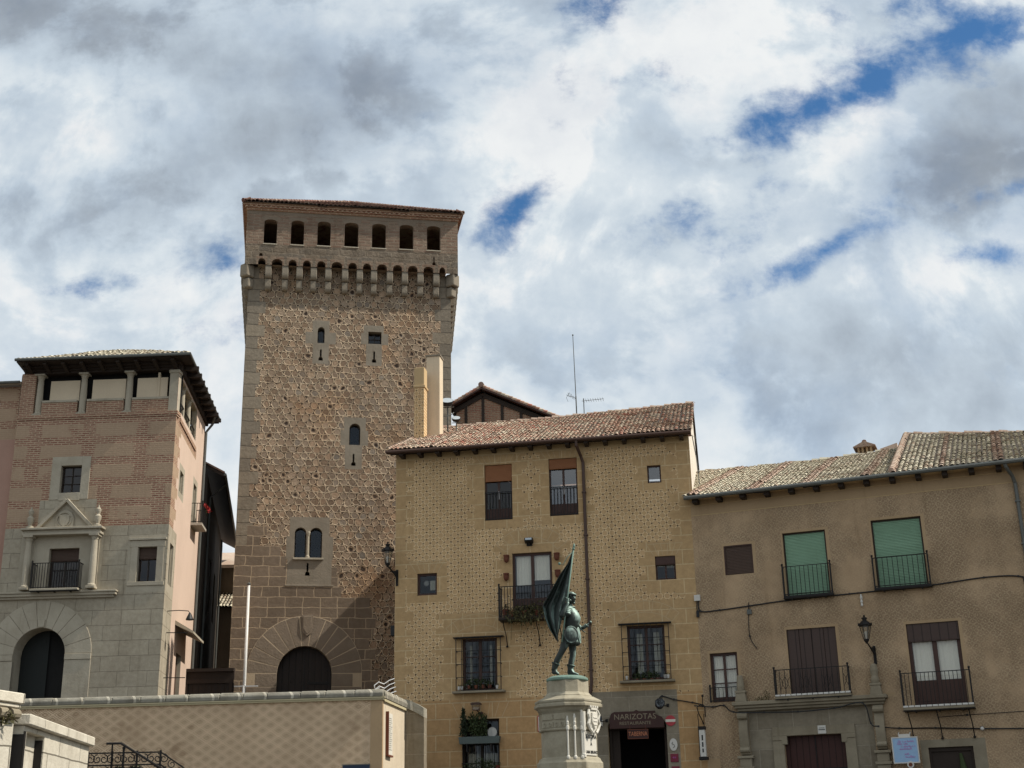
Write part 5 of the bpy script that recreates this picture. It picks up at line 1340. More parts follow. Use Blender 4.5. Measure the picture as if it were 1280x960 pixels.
# ------------------------------------------------------------------ the drab house at the right
R = Site(7.143, 51.987, 2.6, -21.0)
rh = R.empty('drab_house')
tag(rh, 'drab brown house with worn lace plaster, green blinds and a lichened tile roof', 'house')
WR = 20.0
ro = [(1.22, 8.85, 2.36, 10.02, 0, .18), (3.58, 7.82, 5.24, 10.30, 0), (6.99, 7.85, 8.84, 10.46, 0), (.36, 3.98, 1.44, 5.85, 0, .2), (3.41, 4.04, 5.26, 6.55, 0, .14), (7.84, 3.40, 9.70, 6.43, 0, .2), (2.98, 0, 5.22, 2.61, 0, .4), (8.12, 0, 9.66, 1.98, 0, .4), (14.2, 7.8, 15.9, 10.3, 0), (14.0, 3.4, 15.9, 6.4, 0)]
rz = [(0, 11.36, WR, 12.2, 1), (0, 0, .5, 1.9, 1)]
for h in ro[:6]: rz.append((h[0] - .07, h[1] - .02, h[2] + .12, h[3] + .10, 1))
rz += [(1.7, 0, 6.3, 3.62, 2), (7.86, 0, 10.1, 2.25, 3), (6.0, 3.9, 7.2, 4.0, 1)]
mb = MB(); wall_front(mb, 0, WR, -.3, 12.2, ro, rz, 0, 1)
mb.face([(0, 0, -.3), (-2, 10.4, -.3), (-2, 10.4, 15.9), (0, 0, 12.0)], 1); mb.face([(WR, 0, -.3), (WR, 10.4, -.3), (WR, 10.4, 15.2), (WR, 0, 12.0)], 1); mb.face([(-2, 10.4, -.3), (WR, 10.4, -.3), (WR, 10.4, 15.1), (-2, 10.4, 15.9)], 1)
mb.build('wall', ['lace', 'drab', 'grey_portal', 'portal_granite'], rh, fix=False)
k = MB()
for zz in (11.36, 11.78): k.box(0, 12.3, -.012, 0, zz, zz + .03)
k.build('frieze_lines', 'tawny', rh)
bands = [.2, 2.5, 4.7, 7.0, 8.12, 9.85, 11.85, 14.0]
rf = tile_roof('roof', rh, 'tile_right', -.12, 8.05, -.58, 12.06, 10.98, 3.95, pitch=.195, row=.37, left=lambda s: -.12 - .19 * s, r=.084, sag=.10, band=bands, band_mat='tile_ridge')
r2 = tile_roof('roof_higher', rh, 'tile_right', 8.0, WR, -.58, 12.08, 10.98, 3.93, pitch=.195, row=.37, r=.084, sag=.02, tilt=-1.3, band=bands, band_mat='tile_ridge'); r2.name = 'roof'
k = MB()
for i in range(27):
    x = -1.95 + i * .37; zr = 16.02 - .10 * math.sin(PI * (x + 2) / 10); k.tube([(x, 10.4, zr + .03 * math.sin(i * 1.7)), (x + .39, 10.4, zr - .02 + .03 * math.sin(i * 1.7))], [.12, .1], 7)
k.build('ridge_tiles', 'tile_right', rf)
k = MB()
for i in range(32):
    x = 8.0 + i * .37; zr = 16.68 - .108 * (x - 8.0) + .03 * math.sin(i * 1.9); k.tube([(x, 10.4, zr), (x + .39, 10.4, zr - .05)], [.12, .1], 7)
for i in range(29):
    t = i / 29; k.tube([(8.02, -.5 + 10.9 * t, 12.22 + 4.5 * t), (8.02, -.5 + 10.9 * (t + .045), 12.2 + 4.5 * (t + .045))], [.12, .1], 7)
k.build('ridge_tiles', 'tile_ridge', r2)
k = MB(); k.face([(-2, 10.4, 15.98), (8, 10.4, 15.98), (8, 16, 13.5), (-3, 16, 13.5)]); k.face([(8, 10.4, 16.6), (WR, 10.4, 15.3), (WR, 16, 13.2), (8, 16, 13.5)]); k.build('rear_slope', 'tile_deck', rf, fix=False)
k = MB(); k.box(-.05, WR, -.55, 0, 12.00, 12.02); k.build('soffit', 'tawny', rh)
k = MB(); k.tube([(-.1, -.66, 11.98), (6, -.66, 12.0), (WR, -.66, 12.04)], .085, 8); k.build('gutter', 'gutter_grey', rh)
for q in range(20):
    x = .28 + q * .965; k = MB(); k.box(x - .10, x + .10, -.50, -.003, 11.80, 11.995); k.build('rafter_end', 'wood_black', rh)
k = MB(); k.tube([(12.10, -.64, 11.95), (12.12, -.6, 11.85), (12.30, -.25, 11.55), (12.36, -.1, 11.3), (12.36, -.1, 0)], .07, 8)
for zz in (10.6, 9, 7, 5): k.box(12.26, 12.46, -.18, -.003, zz, zz + .05)
k.build('downpipe', 'gutter_grey', rh)
# openings
k = MB(); a = ro[0]; k.box(a[0] + .03, a[2] - .03, .06, .10, a[1] + .02, a[3] - .02)
w = MB(); w.box(a[0], a[0] + .05, .02, .12, a[1], a[3]); w.box(a[2] - .05, a[2], .02, .12, a[1], a[3]); w.box(a[0] + .05, a[2] - .05, .02, .12, a[3] - .05, a[3])
w = w.build('window', 'wood_dark', rh); w['label'] = 'window closed by a brown slat blind'; k.build('blind', 'brown_blind', w)
for a, lab in ((ro[1], 'left window closed by a pale green slat blind'), (ro[2], 'right window closed by a green slat blind'), (ro[8], 'closed window beyond the downpipe')):
    w = MB(); w.box(a[0], a[0] + .06, .10, .22, a[1], a[3]); w.box(a[2] - .06, a[2], .10, .22, a[1], a[3]); w.box(a[0] + .06, a[2] - .06, .10, .22, a[3] - .06, a[3])
    w = w.build('window', 'wood_black', rh); w['label'] = lab
    k = MB(); n = 42
    for i in range(n):
        z0 = a[1] + .02 + (a[3] - a[1] - .04) * i / n; z1 = a[1] + .02 + (a[3] - a[1] - .04) * (i + .86) / n
        k.box(a[0] + .04, a[2] - .04, .125, .15 - .012 * (i % 2), z0, z1)
    k.box(a[0] + .04, a[2] - .04, .135, .145, a[1], a[3]); k.build('blind', 'green_blind', w)
    if a is not ro[8]: balcony(rh, 'balcony', a[0] - .10, a[2] + .12, a[1] - .02, .30, 1.12, 11, slab='iron')
window(rh, 'window', *ro[3][:4], y=.13, cols=2, rows=3, fw=.10, mw=.10, panel=.06, glass='glass_clear', curtain=[(.02, .46, .0, 1.0), (.54, .98, .0, 1.0)], label='low white-curtained window of six panes at the left')
k = MB(); railing_mb(k, .32, 1.5, -.12, -.01, 3.98, 4.52, 7, t=.018, scroll=False); k.build('railing', 'iron', rh)
a = ro[4]; w = MB(); n = 4
for i in range(n): w.box(a[0] + (a[2] - a[0]) * i / n + .008, a[0] + (a[2] - a[0]) * (i + 1) / n - .008, .05 + .006 * (i % 2), .10, a[1], a[3])
w = w.build('shuttered_door', 'boards', rh, bevel=.006); w['label'] = 'balcony door behind four closed brown board shutters'
k = MB(); k.box(a[0], a[2], .1, .13, a[1], a[3]); k.build('backing', 'wood_black', w)
balcony(rh, 'balcony', 2.86, 5.66, 4.02, .48, .98, 14, slab='portal_granite', tile_edge='pot_white', scroll=True)
a = ro[5]; w = window(rh, 'balcony_door', *a[:4], y=.12, cols=2, fw=.13, mw=.17, panel=.30, glass='glass_clear', curtain=[(.01, .48, .0, 1.0), (.52, .99, .0, 1.0)], blind=('boards', .21))
balcony(rh, 'balcony', 7.46, 9.92, 3.36, .62, 1.22, 17, slab='portal_granite', tile_edge='pot_white', brackets=(7.6, 8.6, 9.7), scroll=False)
window(rh, 'window', *ro[9][:4], y=.12, cols=2, wood='wood_dark')
# stone portal with consoles, cornice and two obelisk finials
k = MB()
k.box(1.18, 6.92, -.42, -.004, 3.78, 3.92); k.box(1.26, 6.84, -.34, -.004, 3.68, 3.78); k.box(1.34, 6.78, -.24, -.004, 3.58, 3.68); k.build('portal_cornice', 'portal_granite', rh, bevel=.02)
k = MB(); k.box(2.55, 2.98, -.07, 0, 0, 2.45); k.box(5.22, 5.62, -.07, 0, 0, 2.45); k.box(2.55, 5.62, -.07, 0, 2.61, 2.95); k.prism([(2.55, 2.45), (2.90, 2.45), (2.90, 2.30), (3.10, 2.30), (3.10, 2.61), (2.55, 2.61)], -.09, .1); k.prism([(5.62, 2.45), (5.30, 2.45), (5.30, 2.30), (5.10, 2.30), (5.10, 2.61), (5.62, 2.61)], -.09, .1)
k.build('portal_frame', 'portal_granite', rh, bevel=.015)
for x in (1.52, 6.54):
    k = MB(); k.box(x - .24, x + .24, -.20, -.004, 0, 1.45); k.box(x - .30, x + .30, -.26, -.004, 1.45, 1.56); k.box(x - .22, x + .22, -.22, -.004, 1.56, 1.85); k.box(x - .30, x + .30, -.28, -.004, 1.85, 1.95); k.build('pilaster', 'portal_granite', rh, bevel=.015)
    k = MB(); pr_ = [(0, 1.97), (-.16, 2.0)] + [(-.16 - .16 * math.sin(t * PI / 12), 2.05 + t * .118) for t in range(13)] + [(-.20, 3.56), (0, 3.56)]
    k.prism_x(pr_, x - .17, x + .17); k.tube([(x - .19, -.26, 3.40), (x + .19, -.26, 3.40)], .13, 10); k.tube([(x - .185, -.2, 2.16), (x + .185, -.2, 2.16)], .10, 10); k.build('console', 'portal_granite', rh, bevel=.01)
    k = MB(); k.hexa([(x - .22, -.36, 3.92), (x + .22, -.36, 3.92), (x + .22, -.02, 3.92), (x - .22, -.02, 3.92), (x - .17, -.32, 4.25), (x + .17, -.32, 4.25), (x + .17, -.02, 4.25), (x - .17, -.02, 4.25)])
    k.box(x - .20, x + .20, -.34, -.02, 4.25, 4.34)
    if x < 2: k.lathe([(.13, 4.34), (.15, 4.5), (.12, 4.85), (.10, 4.92)], x, -.18, 12)
    else: k.lathe([(.14, 4.34), (.16, 4.46), (.12, 4.6), (.15, 4.8), (.12, 4.98), (.06, 5.05)], x, -.18, 12)
    k.build('finial', 'portal_granite', rh, bevel=.012)
k = MB(); k.box(2.98, 5.22, .2, .26, 0, 2.61); dr = k.build('portal_door', 'red_door', rh)
k = MB(); k.box(4.085, 4.115, .17, .2, 0, 2.6); k.box(3.0, 4.06, .18, .2, 1.35, 1.43); k.box(4.14, 5.2, .18, .2, 1.35, 1.43); k.build('ironwork', 'iron', dr)
k = MB(); k.box(8.12, 8.20, .1, .2, 0, 1.98); k.box(9.58, 9.66, .1, .2, 0, 1.98); k.box(8.2, 9.58, .1, .2, 1.84, 1.98); k.box(8.2, 9.58, .16, .22, 0, 1.84); dr = k.build('shop_door', 'wood_black', rh)
k = MB(); k.tube([(9.2, .14, 1.75), (9.25, .12, 1.2), (9.2, .12, .6)], [.05, .12, .15], 8); k.build('hanging_cloth', 'leaf', dr)
e = R.empty('plaque', 4.42, -.075, 2.78); tag(e, 'small pale square plate on the lintel of the oxblood door', 'plaque'); k = MB(); k.box(-.15, .15, -.03, -.003, -.15, .15); k.build('plate', 'paper', e, bevel=.01)
k = MB(); k.box(-.12, .12, -.036, -.031, -.02, .02); k.box(-.1, .1, -.036, -.031, .05, .07); k.build('engraving', 'gutter_grey', e)
# chimney with little pillars and a hood, and the low stub beside it
ch = MB(); ch.box(5.72, 6.40, 10.7, 11.4, 15.0, 16.12); cho = ch.build('chimney', 'drab', rh, bevel=.02)
k = MB()
for x in (5.77, 5.96, 6.16, 6.35):
    for y in (10.75, 11.35): k.box(x - .045, x + .045, y - .05, y + .05, 16.12, 16.38)
k.box(5.84, 6.28, 10.9, 11.2, 16.12, 16.38); k.build('vents', 'drab', cho)
k = MB(); k.prism([(5.54, 16.38), (6.58, 16.38), (6.58, 16.43), (6.06, 16.66), (5.54, 16.43)], 10.55, 11.55); k.tube([(6.06, 10.8, 16.68), (6.06, 11.3, 16.68)], .12, 8); k.build('hood', 'tile_tower', cho, bevel=.01)
ch = MB(); ch.prism([(6.75, 15.0), (7.55, 15.0), (7.55, 16.42), (6.75, 16.22)], 10.7, 11.2); o = ch.build('chimney', 'pink', rh); o['label'] = 'low capped chimney stub at the roof step'
# cables, boxes and lamps on the facades
def cable(name, site, pts_, label, rad=.022):
    e = site.empty(name); k = MB(); P_ = [Vector(p) for p in pts_]; out = []
    for i in range(len(P_) - 1):
        p0, p1, p2, p3 = P_[max(i - 1, 0)], P_[i], P_[i + 1], P_[min(i + 2, len(P_) - 1)]
        for q in range(6):
            t = q / 6; out.append(.5 * ((2 * p1) + (p2 - p0) * t + (2 * p0 - 5 * p1 + 4 * p2 - p3) * t * t + (3 * p1 - p0 - 3 * p2 + p3) * t ** 3))
    out.append(P_[-1]); k.tube(out, rad, 6)
    for p in P_[1:-1]: k.box(p.x - .03, p.x + .03, p.y - .03, p.y + .05, p.z - .03, p.z + .035)
    k.build('line', 'black', e); tag(e, label, 'cable'); return e
cable('cable', R, [(x, -.035, z) for x, z in ((.07, 7.95), (.13, 7.52), (.9, 7.50), (2.08, 7.57), (3.52, 7.66), (5.93, 7.72), (8.81, 7.79), (10.81, 7.92), (12.0, 7.86), (12.18, 7.6), (12.2, 6.4))], 'long black cable running across the drab house under the green blinds', .026)
cable('cable', R, [(-.31, -.3, 3.88), (.35, -.05, 3.82), (.79, -.05, 3.85), (1.24, -.45, 3.55), (2.4, -.44, 3.48), (3.66, -.44, 3.44), (5.0, -.44, 3.5), (6.03, -.44, 3.63), (6.24, -.3, 2.9), (6.5, -.3, 2.78), (7.2, -.05, 2.70), (8.47, -.05, 2.65), (10.1, -.05, 2.55), (12.4, -.05, 2.46)], 'black cable sagging across the stone portal of the drab house', .024)
cable('cable', R, [(2.05, -.035, 7.57), (2.02, -.03, 7.3), (2.0, -.03, 6.4), (2.25, -.03, 5.9)], 'thin black cable dropping from the long cable beside the brown shutters', .014)
cable('cable', R, [(8.6, -.025, 3.02), (9.6, -.025, 3.05), (12.4, -.025, 3.1)], 'thin black wire running right from the curtained balcony', .012)
cable('cable', H, [(10.72, -.3, 3.95), (10.62, -.05, 4.15), (10.75, -.04, 4.3), (11.2, -.04, 4.16), (11.9, -.04, 4.02), (12.35, -.04, 3.9)], 'black cable from the spotlight to the corner of the tawny house', .02)
e = R.empty('junction_box', .02, -.003, 8.04); tag(e, 'white cable box at the corner where the two houses meet', 'box'); k = MB(); k.box(-.1, .14, -.12, 0, -.12, .12); k.build('case', 'paper', e, bevel=.01)
k = MB(); k.tube([(.0, -.06, -.12), (-.03, -.06, -.4), (.0, -.06, -.5)], .015, 5); k.box(-.05, .05, -.1, 0, -.75, -.5); k.build('cable_tail', 'black', e)
e = R.empty('junction_box', 2.06, -.003, 7.4); tag(e, 'small dark cable box above the low white-curtained window', 'box'); k = MB(); k.box(-.09, .09, -.08, 0, -.16, .03); k.build('case', 'gutter_grey', e, bevel=.006)
k = MB(); k.tube([(0, -.05, .03), (0, -.07, .25), (0, -.02, .32)], .014, 5); k.build('hook', 'iron', e)
e = R.empty('insulator', 6.35, -.003, 7.62); tag(e, 'pale twisted insulator hanging from the long cable above the street lamp', 'insulator'); k = MB(); k.lathe([(.02, -.42), (.05, -.38), (.03, -.3), (.055, -.24), (.03, -.17), (.055, -.1), (.02, .05)], 0, -.08, 8); k.build('body', 'paper', e)
k = MB(); k.tube([(0, -.08, .05), (0, -.04, .12), (0, 0, .12)], .012, 5); k.build('hook', 'iron', e)
e = R.empty('wall_knob', 10.05, -.003, 2.55); e.name = 'camera_dome'; tag(e, 'tiny white dome on the wall right of the curtained balcony', 'camera'); k = MB(); k.ball((0, -.08, 0), .07, n=12, k=8); k.build('dome', 'pot_white', e, smooth=True)
k = MB(); k.box(-.05, .05, -.04, 0, -.05, .08); k.build('mount', 'gutter_grey', e)
# tall narrow lit sign with a little lantern at the joint of the two houses
e = R.empty('bracket_sign', -.05, -.32, 1.85); tag(e, 'tall narrow white sign with black strokes below a small lantern bracket, beside the tavern', 'sign')
k = MB(); k.box(-.11, .11, -.08, .08, .12, 1.12); pn = k.build('panel', 'paper', e, bevel=.01)
k = MB()
for z0, z1 in ((.28, .42), (.48, .66), (.72, .92)): k.box(-.02, .035, -.086, -.081, z0, z1)
k.build('strokes', 'black_letters', pn)
k = MB(); k.box(-.16, .16, -.13, .13, 0, .12); k.box(-.14, .14, -.11, .11, 1.12, 1.24); k.box(-.15, -.12, -.03, .03, .1, 1.2); k.build('frame', 'iron', e, bevel=.01)
k = MB(); k.tube([(.0, .3, 1.35), (.0, .05, 1.5), (-.08, -.05, 1.72), (-.12, -.1, 1.95), (.02, -.05, 2.05), (.14, .1, 1.95), (.1, .25, 1.6)], .022, 6); k.tube([(.08, 0, 1.95), (.1, 0, 2.35)], .018, 5); k.ball((.1, 0, 2.38), .05, n=8, k=5)
k.tube([(-.1, -.06, 1.24), (-.12, -.06, 1.7)], .015, 5); k.tube([(.1, -.06, 1.24), (.12, -.06, 1.7)], .015, 5); k.build('bracket', 'iron', e)
# square board on the portal's right
e = R.empty('notice_board', 7.36, -.35, 1.45); tag(e, 'pale blue square board with magenta handwriting, right of the stone portal', 'sign')
k = MB(); k.box(-.42, .42, -.02, .02, .04, .88); k.build('board', 'sky_board', e)
k = MB(); k.box(-.46, .46, -.03, .03, 0, .04); k.box(-.46, .46, -.03, .03, .88, .92); k.box(-.46, -.42, -.03, .03, .04, .88); k.box(.42, .46, -.03, .03, .04, .88); k.box(-.2, .2, -.0, .3, .92, 1.02); k.bar((-.2, 0, 1.0), (-.2, .34, 1.1), .03); k.bar((.2, 0, 1.0), (.2, .34, 1.1), .03); k.build('frame', 'paper', e)
k = MB(); rr = random.Random(5)
for row, (xa, xb, zz) in enumerate(((-.22, .30, .74), (-.26, .10, .66), (-.12, .34, .57), (-.2, .22, .48), (-.05, .12, .30), (-.02, .3, .2))):
    x = xa
    while x < xb:
        h_ = rr.choice((.03, .045, .065)); k.bar((x, -.024, zz), (x + rr.uniform(-.012, .02), -.024, zz + h_), .010, .006); k.bar((x, -.024, zz), (x + .028, -.024, zz + rr.uniform(-.005, .012)), .009, .006); x += .034 if rr.random() > .15 else .07
k.build('handwriting', 'magenta_letters', e)
k = MB(); k.prism([(.12 * math.cos(2 * PI * i / 18) + .12, .12 * math.sin(2 * PI * i / 18) - .05) for i in range(18)], -.05, -.01); rb = k.build('round_badge', 'paper', e)
k = MB(); k.prism([(.07 * math.cos(2 * PI * i / 12) + .12, .07 * math.sin(2 * PI * i / 12) - .05) for i in range(12)], -.058, -.051); k.build('badge_centre', 'terracotta', rb)
# dry weed growing on the portal cornice
e = R.empty('weed', 2.3, -.22, 3.92); tag(e, 'dry weed growing on the cornice left of the brown shutters', 'weed'); k = MB()
for q in range(14): x = random.uniform(-.35, .3); k.tube([(x, 0, 0), (x + random.uniform(-.1, .12), random.uniform(-.08, .05), random.uniform(.1, .38) * (1 if x > 0 else .5))], .008, 4)
k.build('stalks', 'leaf_dry', e)
k = MB(); k.leaves((.2, 0, .25), .1, .08, .16, 40, .07); k.leaves((-.15, 0, .1), .22, .08, .07, 50, .06); k.build('foliage', 'leaf_dry', e, fix=False)

# thin aerial at the junction of the roofs
e = R.empty('antenna', -.35, 3.0, 13.4); tag(e, 'thin bent aerial standing where the two tiled roofs meet', 'antenna')
k = MB(); k.tube([(.12, 0, -.3), (.05, 0, 1.2), (-.08, 0, 2.3)], .022, 5); k.ball((.1, 0, .62), .06, n=6, k=4); k.build('pole', 'gutter_grey', e)
k = MB(); k.tube([(-.08, 0, 2.28), (-.2, 0, 2.32)], .02, 5); k.tube([(-.08, 0, 2.2), (.06, 0, 2.25), (.1, 0, 1.9)], .010, 4); k.build('head', 'gutter_grey', e)

# ------------------------------------------------------------------ wall lanterns: one kind, two of them
def lantern(site, u, v, out, label, finial):
    e = site.empty('street_lamp', u, 0, v); y = -out
    k = MB()
    k.tube([(0, -.0, -.62), (0, -.12, -.5), (0, -out * .55, -.30), (0, y, -.10)], [.045, .04, .035, .03], 6)
    k.prism_x([(-.002, -.95), (-.06, -.9), (-.10, -.6), (-.22, -.42), (-.40, -.34), (-.40, -.30), (-.002, -.25)], -.02, .02)
    k.box(-.06, .06, -.05, -.003, -.98, -.2); k.build('bracket', 'iron', e)
    k = MB(); k.lathe([(.05, -.16), (.07, -.10), (.12, -.05), (.13, 0), (.11, .03)], 0, y, 6); k.build('base_cup', 'iron', e)
    k = MB(); n = 6
    for i in range(n):
        a = 2 * PI * i / n + PI / 6; k.bar((.115 * math.cos(a), y + .115 * math.sin(a), .02), (.235 * math.cos(a), y + .235 * math.sin(a), .58), .022)
    k.polylathe([(.235, .57), (.26, .59), (.26, .62), (.235, .62)], [2 * PI * i / n + PI / 6 for i in range(n)], 0, y); cg = k.build('cage', 'iron', e)
    k = MB(); k.polylathe([(.105, .03), (.222, .57)], [2 * PI * i / n + PI / 6 for i in range(n)], 0, y); k.build('glass', 'glass_lamp', cg)
    k = MB(); k.lathe([(.03, .05), (.04, .2), (.055, .3), (.03, .36)], 0, y, 8); k.build('bulb', 'pot_white', cg)
    k = MB(); k.polylathe([(.27, .60), (.29, .63), (.22, .72), (.14, .80), (.09, .83), (.09, .88), (.12, .90), (.12, .95), (.05, .97)], [2 * PI * i / n + PI / 6 for i in range(n)], 0, y)
    for i in range(n):
        a = 2 * PI * i / n + PI / 6; k.hexa([(.27 * math.cos(a) + dx, y + .27 * math.sin(a) + dy, zz) for zz in (.60, .72) for dx, dy in ((-.025, -.025), (.025, -.025), (.025, .025), (-.025, .025))])
    k.ball((0, y, 1.02), .05, n=8, k=6); k.build('hood', 'iron', e)
    tag(e, label, 'street lamp', 'wall lanterns'); return e
l1 = lantern(H, .08, 10.08, .70, 'black wall lantern on the left corner of the tawny house', None)
l1.location = H.P(.10, .0, 10.0); l1.rotation_euler = (0, 0, H.a - math.radians(28)); l1.scale = (.86, .86, .86)
l2 = copy_tree(l1); l2.location = R.P(6.62, -.02, 5.88); l2.rotation_euler = (0, 0, R.a - math.radians(18))
tag(l2, 'black wall lantern above the right finial of the stone portal', 'street lamp', 'wall lanterns')
# ------------------------------------------------------------------ terrace wall with the diamond plaster
W = Site(-4.666, 46.0, 2.6, -3.6)
tw = W.empty('terrace_wall')
tag(tw, 'long low terrace wall with interlaced diamond plaster and a lichened stone coping', 'wall')
SA = math.radians(83 + 3.6)                        # the sunlit return, in the wall's own frame
sd = Vector((math.cos(SA), math.sin(SA), 0)); si = Vector((-math.sin(SA), math.cos(SA), 0))
S1 = sd * 3.75
SB = math.radians(-8 + 3.6); bd = Vector((math.cos(SB), math.sin(SB), 0)); bi = Vector((-math.sin(SB), math.cos(SB), 0))
def wx(mbb, start, o, d, i_):
    for j in range(start, len(mbb.v)):
        x, y, z = mbb.v[j]; q = o + d * x + i_ * y; mbb.v[j] = (q.x, q.y, z)
k = MB(); k.box(-26, -.005, 0, .55, -2.6, 3.76); k.build('front_wall', 'diamond', tw)
k = MB(); k.box(-.40, .012, -.012, .3, -2.6, 3.76); k.build('corner_strip', 'tawny_render' if 'tawny_render' in M else 'drab', tw)
k = MB(); k.box(.012, 3.75, .0, .5, -2.6, 3.72); wx(k, 0, Vector((0, 0, 0)), sd, si); k.build('return_wall', 'pale_return', tw)
k = MB(); n = 8
for i in range(n):
    a, b = .72 * i / n, .72 * (i + 1) / n; za, zb = 3.80 - .34 * (a / .72) ** 1.4, 3.80 - .34 * (b / .72) ** 1.4
    k.hexa([(a, 0, -2.6), (b, 0, -2.6), (b, .5, -2.6), (a, .5, -2.6), (a, 0, za), (b, 0, zb), (b, .5, zb), (a, .5, za)])
wx(k, 0, S1, bd, bi); k.build('stair_wall', 'grey_portal', tw)
k = MB(); k.box(-26, .06, -.07, .5, 3.76, 3.82); k.box(-26, .09, -.10, .5, 3.82, 3.86); n1 = len(k.v); k.box(.05, 3.8, -.07, .5, 3.72, 3.80); wx(k, n1, Vector((0, 0, 0)), sd, si); k.build('ochre_band', 'cornice_yellow', tw)
k = MB(); rr = random.Random(11); x = .05
while x > -26:
    L_ = rr.uniform(.8, 1.25); z1 = 4.12 + rr.uniform(-.012, .012)
    k.prism_x([(-.09 + rr.uniform(-.012, .012), 3.863), (-.115, 4.0), (-.06, z1 - .04), (.0, z1), (.42, z1), (.55, 4.0), (.55, 3.863)], x - L_ + .016, x - .010); x -= L_
n1 = len(k.v); k.box(-26, .02, -.07, .5, 3.862, 4.085)
co = k.build('coping', 'coping', tw, bevel=.022)
k = MB(); y = .0
while y < 3.7:
    L_ = min(rr.uniform(.75, 1.1), 3.76 - y)
    k.prism_x([(-.09, 3.803), (-.12, 3.95), (-.06, 4.09), (.0, 4.12), (.42, 4.12), (.55, 3.95), (.55, 3.803)], y + .02, y + L_ - .012); y += L_
k.box(.1, 3.7, -.07, .5, 3.802, 4.08); wx(k, 0, Vector((0, 0, 0)), sd, si); k.build('coping', 'coping', tw, bevel=.022)
k = MB()
for i in range(8):
    a, b = .72 * i / 8, .72 * (i + 1) / 8; za, zb = 3.805 - .34 * (a / .72) ** 1.4, 3.805 - .34 * (b / .72) ** 1.4
    k.hexa([(a, -.08, za), (b, -.08, zb), (b, .55, zb), (a, .55, za), (a, -.06, za + .33), (b, -.06, zb + .33), (b, .5, zb + .33), (a, .5, za + .33)])
wx(k, 0, S1, bd, bi); k.build('stair_coping', 'coping', tw)
pq = sd * .95 - si * .03
e = empty('information_panel', W.P(pq.x, pq.y, 1.98), W.a + SA); tag(e, 'tall narrow grey information panel on the sunlit end of the terrace wall', 'panel')
k = MB(); k.box(-.36, .36, -.05, -.0, 0, 1.4); k.build('panel', 'pedestal_pale', e, bevel=.006)
k = MB(); k.box(-.42, -.36, -.08, .02, -.04, 1.44); k.box(-.36, .36, -.08, .02, -.06, .0); k.build('frame', 'terracotta', e)
k = MB(); rr = random.Random(9)
for i in range(16):
    k.box(-.28, .28 - rr.uniform(0, .2), -.054, -.0505, 1.22 - i * .07, 1.235 - i * .07)
k.build('print', 'gutter_grey', e)
e = empty('navy_sign', W.P(-.86, -.05, -.2), W.a); tag(e, 'dark navy panel low on the terrace wall, only its top edge in view', 'sign')
k = MB(); k.box(-.46, .46, -.03, 0, .0, 1.82); k.build('panel', 'navy', e, bevel=.006)
k = MB(); k.box(-.48, .48, -.04, .0, 1.82, 1.85); k.build('top_rail', 'gutter_grey', e)
e = H.empty('wall_box', .75, -.005, 3.9); e.name = 'junction_box'; tag(e, 'tiny dark box on the tawny wall beside the end of the terrace wall', 'box'); k = MB(); k.box(-.07, .07, -.06, 0, -.1, .1); k.build('case', 'black', e, bevel=.005)
# white scrolled metal chairs glimpsed behind the coping
e = empty('metal_chair', (-5.05, 51.2, 5.6), math.radians(20)); tag(e, 'white scroll-backed metal chair glimpsed behind the end of the terrace coping', 'chair')
k = MB()
for q in range(5):
    z = 1.15 + q * .17; k.tube([(-.38, .1 * q, z + .02), (-.2, .1 * q, z + .16), (0, .1 * q, z + .08), (.2, .1 * q, z + .22), (.42, .1 * q, z + .30)], .02, 6)
    k.tube([(-.38, .1 * q, z + .02), (-.34, .1 * q, z - .12), (-.15, .1 * q, z - .06)], .016, 6)
k.build('backrest', 'white_metal', e)
k = MB()
for q in range(3): k.box(-.36, .36, -.2, .42, .70 + q * .13, .73 + q * .13)
k.build('seat', 'white_metal', e)
for x in (-.34, .34):
    for y in (-.18, .4): k = MB(); k.tube([(x, y, 0), (x, y, 1.2)], .02, 6); k.build('leg', 'white_metal', e)
# alarm box at the corner of the tawny house
q = H.P(0, 0, 0)
e = empty('alarm_box', H.P(.0, .35, 7.35), H.a - PI / 2); e.name = 'loudspeaker'; tag(e, 'small black loudspeaker on the shaded side of the tawny house below the lantern', 'loudspeaker')
k = MB(); k.box(-.16, .16, -.22, -.03, -.2, .22); k.build('case', 'black', e, bevel=.015)
k = MB(); k.tube([(0, -.03, .0), (0, .1, .0)], .03, 6); k.build('bracket', 'iron', e)

# ------------------------------------------------------------------ pale stone stair wall and pier in the left foreground
e = empty('stair_wall', (-8.07, 22.0, 0), math.radians(95.7)); tag(e, 'pale sunlit stone stair wall with a sunken panel and sloping coping, in the lower left corner', 'wall')
k = MB()
k.box(0, .18, 0, .9, 0, 3.64); k.box(.18, 1.42, .16, .9, 0, 3.64); k.box(1.42, 5.0, 0, .9, 0, 3.64); k.box(.18, 1.42, .0, .16, 3.56, 3.64); k.build('wall', 'lichen', e, bevel=.01)
k = MB(); k.box(-.012, -.002, .0, .9, 0, 3.5); k.box(1.385, 1.418, .03, .16, 0, 3.5); k.box(-.01, .10, -.014, -.002, 0, 3.55); k.build('shade_strips', 'iron', e)  # near-black strips standing in for the shaded gap and recess jamb
k = MB(); x = -.05
for L_ in (1.75, 1.7, 1.65): k.box(x, x + L_ - .012, -.10, 1.0, 3.645, 3.82); x += L_
k.build('coping', 'lichen', e, bevel=.018)
e = empty('stone_pier', (-8.16, 21.86, 0), math.radians(74)); tag(e, 'pale stone pier with a moulded cornice beside the stair wall, at the left edge', 'pier')
k = MB(); k.box(-3.2, 0, .04, 1.4, 0, 3.70); k.build('shaft', 'lichen', e, bevel=.01)
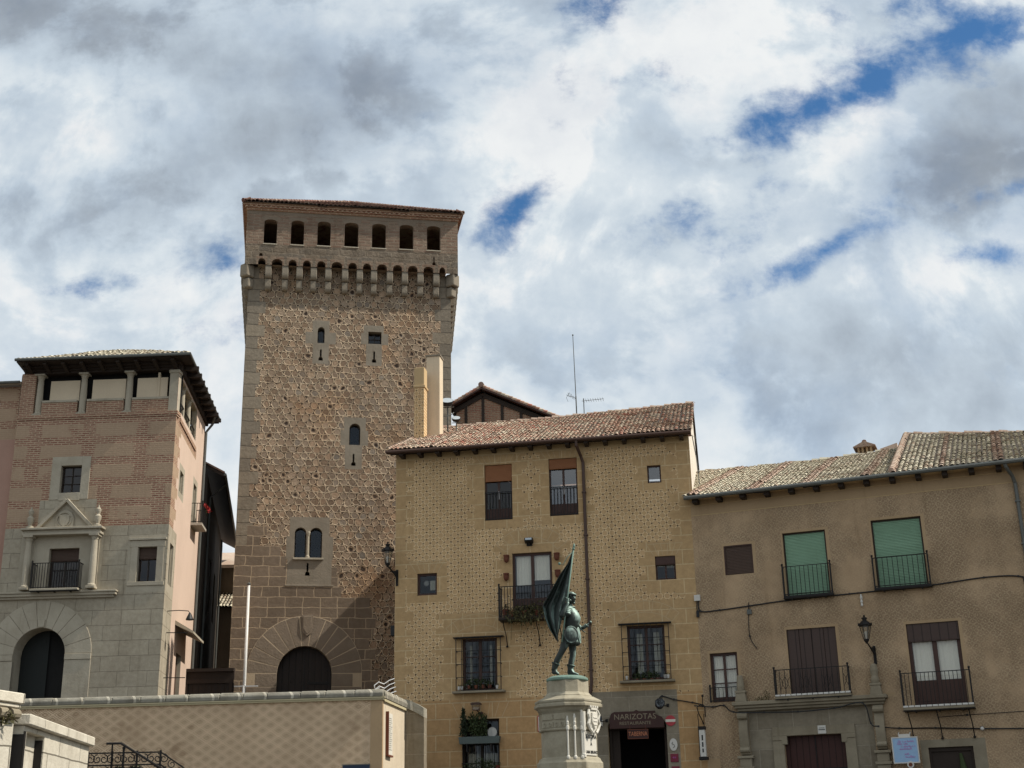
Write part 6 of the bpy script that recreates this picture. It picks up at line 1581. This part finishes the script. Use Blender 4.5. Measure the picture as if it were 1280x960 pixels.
k = MB(); k.box(-3.3, .10, -.06, 1.5, 3.97, 4.14); k.box(-3.26, .06, -.02, 1.46, 3.90, 3.965); cn = k.build('cornice', 'lichen', e, bevel=.015)
k = MB()
for x in [-.12 - q * .3 for q in range(10)]: k.tube([(x - .1, -.02, 3.80), (x + .1, -.02, 3.80)], .085, 10)
k.box(-3.2, .02, .02, 1.4, 3.70, 3.90); k.build('moulding', 'portal_granite', e)
for x, z, s, lab in ((-.34, 3.72, .16, 'weed rooted under the cornice of the pale pier'), (-.62, 3.18, .11, 'small reddish weed in a joint of the pale pier')):
    o = empty('weed', tuple(Vector((-8.16, 21.86, 0)) + Vector((math.cos(math.radians(74)) * x, math.sin(math.radians(74)) * x, z)))); tag(o, lab, 'weed')
    k = MB(); k.leaves((.04, -.03, 0), s, s * .5, s * .7, 90, s * .55); k.build('foliage', 'leaf_dry', o, fix=False)
    k = MB()
    for q in range(5): k.tube([(-.02, 0, 0), (.06 + random.uniform(-.03, .03), -.05, random.uniform(-.08, .12))], .004, 4)
    k.build('stalks', 'leaf_dry', o)
# landing with the scrolled railing
mb = MB(); mb.box(-9.9, -7.0, 29.4, 33.2, 0, 2.85); structure(mb, 'stair_landing', 'paving')
mb = MB()
for i in range(14): mb.box(-7.0 + i * .3, -7.0 + (i + 1) * .3 - .004, 29.4, 33.2, 0, 2.85 - (i + 1) * .2)
structure(mb, 'stair_flight', 'paving')
e = empty('iron_railing', (-9.55, 30.0, 2.85)); tag(e, 'black wrought iron stair railing with scrollwork in front of the diamond wall', 'railing')
k = MB(); k.bar((0, 0, .86), (1.62, 0, .86), .03); k.bar((0, 0, .60), (1.62, 0, .60), .03); k.bar((0, 0, .06), (1.62, 0, .06), .03)
k.bar((1.62, 0, .86), (3.5, 0, -.38), .03); k.bar((1.62, 0, .60), (3.5, 0, -.64), .03)
for x in (0.02, .55, 1.10, 1.62): k.box(x - .02, x + .02, -.02, .02, 0, .9)
k.ball((.80, 0, .96), .04, n=8, k=5); k.box(.78, .82, -.02, .02, 0, .95); k.build('frame', 'iron', e)
k = MB()
def scroll(mbb, cx, cz, r, flip, turns=1.25):
    P_ = []
    for i in range(20):
        t = i / 19; a = flip * (t * turns * 2 * PI) + (PI / 2); rr_ = r * (1 - .75 * t); P_.append((cx + rr_ * math.cos(a), 0, cz + rr_ * math.sin(a)))
    mbb.tube(P_, .012, 5)
for i in range(11):
    x = .08 + i * .148; scroll(k, x, .73, .10, 1 if i % 2 else -1)
for x, f_ in ((.16, 1), (.42, -1), (.70, 1), (.96, -1), (1.22, 1), (1.48, -1)): scroll(k, x, .42, .15, f_); scroll(k, x, .18, .12, -f_)
for i in range(10):
    t = i / 10; scroll(k, 1.70 + 1.8 * t, .72 - 1.24 * t, .10, 1 if i % 2 else -1)
    scroll(k, 1.76 + 1.8 * t, .42 - 1.24 * t, .13, -1 if i % 2 else 1)
k.build('scrollwork', 'iron', e)
k = MB(); k.tube([(.42, -.05, 1.06), (.74, -.05, 1.06), (1.65, -.05, .52), (3.5, -.05, -.68)], .026, 8)
for x, z in ((.55, 1.04), (1.65, .5)): k.bar((x, -.04, z), (x, -.01, z - .5), .03)
k.build('handrail', 'iron', e)
for x, lab in ((.62, 'left dark planter urn behind the wrought iron scrolls'), (.98, 'right dark planter urn behind the wrought iron scrolls')):
    o = empty('planter_urn', (-9.55 + x, 30.35, 2.85)); tag(o, lab, 'planter', 'dark urns behind the iron railing'); k = MB(); k.lathe([(.10, 0), (.11, .12), (.07, .2), (.15, .38), (.17, .52), (.18, .56), (.14, .56)], 0, 0, 14); k.build('urn', 'black', o, smooth=False)
    k = MB(); k.leaves((0, 0, .58), .12, .12, .06, 40, .06); k.build('foliage', 'leaf', o, fix=False)
# ------------------------------------------------------------------ monument: octagonal pedestal and the bronze figure on it
PX, PY, PZ = 1.466, 40.0, 2.6
ped = empty('pedestal', (PX, PY, PZ)); tag(ped, 'pale octagonal stone pedestal with a carved shield and black lettering under the bronze figure', 'pedestal')
va = [math.radians(-a) for a in (8, 63, 98, 153, 188, 243, 278, 333)]
va = list(reversed(va))
def oct_mb(prof): k = MB(); k.polylathe(prof, va); return k
oct_mb([(1.25, 0), (1.25, .35), (1.12, .42), (1.12, .95), (1.02, 1.02)]).build('base', 'pedestal', ped, bevel=.012)
oct_mb([(.98, 1.02), (.98, 1.20), (.93, 1.26), (.90, 1.33), (.835, 1.37)]).build('lower_moulding', 'pedestal', ped, bevel=.01)
oct_mb([(.825, 1.37), (.825, 2.10)]).build('shaft', 'pedestal', ped)
oct_mb([(.87, 2.10), (.90, 2.14), (.885, 2.18), (.885, 2.60), (.92, 2.63)]).build('frieze', 'pedestal', ped, bevel=.01)
oct_mb([(.86, 2.63), (.90, 2.68), (.94, 2.74), (1.02, 2.79), (1.02, 2.87), (.98, 2.88), (.98, 2.91), (1.0, 2.92), (1.0, 2.98), (.76, 3.10)]).build('cornice', 'pedestal', ped, bevel=.008)
oct_mb([(.72, 3.06), (.72, 3.13), (.67, 3.17), (.63, 3.22), (.63, 3.56), (.57, 3.57)]).build('upper_block', 'pedestal', ped, bevel=.008)
# the face that carries the lettering looks to the right and towards the square
def face_frame(a0, a1):
    am = -math.radians((a0 + a1) / 2); return am
def on_face(o, ang, r, z, off=0.0):
    o.location = (math.cos(ang) * r - math.sin(ang) * off, math.sin(ang) * r + math.cos(ang) * off, z); o.rotation_euler = (o.rotation_euler[0], o.rotation_euler[1], ang + PI / 2)
ap = math.cos(math.radians(27.5))
AR, AF, AC = -math.radians(35.5), -math.radians(125.5), -math.radians(80.5)
k = MB(); k.box(-.30, .30, -.025, .02, 1.40, 2.08); o = k.build('inscription_panel', 'pedestal_pale', ped, bevel=.006); on_face(o, AR, .825 * ap, 0)
for body, z, sz in (('SEGOVIA', 1.92, .155), ('A', 1.72, .15), ('JUAN BRAVO', 1.49, .125)):
    t = text('inscription', body, sz, 'black_letters', o, (0, -.03, z), sx=.92)
k = MB(); k.prism([(-.20, 2.66), (-.22, 2.34), (-.14, 2.14), (0, 2.04), (.14, 2.14), (.22, 2.34), (.20, 2.66)], -.10, .03); k.prism([(-.14, 2.60), (-.15, 2.34), (0, 2.12), (.15, 2.34), (.14, 2.60)], -.15, -.10)
for s_ in (-1, 1): k.tube([(s_ * .22, -.08, 2.68), (s_ * .30, -.10, 2.55), (s_ * .23, -.10, 2.42), (s_ * .31, -.10, 2.28), (s_ * .22, -.1, 2.14), (s_ * .08, -.12, 2.02)], .045, 6)
k.box(-.17, .17, -.14, .02, 2.67, 2.73)
for q in range(-1, 3): k.box(q * .12 - .10, q * .12 - .03, -.14, .0, 2.73, 2.80)
for q in range(3): k.box(-.10, .10, -.165, -.15, 2.24 + q * .1, 2.28 + q * .1)
o = k.build('carved_shield', 'pedestal_pale', ped, bevel=.01); on_face(o, AR, .885 * ap, 0)
# slim colonnettes on the narrow corner face
ac = math.cos(math.radians(17.5))
for off in (-.21, .0, .21):
    k = MB(); k.lathe([(.05, 1.30), (.055, 1.36), (.028, 1.40), (.028, 2.08), (.05, 2.12), (.05, 2.20), (.03, 2.24), (.045, 2.32), (.03, 2.36), (.04, 2.46 + off), (.025, 2.56 + off * .3)], 0, -.05, 10)
    o = k.build('colonnette', 'pedestal_pale', ped, smooth=False); on_face(o, AC, .83 * ac, 0, off)
k = MB(); k.lathe([(.075, 1.34), (.075, 1.42), (.06, 1.46), (.06, 2.04), (.085, 2.10), (.085, 2.62)], 0, 0, 10); o = k.build('added_shade_shaft', 'pedestal_pale', ped); av = -math.radians(63); o.location = (.85 * math.cos(av), .85 * math.sin(av), 0)  # shaft added at this corner to throw shade on the narrow face
# frieze panels with small carved circles on the wide front face
for c0 in (-.36, 0.0, .36) if False else (-.21, .21):
    k = MB(); k.box(c0 - .19, c0 + .19, -.02, .01, 2.20, 2.36); k.box(c0 - .19, c0 + .19, -.025, .01, 2.42, 2.56)
    for q in (-.09, .09): k.tube([(c0 + q + .04 * math.cos(t * PI / 5), -.03, 2.28 + .05 * math.sin(t * PI / 5)) for t in range(11)], .012, 5)
    o = k.build('frieze_panel', 'pedestal', ped); on_face(o, AF, .885 * ap, 0)

# --- the figure: a standing soldier, facing right and a little to the square, flag over his near shoulder
st = empty('bronze_statue', (PX, PY, PZ + 3.56)); tag(st, 'green bronze statue of a striding armoured man holding a furled flag, on the octagonal pedestal', 'statue')
k = MB(); k.lathe([(.60, 0), (.63, .03), (.62, .09), (.50, .15)], 0, 0, 28); k.build('base_plate', 'verdigris', st, bevel=.01)
Z0 = .15
def skin_body(name, verts, edges, radii, root, sub=2):
    me = bpy.data.meshes.new(name); me.from_pydata([Vector(v) for v in verts], edges, []); o = bpy.data.objects.new(name, me); COL.objects.link(o)
    md = o.modifiers.new('skin', 'SKIN'); md.use_smooth_shade = True
    for i, r_ in enumerate(radii): me.skin_vertices[0].data[i].radius = r_ if isinstance(r_, tuple) else (r_, r_); me.skin_vertices[0].data[i].use_root = (i == root)
    s = o.modifiers.new('sub', 'SUBSURF'); s.levels = sub; s.render_levels = sub
    bpy.context.view_layer.update(); dg = bpy.context.evaluated_depsgraph_get()
    me2 = bpy.data.meshes.new_from_object(o.evaluated_get(dg)); me2.name = name
    bpy.data.objects.remove(o); bpy.data.meshes.remove(me)
    me2.polygons.foreach_set('use_smooth', [True] * len(me2.polygons)); return me2
# joints (x to the picture's right, -y to the viewer, z above the plate)
J = dict(pelvis=(.11, 0, 1.18), waist=(.15, 0, 1.42), chest=(.19, -.02, 1.74), upper=(.15, -.02, 1.97), neck=(.16, -.03, 2.10), jaw=(.18, -.045, 2.19),
         shR=(.06, -.25, 1.97), elR=(-.14, -.42, 1.74), wrR=(.06, -.38, 2.10), hdR=(.09, -.36, 2.20),
         shL=(.25, .22, 1.95), elL=(.30, .36, 1.62), wrL=(.50, .16, 1.46), hdL=(.57, .08, 1.46),
         hipR=(.05, -.12, 1.12), knR=(-.17, -.18, .68), anR=(-.40, -.13, .16), heR=(-.44, -.12, .06), toR=(-.25, -.24, .045),
         hipL=(.19, .10, 1.12), knL=(.20, .08, .64), anL=(.10, .07, .13), heL=(.05, .08, .05), toL=(.35, -.06, .04),
         calfR=(-.31, -.14, .44), calfL=(.13, .08, .40))
names = list(J); ix = {n: i for i, n in enumerate(names)}
E_ = [('pelvis', 'waist'), ('waist', 'chest'), ('chest', 'upper'), ('upper', 'neck'), ('neck', 'jaw'), ('upper', 'shR'), ('shR', 'elR'), ('elR', 'wrR'), ('wrR', 'hdR'), ('upper', 'shL'), ('shL', 'elL'), ('elL', 'wrL'), ('wrL', 'hdL'),
      ('pelvis', 'hipR'), ('hipR', 'knR'), ('knR', 'calfR'), ('calfR', 'anR'), ('anR', 'heR'), ('anR', 'toR'), ('pelvis', 'hipL'), ('hipL', 'knL'), ('knL', 'calfL'), ('calfL', 'anL'), ('anL', 'heL'), ('anL', 'toL')]
RD = dict(pelvis=(.20, .19), waist=(.185, .18), chest=(.24, .22), upper=(.19, .20), neck=.085, jaw=.08, shR=.115, elR=.08, wrR=.055, hdR=.06, shL=.115, elL=.08, wrL=.055, hdL=.06,
          hipR=.155, knR=.095, anR=.062, heR=.06, toR=.045, hipL=.155, knL=.095, anL=.062, heL=.06, toL=.045, calfR=.098, calfL=.098)
me = skin_body('body', [(x, y, z + Z0) for x, y, z in J.values()], [(ix[a], ix[b]) for a, b in E_], [RD[n] for n in names], ix['pelvis'])
# head with a face, and fingers round the pole and the hilt, fused into the same mesh
HB = MB(); hc = Vector((.195, -.06, 2.345 + Z0)); fd = Vector((.86, -.50, -.10)).normalized(); fr_ = Vector((0, 0, 1)).cross(fd).normalized(); fu = fd.cross(fr_)
def hp(a, b, c_): return hc + fd * a + fr_ * b + fu * c_
n, kk = 16, 12; vs_ = []; fs_ = []
for i in range(kk + 1):
    t = PI * i / kk - PI / 2
    for j in range(n):
        a = 2 * PI * j / n; ca, sa = math.cos(a), math.sin(a); rr_ = math.cos(t); zz = math.sin(t)
        fx = .135 * rr_ * ca; sy = .108 * rr_ * sa; uz = .175 * zz
        if zz < 0: fx = fx * (1 + .0 * zz) + .02 * (-zz) * (1 if ca > 0 else -.6); sy *= 1 + .22 * zz
        if ca > .6 and -.35 < zz < .25: fx += .012 * (ca - .6) * 2
        vs_.append(hp(fx, sy, uz))
for i in range(kk):
    for j in range(n): fs_.append((i * n + j, i * n + (j + 1) % n, (i + 1) * n + (j + 1) % n, (i + 1) * n + j))
HB.raw(vs_, fs_)
HB.raw([hp(.13, -.018, .03), hp(.13, .018, .03), hp(.175, .012, -.045), hp(.175, -.012, -.045), hp(.12, -.03, -.055), hp(.12, .03, -.055)], [(0, 1, 2, 3), (3, 2, 5, 4), (0, 3, 4), (1, 5, 2)])
for s_ in (-1, 1):
    p = hp(.112, s_ * .045, .022); HB.ball(p, .022, n=8, k=6)
    a, b = hp(.118, s_ * .018, .055), hp(.105, s_ * .075, .052); HB.tube([a, b], .014, 5)
    p = hp(-.005, s_ * .112, -.01); HB.ball(p, .028, .02, .04, n=8, k=6)
HB.tube([hp(.128, -.035, -.092), hp(.142, 0, -.088), hp(.128, .035, -.092)], .012, 5); HB.tube([hp(.122, -.03, -.112), hp(.135, 0, -.114), hp(.122, .03, -.112)], .012, 5)
HB.ball(hp(.105, 0, -.155), .045, n=8, k=6)
pole_a, pole_b = Vector((-.135, -.40, .98 + Z0)), Vector((.315, -.30, 3.80 + Z0))
pdir = (pole_b - pole_a).normalized()
def fingers(c, axis, out, r, side):
    """four fingers of unequal length curled round a shaft, and a thumb closing from the other side"""
    u = axis.cross(out).normalized(); o2 = u.cross(axis).normalized()
    for q, ln in enumerate((.92, 1.0, .96, .82)):
        h_ = axis * ((q - 1.5) * .034); P_ = []
        for t in range(6):
            a = math.radians(-70 + 230 * ln * t / 5) * side; P_.append(c + h_ + o2 * (math.cos(a) * r) + u * (math.sin(a) * r))
        HB.tube(P_, [.019, .0185, .018, .0165, .015, .011], 6)
    P_ = []
    for t in range(4):
        a = math.radians(-80 - 75 * t / 3) * side; P_.append(c + axis * (.05 + .012 * t) + o2 * (math.cos(a) * r * 1.02) + u * (math.sin(a) * r * 1.02))
    HB.tube(P_, [.024, .022, .019, .014], 6)
gh = pole_a + pdir * ((2.22 - .98) / pdir.z)
fingers(gh, pdir, Vector((1, -.4, 0)), .052, 1)
hil = Vector((.60, .05, 1.50 + Z0)); haxis = Vector((.62, -.12, .42)).normalized()
fingers(hil, haxis, Vector((.3, -1, 0)), .05, -1)
b0 = len(me.vertices)
bm = bmesh.new(); bm.from_mesh(me)
vv = [bm.verts.new(p) for p in HB.v]
for f in HB.f:
    try: q = bm.faces.new([vv[i] for i in f]); q.smooth = True
    except ValueError: pass
bmesh.ops.recalc_face_normals(bm, faces=bm.faces[:]); bm.to_mesh(me); bm.free()
me.materials.clear(); me.materials.append(M['bronze'])
body = bpy.data.objects.new('body', me); COL.objects.link(body); body.parent = st
# hair and small cap
k = MB()
rr = random.Random(4)
for q in range(46):
    a = rr.uniform(PI * .40, PI * 1.60); h_ = rr.uniform(-.13, .10); p = hp(.115 * math.cos(a), .115 * math.sin(a), h_); k.ball(p, .036, .036, .044, n=6, k=5)
k.build('hair', 'bronze', st, smooth=True)
k = MB(); ring = []
for q in range(15): a = 2 * PI * q / 14; ring.append(hp(.135 * math.cos(a), .118 * math.sin(a), .095 + .015 * math.cos(a)))
k.tube(ring, .034, 7); k.ball(hp(-.01, 0, .12), .125, .115, .075, n=12, k=8); k.build('cap', 'bronze', st, smooth=True)
# cuirass: lofted breastplate with a ridge, collar and pauldrons
f2 = Vector((.90, -.44, 0)).normalized(); s2 = Vector((0, 0, 1)).cross(f2)
def torso_ring(cx, cz, fwd, back, half, n=20):
    c_ = Vector((cx, -.01, cz + Z0)); return [c_ + f2 * ((fwd if math.cos(a) > 0 else back) * math.cos(a) * (1 + .06 * max(0, math.cos(a)) ** 6)) + s2 * (half * math.sin(a)) for a in [2 * PI * j / n for j in range(n)]]
rings = [torso_ring(.14, 1.36, .19, .17, .20), torso_ring(.15, 1.46, .22, .17, .205), torso_ring(.17, 1.60, .275, .19, .235), torso_ring(.18, 1.74, .285, .21, .26), torso_ring(.17, 1.88, .24, .21, .265), torso_ring(.15, 2.0, .17, .17, .21), torso_ring(.155, 2.06, .125, .12, .13)]
k = MB(); vs_ = [p for r_ in rings for p in r_]; n = 20
k.raw(vs_, [(i * n + j, i * n + (j + 1) % n, (i + 1) * n + (j + 1) % n, (i + 1) * n + j) for i in range(len(rings) - 1) for j in range(n)])
k.tube(torso_ring(.14, 1.365, .20, .18, .21) + torso_ring(.14, 1.365, .20, .18, .21)[:1], .022, 6); k.tube(torso_ring(.157, 2.07, .13, .12, .135) + torso_ring(.157, 2.07, .13, .12, .135)[:1], .024, 6)
k.build('breastplate', 'bronze', st, smooth=True)
for nm, p in (('R', J['shR']), ('L', J['shL'])):
    k = MB(); p = Vector(p) + Vector((0, 0, Z0))
    for q in range(4): k.ball(p + Vector((0, (-.03 if nm == 'R' else .03) * q, .02 - .055 * q)), .145 - .012 * q, .135 - .012 * q, .085, n=12, k=8)
    k.build('pauldron', 'bronze', st, smooth=True)
# round tassets over a pleated skirt, belt
def disc_plate(c, nrm, rx, rz):
    nrm = nrm.normalized(); t = Vector((0, 0, 1)).cross(nrm).normalized(); b = nrm.cross(t); k = MB(); rings = []
    for rr_, h_ in ((0, .05), (.35, .046), (.7, .03), (.92, .008), (1.0, .02), (1.0, -.02), (.9, -.03)):
        rings.append([c + t * (rx * rr_ * math.cos(a)) + b * (rz * rr_ * math.sin(a)) + nrm * h_ for a in [2 * PI * j / 20 for j in range(20)]])
    k.raw([p for r_ in rings for p in r_], [(i * 20 + j, i * 20 + (j + 1) % 20, (i + 1) * 20 + (j + 1) % 20, (i + 1) * 20 + j) for i in range(6) for j in range(20)]); return k
k = disc_plate(Vector((.15, -.27, 1.21 + Z0)), Vector((.12, -1, .10)), .225, .265); k.build('tasset', 'bronze', st, smooth=True)
k = disc_plate(Vector((.40, -.02, 1.22 + Z0)), Vector((1, -.35, .1)), .13, .25); k.build('tasset', 'bronze', st, smooth=True)
k = MB(); n = 40; rings = []
for zz, rr_ in ((1.36, .20), (1.22, .235), (1.06, .265), (.93, .285)):
    rings.append([Vector((.12, 0, zz + Z0)) + f2 * (rr_ * (1 + .07 * math.cos(a * 13) * (1.36 - zz) * 2) * math.cos(a)) + s2 * (rr_ * (1 + .07 * math.cos(a * 13) * (1.36 - zz) * 2) * 1.02 * math.sin(a)) for a in [2 * PI * j / n for j in range(n)]])
k.raw([p for r_ in rings for p in r_], [(i * n + j, i * n + (j + 1) % n, (i + 1) * n + (j + 1) % n, (i + 1) * n + j) for i in range(3) for j in range(n)])
o = k.build('skirt', 'bronze', st, smooth=True); sdm = o.modifiers.new('thick', 'SOLIDIFY'); sdm.thickness = .02
k = MB(); k.tube(torso_ring(.13, 1.36, .215, .20, .225) + torso_ring(.13, 1.36, .215, .20, .225)[:1], .026, 6); k.build('belt', 'bronze', st, smooth=True)
# boots with turned tops
for a, b, t_ in (('anR', 'calfR', 'toR'), ('anL', 'calfL', 'toL')):
    p, q = Vector(J[a]) + Vector((0, 0, Z0)), Vector(J[b]) + Vector((0, 0, Z0)); k = MB(); d = (q - p)
    k.tube([p, p + d * .3, p + d * .62, p + d * .80, p + d * .84], [.078, .085, .10, .112, .135], 10); k.tube([p + d * .70, p + d * .80], [.125, .13], 10); k.build('boot_top', 'bronze', st, smooth=True)
# sword at the far hip
k = MB(); k.tube([hil - haxis * .14, hil + haxis * .17], .022, 7); k.ball(hil + haxis * .20, .045, n=8, k=6)
gx = haxis.cross(Vector((0, 1, 0))).normalized(); gp = hil - haxis * .14; k.tube([gp - gx * .14 + haxis * .03, gp - gx * .07, gp, gp + gx * .07, gp + gx * .14 + haxis * .03], .018, 6)
k.tube([gp, gp - haxis * .85], [.026, .010], 6); k.build('sword', 'bronze', st, smooth=True)
# pole and furled flag
k = MB(); k.tube([pole_a, pole_b], .022, 8); k.ball(pole_b, .04, n=8, k=6); k.lathe([(.03, 0), (.045, .04), (.03, .1), (.005, .2)], 0, 0, 8)
for i in range(len(k.v) - 34, len(k.v)): pass
k2 = MB(); k2.tube([pole_a, pole_b], .022, 8); k2.ball(pole_b + pdir * .02, .045, n=8, k=6); k2.tube([pole_b + pdir * .04, pole_b + pdir * .11, pole_b + pdir * .2], [.03, .04, .004], 8)
k2.tube([pole_b - pdir * .06, pole_b - pdir * .24 + Vector((-.16, -.02, 0)), pole_b - pdir * .48 + Vector((-.26, -.03, 0)), pole_b - pdir * .5 + Vector((-.36, -.04, .05))], .012, 5); k2.ball(pole_b - pdir * .5 + Vector((-.37, -.04, .05)), .045, n=7, k=5)
k2.build('flag_pole', 'verdigris', st, smooth=True)
left = [(.00, .30, 3.78), (.10, .14, 3.38), (.22, -.13, 3.02), (.34, -.34, 2.66), (.48, -.52, 2.36), (.58, -.66, 2.13), (.66, -.63, 1.94), (.74, -.60, 1.76), (.84, -.48, 1.42), (.94, -.32, 1.16), (1.0, -.22, 1.06)]
def lerp_left(s):
    for (a, x0, z0), (b, x1, z1) in zip(left, left[1:]):
        if s <= b: t = (s - a) / (b - a); return x0 + (x1 - x0) * t, z0 + (z1 - z0) * t
    return left[-1][1:]
k = MB(); ns, ntt = 46, 26; grid = []
for i in range(ns + 1):
    s = i / ns; lx_, lz_ = lerp_left(s); p0 = pole_b + (pole_a + pdir * .12 - pole_b) * s
    full = math.sin(min(s * 1.6, 1) * PI / 2); row_ = []
    for j in range(ntt + 1):
        t = j / ntt
        fold = math.sin(t * 15 + s * 2.2 + .7 * math.sin(s * 7)) * .12 * full * (.25 + t) + math.sin(t * 6 - s * 4) * .09 * full
        px_ = p0.x - max(0.0, s - .50) * .34
        x = px_ + (lx_ - px_) * t; z = p0.z + (lz_ + Z0 - p0.z) * t - .10 * math.sin(t * PI) * full * (1 - s * .6)
        y = p0.y + .03 + .30 * t * full + fold * min(1, t * 5)
        row_.append((x, y, z))
    grid.append(row_)
k.raw([p for r_ in grid for p in r_], [(i * (ntt + 1) + j, i * (ntt + 1) + j + 1, (i + 1) * (ntt + 1) + j + 1, (i + 1) * (ntt + 1) + j) for i in range(ns) for j in range(ntt)])
fo = k.build('flag', 'bronze', st, smooth=True, fix=False); sdm = fo.modifiers.new('thick', 'SOLIDIFY'); sdm.thickness = .018
